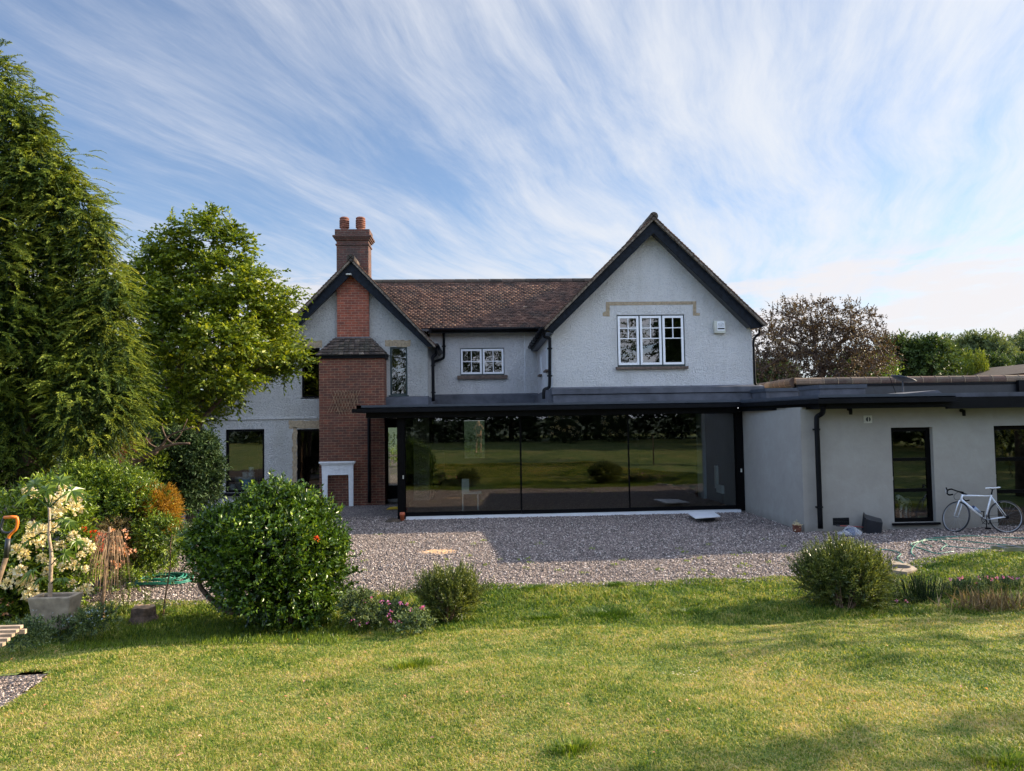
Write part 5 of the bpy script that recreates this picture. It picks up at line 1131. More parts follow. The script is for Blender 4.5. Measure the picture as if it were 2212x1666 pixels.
# forget-me-nots and low weeds in the bed
fl = [(rr.uniform(70, 235), rr.uniform(1318, 1352)) for k in range(34)]
lowclump('forget_me_nots', 'low forget-me-nots with tiny pale blue flowers at the foot of the planter', 'flowers', 120, 1385, 72, 26, 520, 'bluegreen', 513, flowers=fl, fm='petal_blue', fs=.013, L_=.05, W_=.016, dY=-.25, extra=((205, 1340, 8.8, 40, 18, .3), (50, 1370, 8.2, 40, 22, .3)))
lowclump('bedding_plants', 'low mixed green plants with orange leaves at the left edge under the fork', 'plant', 25, 1340, 55, 32, 420, 'laurel', 514, flowers=[(5, 1298), (22, 1305), (12, 1330)], fm='petal_peach', fs=.05, L_=.06, W_=.02)
# azaleas: red and peach
bl = [pblob(232, 1195, 11.3, 52, 55), pblob(205, 1180, 11.3, 35, 45), pblob(262, 1200, 11.3, 32, 38)]
az = shrub('azalea', 'olive azalea with bright red flowers behind the dead weeping stem', 'shrub', gnd(225, 1262), [pblob(208, 1190, 11.3, 40, 48), pblob(185, 1205, 11.3, 25, 35)], 520, .14, 7, .045, .02, 'olive', 515, ang=1.0)
for px, py, s in ((178, 1148, .08), (183, 1146, .07), (192, 1152, .06), (205, 1157, .09), (212, 1164, .08), (222, 1160, .08), (226, 1170, .07), (198, 1182, .08), (208, 1186, .07), (222, 1184, .07), (200, 1194, .06), (214, 1220, .06)):
    flower(az, at(px, py, 10.6), 12, s * .9, 'petal_red', rr)
az = shrub('azalea', 'peach flowered azalea between the red azalea and the green laurel', 'shrub', gnd(262, 1250), [pblob(262, 1180, 11.5, 30, 48), pblob(240, 1160, 11.5, 30, 30)], 420, .14, 7, .045, .02, 'olive', 516, ang=1.0, tmin=.3)
for k in range(26): flower(az, at(rr.uniform(238, 292), rr.uniform(1145, 1225), 11.1 - .2 * rr.random()), 9, .06, 'petal_peach', rr)
# laurel mass and golden shrub
bl = [pblob(235, 1115, 12.1, 75, 80), pblob(300, 1130, 12.0, 62, 75), pblob(345, 1165, 11.6, 36, 40), pblob(190, 1090, 12.1, 60, 70), pblob(250, 1065, 12.3, 60, 50), pblob(190, 1040, 12.4, 55, 35), pblob(330, 1190, 12.4, 38, 40), pblob(270, 1180, 12.3, 50, 60), pblob(180, 1050, 12.9, 45, 45)]
shrub('laurel_bush', 'broad bright green laurel mass left of the golden shrub', 'shrub', gnd(270, 1225), bl, 3300, .18, 8, .075, .026, 'laurel', 517, ang=.95, up=.4, dirup=.35, lo=.78)
shrub('golden_shrub', 'small golden orange shrub at the right of the laurel mass', 'shrub', gnd(345, 1165), [pblob(348, 1095, 12.0, 32, 34), pblob(322, 1072, 12.2, 26, 20), pblob(362, 1125, 11.9, 20, 28)], 1300, .10, 8, .03, .014, 'golden', 518, ang=1.0, tv=.5, lo=.85)
shrub('ground_cover', 'low bright green ground cover with yellow flowers beside the gravel', 'plant', gnd(330, 1222), [pblob(300, 1228, 11.6, 45, 18), pblob(345, 1205, 12.0, 35, 16), pblob(265, 1252, 11.0, 32, 18)], 420, .09, 6, .05, .026, 'laurel', 519, ang=1.1)
# dark rhododendron by the cottage, small green bush, maroon berberis
shrub('rhododendron', 'dark green rhododendron against the left end of the cottage wall', 'shrub', gnd(405, 1108), [pblob(405, 1010, 15.6, 55, 55), pblob(430, 985, 15.6, 34, 40), pblob(378, 968, 15.4, 34, 28), pblob(440, 1045, 15.6, 26, 34), pblob(385, 1060, 15.4, 45, 45)], 1700, .22, 8, .12, .038, 'dark_rhodo', 520, ang=1.1, up=.5, dirup=.2, lo=.8)
shrub('berberis', 'dark maroon berberis below the dark rhododendron by the cottage', 'shrub', gnd(440, 1110), [pblob(430, 1075, 17.2, 34, 30), pblob(450, 1062, 17.2, 20, 26)], 700, .13, 8, .04, .018, 'purple', 521, ang=1.0)
shrub('box_bush', 'small fresh green bush under the bare cut branches', 'shrub', gnd(320, 1100), [pblob(320, 1010, 15, 36, 36), pblob(345, 1020, 15, 28, 36), pblob(315, 1050, 14.8, 30, 30)], 900, .14, 8, .045, .022, 'laurel', 522, ang=1.0, lo=.82)
shrub('pale_azalea', 'pale pink flowering shrub half hidden under the conifer', 'shrub', gnd(290, 1080), [pblob(300, 985, 16.5, 26, 34), pblob(270, 990, 16.5, 22, 30)], 420, .14, 7, .05, .03, 'petal_peach', 523, ang=1.0, tmin=.5)
shrub('leafy_weeds', 'loose green weeds beside the gravel near the laurel', 'plant', gnd(385, 1195), [pblob(382, 1178, 12.2, 24, 20), pblob(400, 1160, 12.8, 22, 20)], 200, .12, 7, .06, .02, 'bluegreen', 524, ang=1.0)
# pale grey trough by the cottage corner
g = gnd(425, 1124); t = thing('round_pot', g, 'wide pale grey pot under the rhododendron by the cottage', 'pot')
MB().lathe((g.x, g.y + .3, g.z), [(.22, -.02), (.30, .05), (.36, .24), (.38, .32), (.35, .32), (.32, .22)], 20).build('bowl', 'greypot', t, True)
# dead weeping broom on a stake
c = gnd(222, 1342); t = plant('dead_weeping_broom', c, 'dead weeping broom of brown drooping strands on a thin stem', 'plant'); Yb = c.y + .05
MB().tube([c - Vector((0, 0, .05)), at(222, 1300, Yb), at(228, 1240, Yb), at(236, 1160, Yb), at(237, 1138, Yb)], [.028, .024, .02, .017, .015], 7).build('stem', 'deadwood', t, True)
mb = MB(); r = random.Random(8); top = at(236, 1160, Yb)
for k in range(105):
    a = r.uniform(0, 6.283); q = r.uniform(.05, .26); zz_ = r.uniform(-.1, .05); b = top + Vector((0, 0, zz_)); m = b + Vector((q * math.cos(a) * .6, q * math.sin(a) * .6, r.uniform(.0, .07))); q2 = q * r.uniform(.7, 1.5); e_ = b + Vector((q2 * math.cos(a) - .08 * r.random(), q2 * math.sin(a), -r.uniform(.2, 1.0)))
    mid = m.lerp(e_, .45) + Vector((.03 * math.cos(a), .03 * math.sin(a), .0)); mb.tube([b, m, mid, e_], [.003, .003, .0026, .002], 3, False)
mb.build('strands', 'deadwood', t)
# sapling
c = gnd(352, 1336); Ys = c.y; t = plant('sapling', c, 'thin young sapling with few leaves left of the camellia bush', 'sapling')
MB().tube(spline([c, at(357, 1290, Ys), at(367, 1230, Ys), at(368, 1180, Ys), at(372, 1155, Ys)], 4), [.014 - .0005 * k for k in range(17)], 6).build('stem', 'twig', t, True)
lv = Leaves(526); B = np.array([list(at(a, b, Ys)) for a, b in ((368, 1180), (370, 1165), (366, 1215), (368, 1200), (362, 1255), (372, 1158), (360, 1262), (357, 1300), (352, 1325), (350, 1330))]); B = np.repeat(B, 3, 0) + lv.r.normal(size=(30, 3)) * .03
D = lv.r.normal(size=(30, 3)); D[:, 2] = abs(D[:, 2]) * .5; lv.sprigs(B, D, .2, 6, .07, .022, .8, .2); lv.build('foliage', 'hebe', t)
for px, py, s, sd in ((270, 1330, .34, 527), (318, 1322, .30, 528), (135, 1330, .28, 530)):
    c = gnd(px, py); t = plant('wild_seedling', c, {527: 'upright leafy weed left of the tree stump', 528: 'upright leafy weed just behind the tree stump', 530: 'upright leafy weed in front of the planter'}[sd], 'plant', 'upright weeds in the left bed'); lv = Leaves(sd); n = 5
    B = np.repeat(np.array([list(c)]), n, 0) + lv.r.normal(size=(n, 3)) * np.array([.02, .02, 0]); lv.sprigs(B, lv.r.normal(size=(n, 3)) * .12 + np.array([0, 0, 1]), s, 12, .075, .02, 1.1, 0); lv.build('foliage', 'hebe', t)
# long grass at the foot of the left bushes
c = gnd(400, 1330); lv = Leaves(531); n = 14000; x = lv.r.uniform(at(200, 1330, 9).x, at(760, 1330, 9).x, n); y = lv.r.uniform(8.2, 10.0, n); B = np.stack([x, y, gz(x, y)], 1)
lv.leaves(B, lv.r.normal(size=(n, 3)) * .3 + np.array([0, 0, 1]), .03 + .075 * lv.r.random(n) ** 2, .006, lv.r.random(n) * .9, .1); tag(lv.build('long_grass', 'laurel'), 'long unmown grass around the feet of the camellia and sapling', 'grass', kind='stuff')
# tree stump
c = gnd(298, 1352); t = thing('tree_stump', c, 'old flared tree stump in the shade left of the camellia bush', 'stump'); r = random.Random(4); V = []; F = []; n = 22
for i, (h, rad) in enumerate(((-.03, .23), (.03, .18), (.10, .145), (.19, .14), (.21, .135))):
    for j in range(n): a = 6.2832 * j / n; f = 1 + .10 * math.sin(5 * a + 1) + .05 * math.sin(11 * a) ; V.append((c.x + rad * f * math.cos(a), c.y + .15 + rad * f * math.sin(a), c.z + h + .01 * math.sin(3 * a)))
F = [(i * n + j, i * n + (j + 1) % n, (i + 1) * n + (j + 1) % n, (i + 1) * n + j) for i in range(4) for j in range(n)]; mesh('bark', V, F, 'bark', t); mesh('cut_face', V[4 * n:], [tuple(range(n))], 'deadwood', t)
# bare cut branches
c = gnd(275, 1090); c = Vector((at(278, 1010, 14).x, 14, float(gz(0, 14)))); t = plant('bare_shrub', c, 'bare twisted cut branches of an old shrub above the laurel', 'shrub')
A_ = lambda a, b, d=0: at(a, b, 14 + d)
trunks(t, [([c, A_(272, 1030), A_(290, 1000), A_(335, 978), A_(335, 970), ], .06, .035), ([A_(290, 1000), A_(315, 985), A_(345, 970), A_(375, 960), A_(410, 958)], .045, .02), ([A_(335, 975), A_(352, 960), A_(362, 945), A_(380, 935), A_(420, 922)], .03, .012), ([A_(375, 960), A_(362, 950), A_(352, 930), A_(350, 915)], .02, .01), ([A_(345, 970), A_(325, 960), A_(315, 945), A_(322, 935)], .02, .008), ([A_(290, 1000), A_(284, 990)], .04, .03), ([A_(375, 955), A_(390, 938), A_(405, 905)], .015, .007)], 'bark', 'branch')
# ---- conifer
YC_ = 13.0; c = Vector((at(60, 1000, YC_).x, YC_, 0)); t = plant('conifer', c, 'tall feathery conifer filling the left edge of the picture', 'tree')
trunks(t, [([c + Vector((0, 0, -.1)), at(60, 800, YC_), at(20, 500, YC_), at(5, 260, YC_)], .2, .02)])
bl = [(-60, 880, 150, 170), (70, 890, 140, 130), (200, 880, 115, 125), (270, 830, 58, 130), (120, 780, 140, 150), (230, 740, 85, 120), (-30, 720, 140, 180), (80, 620, 120, 140), (190, 600, 85, 120), (245, 640, 55, 85), (140, 480, 95, 120), (40, 480, 110, 130), (195, 500, 48, 70), (80, 380, 85, 95), (0, 340, 100, 120), (135, 400, 50, 70), (30, 260, 70, 85), (-20, 180, 62, 80), (70, 300, 45, 60), (-90, 500, 130, 260), (20, 980, 90, 70)]
bl = [pblob(a + (4 if b < 560 else -6), b, YC_ + .35 * math.sin(k * 1.9), q * (.98 if a > 60 else 1.05), w_) for k, (a, b, q, w_) in enumerate(bl)]; bl = [(p, (a * .95, a * 1.1, h * .93)) for p, (a, b2, h) in bl]
r = np.random.default_rng(530); P, D = blobpts(r, bl, 8800, .62, 1.0, .05, .62, 2)
lv = Leaves(530); n = len(P); D2 = D * np.array([1, 1, .35]) + np.array([0, 0, .18]) + r.normal(size=P.shape) * .25
tb = np.clip(.35 + .5 * r.random(n) + .3 * nz2(P[:, 0] * .9 + P[:, 2], P[:, 2] * .9, 41), 0, 1)
lv.sprigs(P - norm(D2) * .15, D2, .30 * (.6 + .7 * r.random(n)), 20, .075, .021, .8, .5, True, .35, tbase=tb, tv=.25, jit=.16, twig=.006)
P2, D3 = blobpts(r, bl, 4200, .35, .66, 0, 0); lv.sprigs(P2, r.normal(size=P2.shape) + np.array([0, 0, -.4]), .5, 16, .12, .03, .8, .5, True, .3, tbase=.12 * r.random(len(P2)), tv=.08, twig=.01)  # inner sprays tinted dark, the shade inside the crown put into the colour
# leader shoots poking out of the outline
EDG = [(0, 115), (30, 145), (48, 160), (62, 190), (88, 215), (60, 235), (95, 262), (118, 270), (100, 290), (150, 325), (192, 332), (180, 352), (188, 385), (195, 410), (225, 435), (245, 455), (235, 480), (248, 520), (285, 535), (262, 560), (300, 600), (310, 660), (315, 720), (322, 780), (330, 850), (328, 920)]
for a, b in EDG:
    q = np.array([list(at(a - 16, b + 8, YC_))]); q = np.repeat(q, 3, 0) + r.normal(size=(3, 3)) * .12; dd = np.array([[1, -.1, .25]]) + r.normal(size=(3, 3)) * np.array([.3, .4, .3]); lv.sprigs(q, dd, .38, 22, .07, .014, .8, .35, True, .4, tbase=.3 + .5 * r.random(3), tv=.2, jit=.12)
lv.build('crown', 'conifer', t)
# ---- broad-leaved tree with layered drooping leaves
YT = 17.0; c = Vector((at(390, 1000, YT).x, YT, 0)); t = plant('broadleaf_tree', c, 'bright yellow-green broadleaf tree leaning over the left end of the cottage', 'tree')
T_ = lambda a, b, d=0: at(a, b, YT + d)
trunks(t, [([c + Vector((-.1, 0, -.1)), T_(384, 940), T_(388, 880), T_(386, 800), T_(400, 700), T_(430, 560)], .12, .03), ([c + Vector((-.35, .2, -.1)), T_(362, 940, .2), T_(366, 860, .2), T_(350, 740, .2), T_(340, 620, .3)], .10, .03), ([c + Vector((-.6, .3, -.1)), T_(345, 930, .4), T_(344, 850, .4), T_(330, 760, .4)], .09, .03), ([c + Vector((.25, 0, -.1)), T_(425, 960), T_(432, 915), T_(460, 880), T_(510, 830), T_(570, 790)], .09, .02), ([c + Vector((.15, .1, -.1)), T_(410, 950), T_(420, 900), T_(445, 850), T_(480, 760), T_(520, 690)], .07, .02), ([T_(386, 820), T_(420, 740), T_(470, 660), T_(500, 600)], .08, .02), ([T_(380, 870), T_(372, 900), T_(366, 920)], .06, .05)], 'bark')
tb_ = [(330, 590, 42, 40), (310, 620, 35, 60), (325, 700, 40, 60), (330, 780, 35, 50), (345, 860, 40, 30), (385, 900, 40, 24), (440, 890, 34, 20), (350, 905, 30, 25), (370, 540, 40, 40), (440, 510, 38, 45), (455, 480, 20, 28), (505, 540, 34, 40), (505, 505, 14, 26), (375, 500, 14, 30), (400, 590, 70, 50), (480, 600, 65, 50), (545, 610, 42, 35), (350, 660, 55, 45), (430, 670, 80, 45), (520, 670, 75, 38), (575, 645, 40, 26), (622, 640, 20, 12), (600, 660, 25, 10), (590, 690, 42, 20), (470, 740, 90, 38), (560, 740, 70, 24), (620, 745, 30, 12), (370, 740, 55, 40), (540, 780, 70, 22), (600, 775, 42, 13), (640, 764, 18, 8), (440, 800, 60, 30), (500, 820, 52, 22), (560, 805, 40, 13), (480, 850, 40, 14), (360, 800, 30, 35), (618, 800, 30, 9), (500, 880, 22, 12), (410, 850, 40, 20), (575, 700, 45, 18), (320, 640, 35, 45)]
bl = [pblob(a, b, YT + 1.0 * math.sin(k * 2.3) * (1 if b > 560 and a < 580 else .3), q, w_) for k, (a, b, q, w_) in enumerate(tb_)]
r = np.random.default_rng(540); P, D = blobpts(r, bl, 4600, .5, 1.04, .15, .45); n = len(P); lv = Leaves(540)
D2 = D * np.array([1, 1, .3]) + np.array([.15, 0, .12]) + r.normal(size=P.shape) * .25
tb2 = np.clip(.25 + .6 * r.random(n) + .25 * nz2(P[:, 0], P[:, 2] * 1.3, 42), 0, 1)
lv.sprigs(P - norm(D2) * .1, D2, .44 * (.6 + .6 * r.random(n)), 9, .135, .078, 1.0, .22, True, .5, tbase=tb2, tv=.45, jit=.38, twig=.008)
for a, b in ((455, 458), (372, 478), (505, 485), (400, 500), (570, 575), (632, 638), (628, 610), (655, 764), (648, 758), (640, 800), (520, 860), (480, 500), (345, 520), (430, 480)):
    q = np.repeat(np.array([list(at(a - (10 if a > 500 else 0), b + 12, YT))]), 4, 0) + r.normal(size=(4, 3)) * .08; dd = np.array([[.6 if a > 560 else .05, 0, 1.0 if a < 560 else .1]]) + r.normal(size=(4, 3)) * .25; lv.sprigs(q, dd, .4, 12, .10, .045, 1.0, .15, True, .5, tbase=.3 + .6 * r.random(4), jit=.25)
lv.build('crown', 'maple', t)
# ================================================================== trees behind and beside
def far_tree(name, label, px, py0, py1, rx, Y, mat, seed, n=900, leaf=.16, cat='tree', trunk=True, group=None, shape=1.0, nb=9, dens=12, tmin=0):
    c = Vector((at(px, 850, Y).x, Y, -.2)); t = plant(name, c, label, cat, group); r = random.Random(seed); s = Y / 1536.4; H = (py1 - py0)
    bl = [pblob(px, (py0 + py1) / 2, Y, rx * .62, H * .40)]
    for k in range(nb):
        a = r.uniform(0, 6.283); q = r.uniform(.35, .68); hh = r.uniform(-.3, .34); bl.append(((at(px + rx * q * math.cos(a), (py0 + py1) / 2 - H * hh * shape, Y) + Vector((0, rx * s * q * math.sin(a), 0))), (rx * s * r.uniform(.26, .42),) * 2 + (H * s * r.uniform(.14, .22),)))
    P, D = blobpts(np.random.default_rng(seed), bl, n, .6, 1.05, .2, .5); lv = Leaves(seed)
    lv.sprigs(P, D + np.array([0, 0, .2]) + lv.r.normal(size=P.shape) * .3, leaf * 3.2 * (.6 + .6 * lv.r.random(len(P))), dens, leaf, leaf * .5, 1.0, .1, False, .5, tbase=tmin + (1 - tmin) * lv.r.random(len(P)), jit=.35, twig=.012)
    lv.build('crown', mat, t)
    if trunk:
        top = at(px, (py0 + py1) / 2 - 5, Y); MB().tube([c, c.lerp(top, .6), top], [.02 * rx * s + .12, .015 * rx * s + .1, .05], 8).build('trunk', 'bark', t, True)
        lim = MB()
        for b_ in bl[1:]: lim.tube(spline([c.lerp(top, .55), c.lerp(b_[0], .75) + Vector((0, 0, .2)), b_[0]], 3), [.09, .08, .07, .06, .05, .04, .03], 5)
        lim.build('limbs', 'bark', t)
    return t
# purple-leaved crab apple with visible boughs
Yp_ = 33; c = Vector((at(1775, 815, Yp_).x, Yp_, 0)); t = plant('purple_tree', c, 'bronze-leaved open tree with dark boughs behind the right gable', 'tree'); Q = lambda a, b, d=0: at(a, b, Yp_ + d)
trunks(t, [([c, Q(1775, 815), Q(1765, 780), Q(1740, 755), Q(1700, 735), Q(1660, 715)], .17, .03), ([Q(1775, 815), Q(1790, 775), Q(1810, 745), Q(1850, 725), Q(1890, 735), Q(1920, 765)], .14, .03), ([Q(1765, 785), Q(1760, 740), Q(1755, 700), Q(1750, 675)], .09, .025), ([Q(1810, 748), Q(1835, 715), Q(1838, 690), Q(1835, 670)], .08, .02), ([Q(1740, 758), Q(1700, 770), Q(1660, 790), Q(1635, 800)], .10, .03), ([Q(1760, 720), Q(1725, 690), Q(1690, 680)], .09, .03)])
pb = [(1700, 700, 45, 30), (1745, 680, 50, 24), (1790, 695, 35, 22), (1660, 740, 36, 34), (1720, 740, 55, 34), (1780, 740, 52, 34), (1835, 700, 34, 26), (1835, 740, 50, 26), (1880, 755, 40, 22), (1870, 690, 22, 16), (1680, 790, 44, 22), (1750, 785, 55, 26), (1905, 780, 26, 14), (1840, 780, 60, 20), (1840, 672, 10, 14), (1895, 710, 14, 9), (1650, 775, 20, 24), (1820, 800, 70, 12)]
bl = [pblob(a, b, Yp_ + 1.4 * math.sin(k * 1.7), q, w_) for k, (a, b, q, w_) in enumerate(pb)]; P, D = blobpts(np.random.default_rng(560), bl, 2300, .3, 1.25, .1, .3); lv = Leaves(560)
lv.sprigs(P, D + lv.r.normal(size=P.shape) * .5 + np.array([0, 0, .2]), .5 * (.5 + .8 * lv.r.random(len(P))), 9, .14, .075, 1.1, .12, False, .4, tbase=lv.r.random(len(P)), jit=.4, twig=.014)
for a, b in ((1695, 657), (1672, 668), (1715, 668), (1765, 662), (1790, 672), (1837, 658), (1860, 670), (1885, 680), (1905, 715), (1915, 725), (1925, 740)):
    q = np.repeat(np.array([list(Q(a, b + 8))]), 4, 0) + lv.r.normal(size=(4, 3)) * .15; lv.sprigs(q, lv.r.normal(size=(4, 3)) * .5 + np.array([.1, 0, .8]), .6, 7, .14, .07, 1.1, .1, tbase=lv.r.random(4), jit=.4, twig=.014)
lv.build('crown', 'purple', t)
g_ = 'trees beyond the outbuilding'
far_tree('green_tree', 'dense dark green tree just right of the bronze tree', 1985, 738, 850, 85, 42, 'hedge', 561, 1700, .24, tmin=.2)
far_tree('green_tree', 'light green bush low behind the bronze tree', 1860, 775, 850, 75, 38, 'laurel', 562, 1100, .20, tmin=.0)
far_tree('green_tree', 'small pale tree in the gap between the darker trees at right', 2050, 742, 830, 52, 62, 'farleaf', 563, 1000, .3)
far_tree('green_tree', 'tall rounded pale green tree near the right edge', 2125, 718, 850, 70, 56, 'farleaf', 564, 1900, .3)
far_tree('green_tree', 'pale green tree cut by the right edge of the picture', 2215, 722, 850, 62, 60, 'farleaf', 565, 1500, .3)
far_tree('dark_hedge', 'dark hedge in front of the pale trees at right', 2095, 778, 830, 80, 48, 'hedge', 566, 1500, .2, cat='hedge', trunk=False)
far_tree('dark_hedge', 'dark hedge at the right edge above the outbuilding', 2210, 775, 830, 70, 50, 'hedge', 567, 1200, .2, cat='hedge', trunk=False)
far_tree('dark_hedge', 'dark foliage seen between the gable and the bronze tree', 1665, 785, 850, 60, 44, 'hedge', 568, 1100, .2, cat='hedge', trunk=False)
for k, (a, lab) in enumerate(((2088, 'pointed cypress left of its pair in the far hedge'), (2118, 'pointed cypress right of its pair in the far hedge'))):
    c = Vector((at(a, 830, 44).x, 44, 0)); t = plant('cypress', c, lab, 'tree', 'two small cypresses'); P, D = blobpts(np.random.default_rng(570 + k), [pblob(a, 800, 44, 10, 30), pblob(a, 815, 44, 13, 28)], 350, .7, 1.05); lv = Leaves(570 + k); lv.sprigs(P, D * .4 + np.array([0, 0, 1]), .5, 9, .14, .05, .6, 0, tbase=.3 + .5 * lv.r.random(len(P))); lv.build('crown', 'conifer', t); MB().tube([c, (c.x, c.y, 4)], .08, 6).build('trunk', 'bark', t)
# behind the left trees
far_tree('green_tree', 'dark shaded tree behind the left conifer and broadleaf tree', 330, 720, 1010, 150, 27, 'hedge', 571, 1800, .2, shape=1)
far_tree('green_tree', 'shaded tree at the far left behind the conifer', 100, 600, 1010, 190, 30, 'hedge', 572, 1500, .22, shape=1)
far_tree('green_hedge', 'shaded green hedge between tree trunks and cottage wall', 395, 905, 1060, 62, 24, 'hedge', 573, 1500, .12, cat='hedge', trunk=False)
# ---- garden behind the camera, seen only as reflections
def real_tree(name, label, x, y, h, rad, mat, seed, n=700, leaf=.2, cat='tree', base_=1.2, nb=8):
    c = gp(x, y); t = plant(name, c, label, cat, 'trees around the garden'); r = random.Random(seed); bl = [(Vector((x, y, c.z + h * .6)), (rad * .6, rad * .6, h * .36))]
    for k in range(nb): a = r.uniform(0, 6.283); q = rad * .55; bl.append((Vector((x + q * math.cos(a), y + q * math.sin(a), c.z + base_ + (h - base_) * r.uniform(.15, .85))), (rad * .45, rad * .45, h * .18)))
    P, D = blobpts(np.random.default_rng(seed), bl, n, .55, 1.05, .1, .4); lv = Leaves(seed); lv.sprigs(P, D + lv.r.normal(size=P.shape) * .3, leaf * 3, 10, leaf, leaf * .5, 1.0, .15, False, .5, tbase=lv.r.random(len(P)), jit=.35, twig=.012); lv.build('crown', mat, t)
    MB().tube([c - Vector((0, 0, .2)), Vector((x, y, c.z + h * .4)), Vector((x, y, c.z + h * .8))], [.22, .16, .05], 8).build('trunk', 'bark', t, True); return t
k = 0
for x, y, h, rad, mt in ((-16, -14, 13, 5, 'hedge'), (-9.5, -15, 14, 5, 'hedge'), (-3.5, -16, 13, 4.6, 'dark_rhodo'), (2.5, -17, 13, 5, 'hedge'), (9, -16, 12, 4.6, 'hedge'), (18, -11, 12, 4.8, 'dark_rhodo'), (16.5, -5.5, 12, 4.4, 'hedge'), (14.5, -1.2, 9.5, 3.6, 'hedge')):
    real_tree('garden_tree', ['first', 'second', 'third', 'fourth', 'fifth', 'sixth', 'seventh', 'eighth'][k] + ' dark garden tree counted from the left across the lawn from the house', x, y, h, rad, mt, 600 + k, 3000 if x > 13 else 1300, .27, nb=12); k += 1
real_tree('garden_tree', 'leafy tree standing right of the lawn outside the picture', 15.5, 11.0, 5.2, 2.4, 'hebe', 620, 500, .16)
real_tree('garden_tree', 'small leafy tree off the right edge shading the lawn corner', 13.0, 6.4, 5.2, 1.1, 'hebe', 621, 300, .14, base_=3.2)
for x, lab in ((5.3, 'white flowering shrub across the lawn, left one in the reflection'), (8.7, 'white flowering shrub across the lawn, right one in the reflection')):
    c = gp(x, -9.0); t = shrub('white_flowering_shrub', lab, 'shrub', c, [(c + Vector((0, 0, .9)), (.9, .8, .9)), (c + Vector((.7, 0, .6)), (.6, .6, .6))], 500, .2, 7, .12, .04, 'dark_rhodo', 630 + int(x * 10), ang=1.0)
    for k in range(22): flower(t, c + Vector((rr.uniform(-.8, 1.1), .75, rr.uniform(.4, 1.75))), 12, .14, 'petal_white', rr)
# hedges behind the house, seen through the far door
for y, z, lab, mt in ((41, .75, 'clipped hedge in sunlight behind the cottage', 'laurel'), (47, 1.4, 'taller hedge far behind the cottage', 'hedge')):
    c = Vector((-1, y, 0)); shrub('clipped_hedge', lab, 'hedge', c, [(Vector((-1 + k * 1.5, y, z * .55)), (1.1, .6, z * .6)) for k in range(-4, 6)], 900, .2, 8, .12, .05, mt, 640 + y)

shrub('boundary_hedge', 'tall dark boundary hedge across the lawn opposite the house', 'hedge', gp(0, -13.2), [(Vector((-22 + 2.2 * k, -13.3 + .5 * math.sin(k * 1.7), 2.2)), (1.7, 1.1, 1.9 + .5 * math.sin(k * 2.3))) for k in range(21)], 8000, .4, 9, .22, .12, 'dark_rhodo', 660)
c = gp(8.0, 5.0); t = plant('wooden_post', c, 'thin pale wooden post standing in the lawn', 'post'); MB().tube([c - Vector((0, 0, .1)), c + Vector((-.03, 0, 1.35))], .03, 7).build('stake', 'deadwood', t)

shrub('boundary_hedge', 'tall dark boundary hedge along the right side of the garden', 'hedge', gp(22, 2), [(Vector((22 + .5 * math.sin(k * 1.7), -12 + 2.0 * k, 2.0)), (1.2, 1.6, 2.0 + .5 * math.sin(k * 2.3))) for k in range(15)], 5000, .4, 9, .22, .12, 'dark_rhodo', 661)

# small weeds in the gravel, daisies and fallen leaves on the lawn
lv = Leaves(670); n = 260; cen = np.array([[*G2(px, py)] for px, py in [(rr.uniform(760, 1700), 1155 + 100 * rr.random() ** .6) for _ in range(46)]]); k_ = lv.r.integers(0, len(cen), n * 3); x = cen[k_, 0] + lv.r.normal(size=n * 3) * .035; y = cen[k_, 1] + lv.r.normal(size=n * 3) * .035
lv.leaves(np.stack([x, y, gz(x, y) + .015], 1), lv.r.normal(size=(n * 3, 3)) + np.array([0, 0, .7]), .05, .014, .4 + .6 * lv.r.random(n * 3), .3); tag(lv.build('weeds', 'laurel'), 'small green weeds sprouting through the gravel yard', 'weeds', kind='stuff')
lv = Leaves(671); n = 70; P = np.array([[*G2(rr.uniform(20, 2190), rr.uniform(1385, 1655))] for _ in range(n)]); B = np.stack([P[:, 0], P[:, 1], gz(P[:, 0], P[:, 1]) + .03], 1)
lv.leaves(B, lv.r.normal(size=(n, 3)) * np.array([1, 1, .2]), .035, .022, lv.r.random(n), .8); tag(lv.build('fallen_leaves', 'petal_peach'), 'few small fallen petals and leaves scattered on the lawn', 'leaves', kind='stuff')
lv = Leaves(672); P = np.array([[*G2(1495 + rr.gauss(0, 28), 1462 + rr.gauss(0, 8))] for _ in range(16)]); B = np.repeat(np.stack([P[:, 0], P[:, 1], gz(P[:, 0], P[:, 1]) + .035], 1), 6, 0); a = np.tile(np.arange(6) * 1.047, 16)
lv.leaves(B, np.stack([np.cos(a), np.sin(a), .1 + 0 * a], 1), .012, .008, lv.r.random(96), 1.0); tag(lv.build('daisies', 'petal_white'), 'tiny white daisies in the lawn right of centre', 'daisies', kind='stuff')
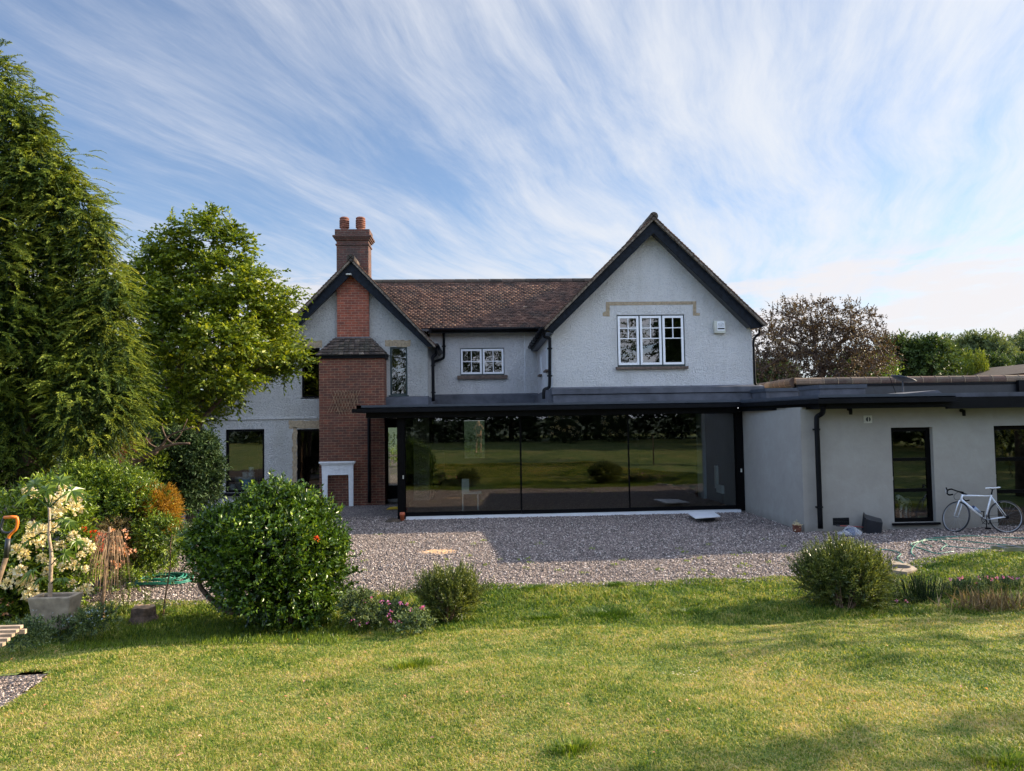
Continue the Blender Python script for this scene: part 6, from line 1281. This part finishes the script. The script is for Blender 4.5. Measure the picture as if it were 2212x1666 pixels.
# ================================================================== loose objects
# fireplace surround leaning against the chimney breast
Yf_ = 21.75; T = lambda px, py, d=0: at(px, py, Yf_ + d)
x0, x1 = T(694, 1040).x, T(764, 1040).x; zb_ = float(gz(0, 20)); zt_ = Z(730, 997, Yf_)
fp = thing('fireplace_surround', ((x0 + x1) / 2, Yf_, zb_), 'white cast-iron fireplace surround leaning on the brick chimney breast', 'fireplace')
lw = (x1 - x0) * .125; lh = Z(730, 1026, Yf_)
def tilt(o):   # leans back a little
    o.data.transform(Matrix.Shear('XY', 4, (0, 0))) ; return o
mb = MB(); mb.prism([(x0 + .05, Yf_, zb_), (x0 + .05 + lw, Yf_, zb_), (x0 + .065 + lw, Yf_, lh), (x1 - .035 - lw, Yf_, lh), (x1 - .02 - lw, Yf_, zb_), (x1 - .02, Yf_, zb_), (x1 - .01, Yf_, zt_ - .12), (x1 - .01, Yf_, zt_ - .04), (x0 + .01, Yf_, zt_ - .04), (x0 + .01, Yf_, zt_ - .12)], (0, .05, 0)); bevel(mb.build('frame', 'whitepaint', fp), .006)
mb = MB()
for k, (e_, h_) in enumerate(((.0, .11), (.02, .09), (.04, .065), (.06, .045))): mb.box((x0 - e_, Yf_ - .02 - e_ * .8, zt_ - h_), (x1 + e_, Yf_ + .06, zt_ - h_ + (.02 if k < 3 else .045)))
mb.build('mantel_shelf', 'whitepaint', fp)
mb = MB(); cxm, czm = (x0 + x1) / 2, (lh + zt_) / 2 - .05
for s in (-1, 1):
    pts = [(cxm + s * (.02 + .20 * f), Yf_ - .006, czm + .045 * math.sin(f * 7) * (1 - .4 * f)) for f in [i / 14 for i in range(15)]]; mb.tube(pts, .007, 5); pts = [(cxm + s * (.03 + .06 * math.cos(a)), Yf_ - .006, czm - .03 + .04 * math.sin(a)) for a in [i * .5 for i in range(10)]]; mb.tube(pts, .005, 5)
mb.build('scroll_ornament', 'whitepaint', fp)
for xx in (x0 + .07, x1 - .03 - lw):
    mb = MB()
    for k in range(3): mb.box((xx + .02 + k * .035, Yf_ - .006, zb_ + .12), (xx + .035 + k * .035, Yf_ - .0005, lh - .02))
    mb.build('fluting', 'whitepaint', fp)
# orange drain pipe stub
c = at(869, 1117, GY - .35); c = gp(c.x, GY - .35); t = thing('drain_pipe', c, 'short orange drain pipe stub at the foot of the black corner post', 'drain pipe')
MB().lathe((c.x, c.y, c.z - .02), [(.055, 0), (.055, .17), (.066, .175), (.066, .25), (.056, .25), (.052, .12)], 16).build('pipe', 'drainpipe', t, True)
lv = MB(); tag(MB().lathe((c.x + .0, c.y, c.z), [(.17, -.02), (.14, .02), (.04, .03)], 12).build('soil_heap', 'soil'), 'dark soil around the orange drain pipe', 'soil')
# yellow wedge and sand bag
c = at(850, 1083, 21.0); c = gp(c.x, 20.6); t = thing('spirit_level', c, 'yellow plastic tool lying in the dark corner beside the glass room', 'tool'); MB().prism([(c.x - .16, c.y, c.z + .03), (c.x + .2, c.y, c.z + .03), (c.x + .2, c.y, c.z + .10), (c.x - .06, c.y, c.z + .09)], (0, .12, 0)).build('body', 'yellow', t)
c = gnd(848, 1128); t = MB().lathe((c.x, c.y, c.z - .02), [(.20, 0), (.19, .05), (.12, .10), (.02, .12)], 12).build('sand_heap', 'soil', None, True); tag(t, 'small heap of earth on the gravel left of the orange pipe', 'heap')
# white board on a dark base
YBd = 17.3; zt_ = Z(1520, 1107, 17.6); A = lambda px, py: (lambda d: Vector((d.x * (zt_ - CAMH) / d.z, d.y * (zt_ - CAMH) / d.z, zt_)))(ray(px, py))
q = [A(1483, 1106), A(1541.5, 1105.5), A(1556, 1115), A(1502, 1119)]; cc = sum(q, Vector()) / 4
t = thing('drain_inspection_cover', gp(cc.x, cc.y), 'white square board lying on a dark box in the gravel', 'board'); bevel(MB().prism(q, (0, 0, -.02)).build('board', 'upvc', t), .003)
MB().lathe((cc.x + .03, cc.y, float(gz(cc.x, cc.y)) - .02), [(.24, 0), (.24, .06), (.225, .065), (.225, zt_ - float(gz(cc.x, cc.y)) - .005)], 20).build('base', 'blackplastic', t)
# terracotta pot with white plant at the wing's corner
c = gnd(1722, 1151); t = thing('terracotta_pot', c, 'small terracotta pot with pale plant at the corner of the wing', 'pot'); MB().lathe((c.x, c.y, c.z), [(.05, 0), (.085, .05), (.095, .10), (.085, .145), (.10, .15), (.10, .165), (.07, .16)], 18).build('pot', 'terracotta', t, True)
lv = Leaves(700); n = 90; B = np.array([[c.x, c.y, c.z + .16]]) + lv.r.normal(size=(n, 3)) * .035; lv.leaves(B, lv.r.normal(size=(n, 3)) + np.array([0, 0, .6]), .06, .02, lv.r.random(n)); lv.build('foliage', 'petal_white', t)
# black upturned tub
c = gnd(1892, 1154); t = thing('plastic_tub', c, 'dark grey square plastic tub lying on its side against the pale wall', 'tub')
b0 = gnd(1865, 1148); Mx = Matrix.Translation(Vector((c.x, c.y + .12, c.z + .155))) @ Matrix.Rotation(math.radians(-24), 4, 'Z') @ Matrix.Rotation(math.radians(7), 4, 'Y') @ Matrix.Rotation(math.radians(9), 4, 'X')
def tp(x, y, z): return Mx @ Vector((x, y, z))
# open end at -x (larger), closed end at +x (smaller)
fo, fb, Lh = .185, .145, .17
V = [tp(-Lh, y * fo, z * fo) for y, z in ((-1, -1), (1, -1), (1, 1), (-1, 1))] + [tp(Lh, y * fb, z * fb) for y, z in ((-1, -1), (1, -1), (1, 1), (-1, 1))] + [tp(-Lh, y * (fo - .012), z * (fo - .012)) for y, z in ((-1, -1), (1, -1), (1, 1), (-1, 1))] + [tp(Lh - .012, y * (fb - .012), z * (fb - .012)) for y, z in ((-1, -1), (1, -1), (1, 1), (-1, 1))]
F = [(0, 1, 5, 4), (1, 2, 6, 5), (2, 3, 7, 6), (3, 0, 4, 7), (4, 5, 6, 7), (8, 12, 13, 9), (9, 13, 14, 10), (10, 14, 15, 11), (11, 15, 12, 8), (12, 15, 14, 13), (0, 8, 9, 1), (1, 9, 10, 2), (2, 10, 11, 3), (3, 11, 8, 0)]
bevel(MB().add(V, F).build('body', 'bin', t), .018, 3)
mb = MB(); fr = fo + .014
mb.tube([tp(-Lh, y * fr, z * fr) for y, z in ((-1, -1), (1, -1), (1, 1), (-1, 1), (-1, -1))], .016, 8); mb.build('rim', 'blackplastic', t)
# red-handled tool
a, b = gnd(1858, 1151), at(1808, 1135, YW - .12); a = gp(at(1866, 1145, 15.0).x, 15.0, .12); b = at(1806, 1135.5, 15.08)
t = thing('broom', (a + b) / 2, 'long tool with thin red handle lying between the grille and the tub', 'tool'); MB().tube([b.lerp(a, .12), a], .011, 8).build('handle', 'red', t); MB().tube([b, b.lerp(a, .14)], .016, 8).build('grip', 'blackplastic', t)
# clear plastic bag
m_, tt, bb, oo = newmat('clear_polythene'); bb.inputs['Base Color'].default_value = (.75, .8, .85, 1); bb.inputs['Roughness'].default_value = .12; bb.inputs['Alpha'].default_value = .22; M['poly'] = m_
c = gnd(1838, 1160); t = thing('plastic_bag', c, 'crumpled clear plastic bag with dark blue content on the gravel by the tub', 'bag')
bm = bmesh.new(); bmesh.ops.create_icosphere(bm, subdivisions=4, radius=1); r = np.random.default_rng(5); ph = r.random((6, 3)) * 6.28; fq = r.normal(size=(6, 3)) * 3.2
for v_ in bm.verts:
    p = v_.co; d = 1 + sum(.07 * math.sin(fq[k][0] * p.x + fq[k][1] * p.y + fq[k][2] * p.z + ph[k][0]) * (1 + (k > 3)) for k in range(6)); d += .10 * abs(math.sin(9 * p.x + 5 * p.z)) * abs(math.sin(7 * p.y))
    v_.co = Vector((p.x * .22 * d, p.y * .14 * d, p.z * .12 * d * (1 - .5 * abs(p.x)) + .10))
me = bpy.data.meshes.new('bag'); bm.to_mesh(me); bm.free(); me.materials.append(M['poly']); o = bpy.data.objects.new('bag', me); COL.objects.link(o); o.parent = t
Vn = [(c.x + .02 + dx, c.y + dy, c.z + dz) for dx, dy, dz in ((-.13, -.02, .17), (.02, -.05, .21), (.05, -.06, .12), (.02, -.08, .03), (-.05, -.06, .10), (-.1, .06, .14), (.03, .05, .16), (.02, .02, .05))]
MB().add(Vn, [(0, 4, 2, 1), (4, 3, 2), (0, 1, 6, 5), (1, 2, 7, 6), (0, 5, 7, 4), (5, 6, 7), (2, 3, 7), (3, 4, 7)]).build('blue_content', 'navy', t)
# garden hoses
def onground(pts, h=.03): return [gp(p.x, p.y, h) for p in pts]
c = gnd(345, 1258); t = thing('garden_hose', c, 'coiled green garden hose lying on the gravel left of the camellia', 'hose'); r = random.Random(12); pts = []
for k in range(9 * 24):
    a = k / 24 * 6.283; turn = k / 24; rad = .42 - .03 * (turn % 4) + .05 * math.sin(turn * 1.3 + a * .5); ox = .10 * math.sin(turn * .9); pts.append(gp(c.x + ox + rad * math.cos(a) * (1 + .15 * math.sin(turn)), c.y + rad * .8 * math.sin(a), .03 + .018 * (turn % 4) + .01 * math.sin(a * 3)))
MB().tube(pts, .0115, 6).build('coil', 'hose', t, True)
c = gnd(2050, 1190); t = thing('garden_hose', c, 'tangled green garden hose trailing over gravel in front of the bicycle', 'hose')
Z3 = lambda x, y: gnd((2000 + x / 3.95) / 1.15732, (1150 + y / 3.95) / 1.15732)
for ps in (((2300, 790), (1900, 775), (1700, 765), (1450, 775), (1280, 790), (1200, 812), (1130, 862), (1098, 925), (1132, 968)), ((2100, 862), (1700, 825), (1500, 800), (1300, 802), (1150, 826), (1095, 852), (1160, 880), (1240, 905), (1350, 940), (1520, 920)), ((1210, 803), (1212, 840), (1290, 862), (1300, 875)), ((2050, 900), (1700, 888), (1500, 872), (1440, 866)), ((1395, 908), (1412, 880), (1450, 852), (1390, 820), (1320, 806), (1220, 808)), ((750, 896), (900, 908), (980, 935), (992, 950), (962, 980), (975, 1005), (1030, 1040)), ((880, 1006), (950, 1020), (1025, 1040)), ((980, 1062), (1040, 1075), (1042, 1095), (1005, 1132))):
    MB().tube(spline(onground([Z3(*p) for p in ps], .028), 6), .011, 6).build('tube', 'hose', t, True)
# concrete manhole surround in the grass
q = [gnd(*p) for p in ((1925, 1214), (1965, 1222), (1982, 1236), (1960, 1246), (1928, 1242))]; z_ = max(p.z for p in q) + .03
t = thing('manhole', sum(q, Vector()) / 5, 'concrete manhole surround at the grass edge right of the larger shrub', 'manhole'); MB().prism([(p.x, p.y, z_) for p in q], (0, 0, -.12)).build('concrete_slab', 'concrete', t); c = sum(q, Vector()) / 5; MB().lathe((c.x - .03, c.y + .02, z_ - .01), [(.14, 0), (.14, .018), (.12, .02)], 20).build('lid', 'bin', t)
# aluminium ladder end on the lawn at the right edge
q0, q1 = gnd(2172, 1201), gnd(2300, 1196); d = (q1 - q0).normalized(); n_ = Vector((-d.y, d.x, 0)); t = thing('ladder', q0, 'end of an aluminium ladder lying in the grass at the right edge', 'ladder')
for s in (0, .3): a = gp(q0.x + n_.x * s, q0.y + n_.y * s, .10); b = a + d * 2.2; MB().prism([a + Vector((0, 0, -.03)), a + Vector((0, 0, .03)), a + n_ * .025 + Vector((0, 0, .03)), a + n_ * .025 + Vector((0, 0, -.03))], b - a).build('rail', 'steel', t)
for k in range(7): a = gp(q0.x, q0.y, .10) + d * (.15 + .28 * k); MB().tube([a, a + n_ * .3], .014, 8).build('rung', 'steel', t)
# garden fork with orange handle
Yk = 5.9; K = lambda px, py, dy=0: at(px, py, Yk + dy)
t = thing('garden_fork', gp(K(0, 1300).x - .02, Yk), 'garden fork with orange D-handle standing at the left edge', 'garden fork')
a = K(21, 1168); b = K(15, 1230); e_ = gp(K(-14, 1290).x, Yk, 0)
MB().tube([K(18, 1163), K(13, 1205)], [.019, .018], 10).build('shaft', 'blackplastic', t, True); sh = K(13, 1205); end = Vector((K(-32, 1345).x, Yk, K(-32, 1345).z)); MB().tube([sh, end], [.018, .016], 10).build('lower_shaft', 'deadwood', t, True)
o = MB().tube([K(9, 1118), K(25, 1117), K(36, 1118)], .013, 10).build('grip', 'orange', t, True); MB().tube(spline([K(36, 1117), K(38, 1128), K(35, 1142), K(27, 1150), K(20, 1158), K(18, 1165)], 5), .012, 8).build('handle_side', 'orange', t, True)
MB().tube(spline([K(9, 1117), K(5, 1130), K(2, 1142), K(8, 1150), K(20, 1151), K(30, 1146)], 5), .010, 8).build('handle_side', 'bin', t, True)
for k in range(4):
    x_ = end.x - .07 + .045 * k; MB().tube([(x_, Yk, end.z), (x_, Yk - .01, float(gz(x_, Yk)) - .08)], [.008, .004], 6).build('tine', 'steel', t)
MB().tube([(end.x - .095, Yk, end.z), (end.x + .095, Yk, end.z)], .012, 6).build('crossbar', 'steel', t)
# slatted wooden table corner at the left edge
Yt = 6.9; t = thing('slatted_table', gp(at(-60, 1360, Yt).x, Yt), 'corner of a low slatted wooden table at the left edge', 'table'); zt_ = Z(20, 1352, Yt); S_ = lambda px, py: (lambda d: Vector((d.x * (zt_ - CAMH) / d.z, d.y * (zt_ - CAMH) / d.z, zt_)))(ray(px, py))
for (px, py) in ((47, 1351), (38, 1359.5), (29, 1368.5), (19, 1378), (9, 1388)):
    e_ = S_(px, py); MB().box((e_.x - 1.0, e_.y - .022, zt_ - .028), (e_.x, e_.y + .022, zt_)).build('slat', 'wood', t)
e0 = S_(54, 1353); e1 = S_(-10, 1400); MB().box((e0.x - 1.1, e0.y + .0, zt_ - .07), (e0.x, e0.y + .03, zt_ - .03)).build('apron', 'wood', t)
lx = S_(-25, 1352); MB().box((lx.x - .06, lx.y - .1, float(gz(lx.x, lx.y)) - .02), (lx.x, lx.y - .04, zt_ - .03)).build('leg', 'wood', t)
# paint tubs inside the left window
def tub(px, pyb, pyt, wpx, mat, label, lid='tub'):
    Yt = YL + .55; c = at(px, pyb, Yt); top = Z(px, pyt, Yt); r_ = wpx * .5 * Yt / 1536; t = thing('paint_tub', c, label, 'paint tub', 'paint tubs inside the left window')
    h = top - c.z; MB().lathe(c, [(r_ * .85, 0), (r_ * .98, h * .9)], 16).build('tub', mat, t, True); MB().lathe((c.x, c.y, c.z + h * .9), [(r_ * 1.05, 0), (r_ * 1.05, h * .1), (r_ * .9, h * .1)], 16).build('lid', lid, t); return t
sh = MB().box((h1[0] + .1, YL + .35, h1[2] - .02), (h1[1] + .2, YL + .85, h1[2] + .03)).build('window_shelf', 'cupboard', cot)
tub(501, 1061, 1047, 14, 'tub', 'lowest small white tub at the left of the window'); tub(516, 1061, 1031, 16, 'green_tub', 'tall dark green tub in the window')
tub(536, 1060, 1032, 26, 'blue', 'large light blue tub in the window'); tub(530, 1032, 1020, 13, 'tub', 'white tub on top of the light blue tub, left one'); tub(543, 1032, 1020, 14, 'tub', 'white tub on top of the light blue tub, right one'); tub(543, 1020, 1009, 11, 'tub', 'smallest tub at the very top of the stack')
# ================================================================== bicycle
cf, cr = gnd(2080, 1156), gnd(2180.5, 1153)
YBk = 14.55; rear = Vector((X(2174, YBk, 1118), YBk, float(gz(10, 14.6)) + .336)); 
bk = thing('bicycle', (rear.x - .5, YBk, 0), 'white road bicycle with drop handlebars leaning on the pale wall', 'bicycle')
hd = math.radians(169.5); lean = math.radians(5.5)
BM = Matrix.Translation(Vector((rear.x, rear.y, rear.z - .336))) @ Matrix.Rotation(hd, 4, 'Z') @ Matrix.Rotation(lean, 4, 'X')
def B(x, y, z): return BM @ Vector((x, y, z))
# local: x forward, y left, z up; rear axle at (0,0,.336)
bb_ = (.405, 0, .27); st_top = (.235, 0, .79); ht = (.80, 0, .80); hb_ = (.845, 0, .66); sadd = (.20, 0, .93)
def tb(name, pts, r, mat='frame_white', n=10, par=bk): return MB().tube([B(*p) for p in pts], r, n).build(name, mat, par, True)
fr = MB()
fr.tube([B(*bb_), B(*st_top)], .019, 10); fr.tube([B(st_top[0] + .01, 0, .765), B(ht[0] + .005, 0, .78)], .018, 10); fr.tube([B(*bb_), B(hb_[0] - .01, 0, .69)], .026, 10); fr.tube([B(*ht), B(*hb_)], .025, 10)
for s in (-1, 1): fr.tube([B(.24, s * .012, .755), B(.0, s * .055, .336)], .009, 8); fr.tube([B(.40, s * .03, .27), B(.0, s * .055, .336)], .011, 8)
fr.build('frame', 'frame_white', bk, True)
tb('seat_post', [st_top, (.205, 0, .90)], .0135, 'black')
sd = MB(); prof = [(-.13, .066, .948), (-.10, .072, .945), (-.05, .06, .938), (.0, .038, .936), (.06, .02, .938), (.12, .012, .934), (.14, .004, .930)]; V = []; F = []
for x_, w_, z_ in prof:
    for a in range(8): an = 6.2832 * a / 8; V.append(B(.20 + x_, w_ * math.cos(an), z_ + .010 * math.sin(an) * (1.4 if math.sin(an) > 0 else 1.8)))
k = len(prof); F = [(i * 8 + j, i * 8 + (j + 1) % 8, (i + 1) * 8 + (j + 1) % 8, (i + 1) * 8 + j) for i in range(k - 1) for j in range(8)] + [tuple(range(8)), tuple(reversed(range((k - 1) * 8, k * 8)))]
sd.add(V, F).build('saddle', 'whitepaint', bk, True); tb('saddle_rails', [(.14, 0, .925), (.20, 0, .905), (.26, 0, .925)], .008, 'black')
# front end, steered towards the wall
steer = math.radians(-68); ax0 = Vector((hb_[0] + .0, 0, hb_[2])); sa = (Vector(ht) - Vector(hb_)).normalized()
SM = BM @ Matrix.Translation(ax0) @ Matrix.Rotation(steer, 4, sa) @ Matrix.Translation(-ax0)
def Sx(x, y, z): return SM @ Vector((x, y, z))
def wheel(Mx, c, name):
    w0 = bpy.data.objects.new(name, None)
    P = Mx @ Vector(c); axv = (Mx.to_3x3() @ Vector((0, 1, 0))).normalized()
    w_ = MB().torus(P, axv, .311, .0115, 64, 8).build(name, 'rim', bk, True)
    MB().torus(P, axv, .325, .0165, 64, 8).build('tyre', 'tyre', w_, True)
    MB().lathe(P - axv * .045, [(.014, 0), (.02, .012), (.012, .03), (.012, .06), (.02, .078), (.014, .09)], 12, axis=axv).build('hub', 'rim', w_, True)
    e1 = axv.orthogonal().normalized(); e2 = axv.cross(e1); sp = MB()
    for k in range(20):
        a = 6.2832 * k / 20; b = a + (.5 if k % 2 else -.5); s = (1 if (k // 2) % 2 else -1) * .03
        sp.tube([P + axv * s + (e1 * math.cos(b) + e2 * math.sin(b)) * .018, P + (e1 * math.cos(a) + e2 * math.sin(a)) * .302], .0013, 4, False)
    sp.build('spokes', 'rim', w_); return w_
wheel(BM, (0, 0, .336), 'rear_wheel'); wheel(SM, (.975, 0, .336), 'front_wheel')
fk = MB(); 
for s in (-1, 1): fk.tube([Sx(.853, s * .035, .665), Sx(.89, s * .05, .55), Sx(.975, s * .05, .336)], [.015, .014, .009], 8)
fk.tube([Sx(.853, -.035, .665), Sx(.853, .035, .665)], .017, 8); fk.build('fork', 'frame_white', bk, True)
tb('stem', [], .015) if False else MB().tube([Sx(.795, 0, .80), Sx(.785, 0, .845), Sx(.88, 0, .875)], .016, 8).build('stem', 'black', bk, True)
hbm = MB(); hbm.tube([Sx(.88, -.21, .875), Sx(.88, .21, .875)], .0145, 8)
for s in (-1, 1): hbm.tube(spline([Sx(.88, s * .20, .875), Sx(.93, s * .212, .875), Sx(.975, s * .215, .85), Sx(.975, s * .218, .79), Sx(.93, s * .22, .75), Sx(.84, s * .22, .745)], 5), .0155, 8)
hbm.build('handlebar', 'black', bk, True)
for s in (-1, 1): MB().tube(spline([Sx(.955, s * .214, .868), Sx(.99, s * .214, .89), Sx(1.005, s * .214, .93)], 4), [.016] * 5 + [.013] * 4, 8).build('brake_hood', 'black', bk, True); MB().tube(spline([Sx(1.0, s * .214, .92), Sx(1.02, s * .216, .87), Sx(1.0, s * .22, .79)], 4), .006, 6).build('brake_lever', 'steel', bk, True)
MB().tube(spline([Sx(.90, .02, .87), Sx(.98, .03, .80), Sx(.97, .02, .72), Sx(.87, 0, .68)], 5), .004, 5).build('cable', 'black', bk, True)
for x_, z_, f_ in ((.87, .665, Sx), (.10, .63, B)): MB().lathe(f_(x_, 0, z_) , [(.02, -.02), (.03, 0), (.02, .02)], 8).build('brake', 'black', bk)
P = B(*bb_); axv = (BM.to_3x3() @ Vector((0, 1, 0))).normalized()
ck = MB(); ck.torus(P + axv * .04, axv, .085, .006, 30, 5)
for k in range(5): a = 6.2832 * k / 5; e1 = axv.orthogonal(); e2 = axv.cross(e1); ck.tube([P + axv * .04, P + axv * .04 + (e1 * math.cos(a) + e2 * math.sin(a)) * .083], .006, 5)
ck.build('chainring', 'black', bk)
for s, a in ((1, -1.45), (-1, 1.69)):
    q = Vector((.405 + .17 * math.cos(a), s * .07, .27 + .17 * math.sin(a))); MB().tube([B(.405, s * .055, .27), B(*q)], [.012, .009], 6).build('crank', 'black', bk); MB().box(tuple(B(q.x - .04, q.y + s * .02, q.z - .01)), tuple(B(q.x + .04, q.y + s * .10, q.z + .01))).build('pedal', 'black', bk)
MB().lathe(B(0, .05, .336), [(.045, 0), (.02, .02)], 16, axis=axv).build('cassette', 'black', bk); MB().tube([B(0, .045, .39), B(.405, .045, .355)], .004, 4).build('chain', 'black', bk); MB().tube([B(0, .045, .25), B(.40, .045, .19)], .004, 4).build('chain', 'black', bk)
MB().tube([B(.60, 0, .53), B(.50, 0, .42)], [.035, .035], 12).build('bottle', 'bluebottle', bk, True); MB().tube([B(.625, 0, .56), B(.60, 0, .53)], [.015, .03], 10).build('bottle_cap', 'navy', bk, True)
# ================================================================== dalmatian behind the tall window
def dogmat():
    m, t, b, o = newmat('dalmatian_coat'); v = coords(t); vo = N(t, 'ShaderNodeTexVoronoi', i_Scale=17.0); t.links.new(v, vo.inputs['Vector'])
    w_ = math_(t, 'ADD', vo.outputs['Distance'], math_(t, 'MULTIPLY', noise(t, v, 20, 2), .25)); t.links.new(ramp(t, w_, [(.36, (.02, .02, .02)), (.40, (.80, .79, .75))]), b.inputs['Base Color']); b.inputs['Roughness'].default_value = .7; return m
M['dog'] = dogmat()
YD = YW + .62; g0 = at(1953, 1122, YD); dz = 0.0
dg = thing('dog', (g0.x, YD, dz), 'white dog with black spots standing inside the tall window looking out', 'dog')
K_ = lambda px, py, d=0: at(px / 1.15732, py, YD + d)
def skin(name, pts, edges, radii, mat, parent, sub=2, root=0):
    me = bpy.data.meshes.new(name); off = base(parent); me.from_pydata([tuple(Vector(p) - off) for p in pts], edges, []); o = bpy.data.objects.new(name, me); COL.objects.link(o); o.parent = parent
    bpy.context.view_layer.objects.active = o; s = o.modifiers.new('skin', 'SKIN'); s.use_smooth_shade = True
    for i, r_ in enumerate(radii): me.skin_vertices[0].data[i].radius = r_ if hasattr(r_, '__len__') else (r_, r_)
    me.skin_vertices[0].data[root].use_root = True; ss = o.modifiers.new('sub', 'SUBSURF'); ss.levels = sub; ss.render_levels = sub
    dgx = bpy.context.evaluated_depsgraph_get(); me2 = bpy.data.meshes.new_from_object(o.evaluated_get(dgx)); o.modifiers.clear(); o.data = me2
    me2.materials.clear(); me2.materials.append(M[mat]); 
    for p in me2.polygons: p.use_smooth = True
    return o
fz = K_(2254, 1123).z
chest = K_(2257, 1088, .05); hip = K_(2268, 1080, .42); nk = K_(2252, 1079, -.02); hdp = K_(2244, 1072, -.06); muz = K_(2246, 1080, -.17)
shL, shR = K_(2252, 1092, .02), K_(2264, 1090, .04)
pts = [chest, hip, nk, hdp, muz, shL, K_(2251.5, 1105, .0), K_(2252, 1120, .0), K_(2251, 1122, -.05), shR, K_(2265, 1105, .02), K_(2266, 1120, .02), K_(2265, 1122, -.04), K_(2262, 1090, .40), K_(2260, 1106, .46), K_(2261, 1121, .42), K_(2274, 1090, .42), K_(2275, 1106, .48), K_(2275, 1121, .44), K_(2276, 1086, .62), K_(2262, 1084, .22)]
for i in (7, 8, 11, 12, 15, 18): pts[i].z = max(.015, .02)
for i in (6, 10, 14, 17): pts[i].z = .22
edges = [(0, 20), (20, 1), (0, 2), (2, 3), (3, 4), (0, 5), (5, 6), (6, 7), (7, 8), (0, 9), (9, 10), (10, 11), (11, 12), (1, 13), (13, 14), (14, 15), (1, 16), (16, 17), (17, 18), (1, 19)]
rad = [.105, .085, .075, .065, .036, .045, .026, .022, .026, .045, .026, .022, .026, .05, .024, .022, .05, .024, .022, .014, .085]
skin('body', pts, edges, rad, 'dog', dg)
for dx in (-7, 7): a = K_(2244 + dx * .7, 1069, -.05); MB().lathe(a, [(.002, 0), (.03, -.03), (.028, -.07), (.004, -.10)], 8).build('ear', 'black', dg, True)
MB().lathe(muz + Vector((0, -.03, .005)), [(.004, -.015), (.017, 0), (.004, .015)], 8).build('nose', 'black', dg, True)
for dx in (-.028, .028): MB().lathe(hdp + Vector((dx, -.058, .012)), [(.002, -.008), (.009, 0), (.002, .008)], 8).build('eye', 'black', dg, True)
# ================================================================== photographer, behind the camera (seen in the glass)
ph = thing('person', gp(-.02, -.42), 'person standing on the lawn holding up a phone, reflected in the glass', 'person'); gz0 = float(gz(0, -.4)); HH = 1.80
m_, tt, bb, oo = newmat('skin'); bb.inputs['Base Color'].default_value = (.45, .27, .19, 1); bb.inputs['Roughness'].default_value = .55; M['skin'] = m_
M['tshirt'] = plain('dark_tshirt', (.035, .03, .035), .85); M['shorts'] = plain('brown_trousers', (.12, .09, .07), .85); M['hair'] = plain('brown_hair', (.06, .035, .02), .7)
q = lambda x, y, z: Vector((x, -.42 + y, gz0 + z))
pts = [q(0, 0, .95), q(0, .01, 1.15), q(0, 0, 1.38), q(0, .01, 1.50), q(0, .03, 1.60), q(0, .04, 1.70), q(.17, 0, 1.40), q(.25, .12, 1.22), q(.10, .34, 1.52), q(-.17, 0, 1.40), q(-.25, .12, 1.22), q(-.10, .34, 1.52), q(.09, 0, .88), q(.10, .02, .48), q(.10, -.02, .06), q(.11, .12, .03), q(-.09, 0, .88), q(-.12, .0, .48), q(-.14, -.04, .06), q(-.15, .10, .03)]
edges = [(0, 1), (1, 2), (2, 3), (3, 4), (4, 5), (2, 6), (6, 7), (7, 8), (2, 9), (9, 10), (10, 11), (0, 12), (12, 13), (13, 14), (14, 15), (0, 16), (16, 17), (17, 18), (18, 19)]
skin('body', pts, edges, [(.15, .11), (.14, .10), (.15, .11), .055, .085, .075, .06, .042, .028, .06, .042, .028, .085, .055, .038, .035, .085, .055, .038, .035], 'skin', ph)
pts = [q(0, 0, .92), q(0, .01, 1.15), q(0, 0, 1.40), q(.18, 0, 1.41), q(.24, .08, 1.27), q(-.18, 0, 1.41), q(-.24, .08, 1.27)]; skin('t_shirt', pts, [(0, 1), (1, 2), (2, 3), (3, 4), (2, 5), (5, 6)], [(.165, .125), (.155, .115), (.16, .12), .075, .062, .075, .062], 'tshirt', ph)
pts = [q(0, 0, .95), q(.09, 0, .86), q(.10, .02, .5), q(-.09, 0, .86), q(-.12, 0, .5)]; skin('shorts', pts, [(0, 1), (1, 2), (0, 3), (3, 4)], [(.165, .125), .10, .08, .10, .08], 'shorts', ph)
pts = [q(0, -.02, 1.68), q(0, .0, 1.76)]; skin('hair', pts, [(0, 1)], [.09, .07], 'hair', ph)
for s in (-1, 1):
    hnd = q(s * .085, .37, 1.55)
    for f in range(4): a = hnd + Vector((0, 0, -.02 + .02 * f)); MB().tube([a, a + Vector((-s * .012, .03, .004)), a + Vector((-s * .03, .035, .006))], [.009, .008, .006], 6).build('finger', 'skin', ph, True)
    MB().tube([hnd + Vector((0, -.01, -.02)), hnd + Vector((-s * .03, -.012, .01))], [.011, .008], 6).build('thumb', 'skin', ph, True)
mb = MB().box((-.075, -.052, CAMH - .045), (.075, -.044, CAMH + .03)); tag(mb.build('phone', 'black'), 'black phone held up by the photographer', 'phone')
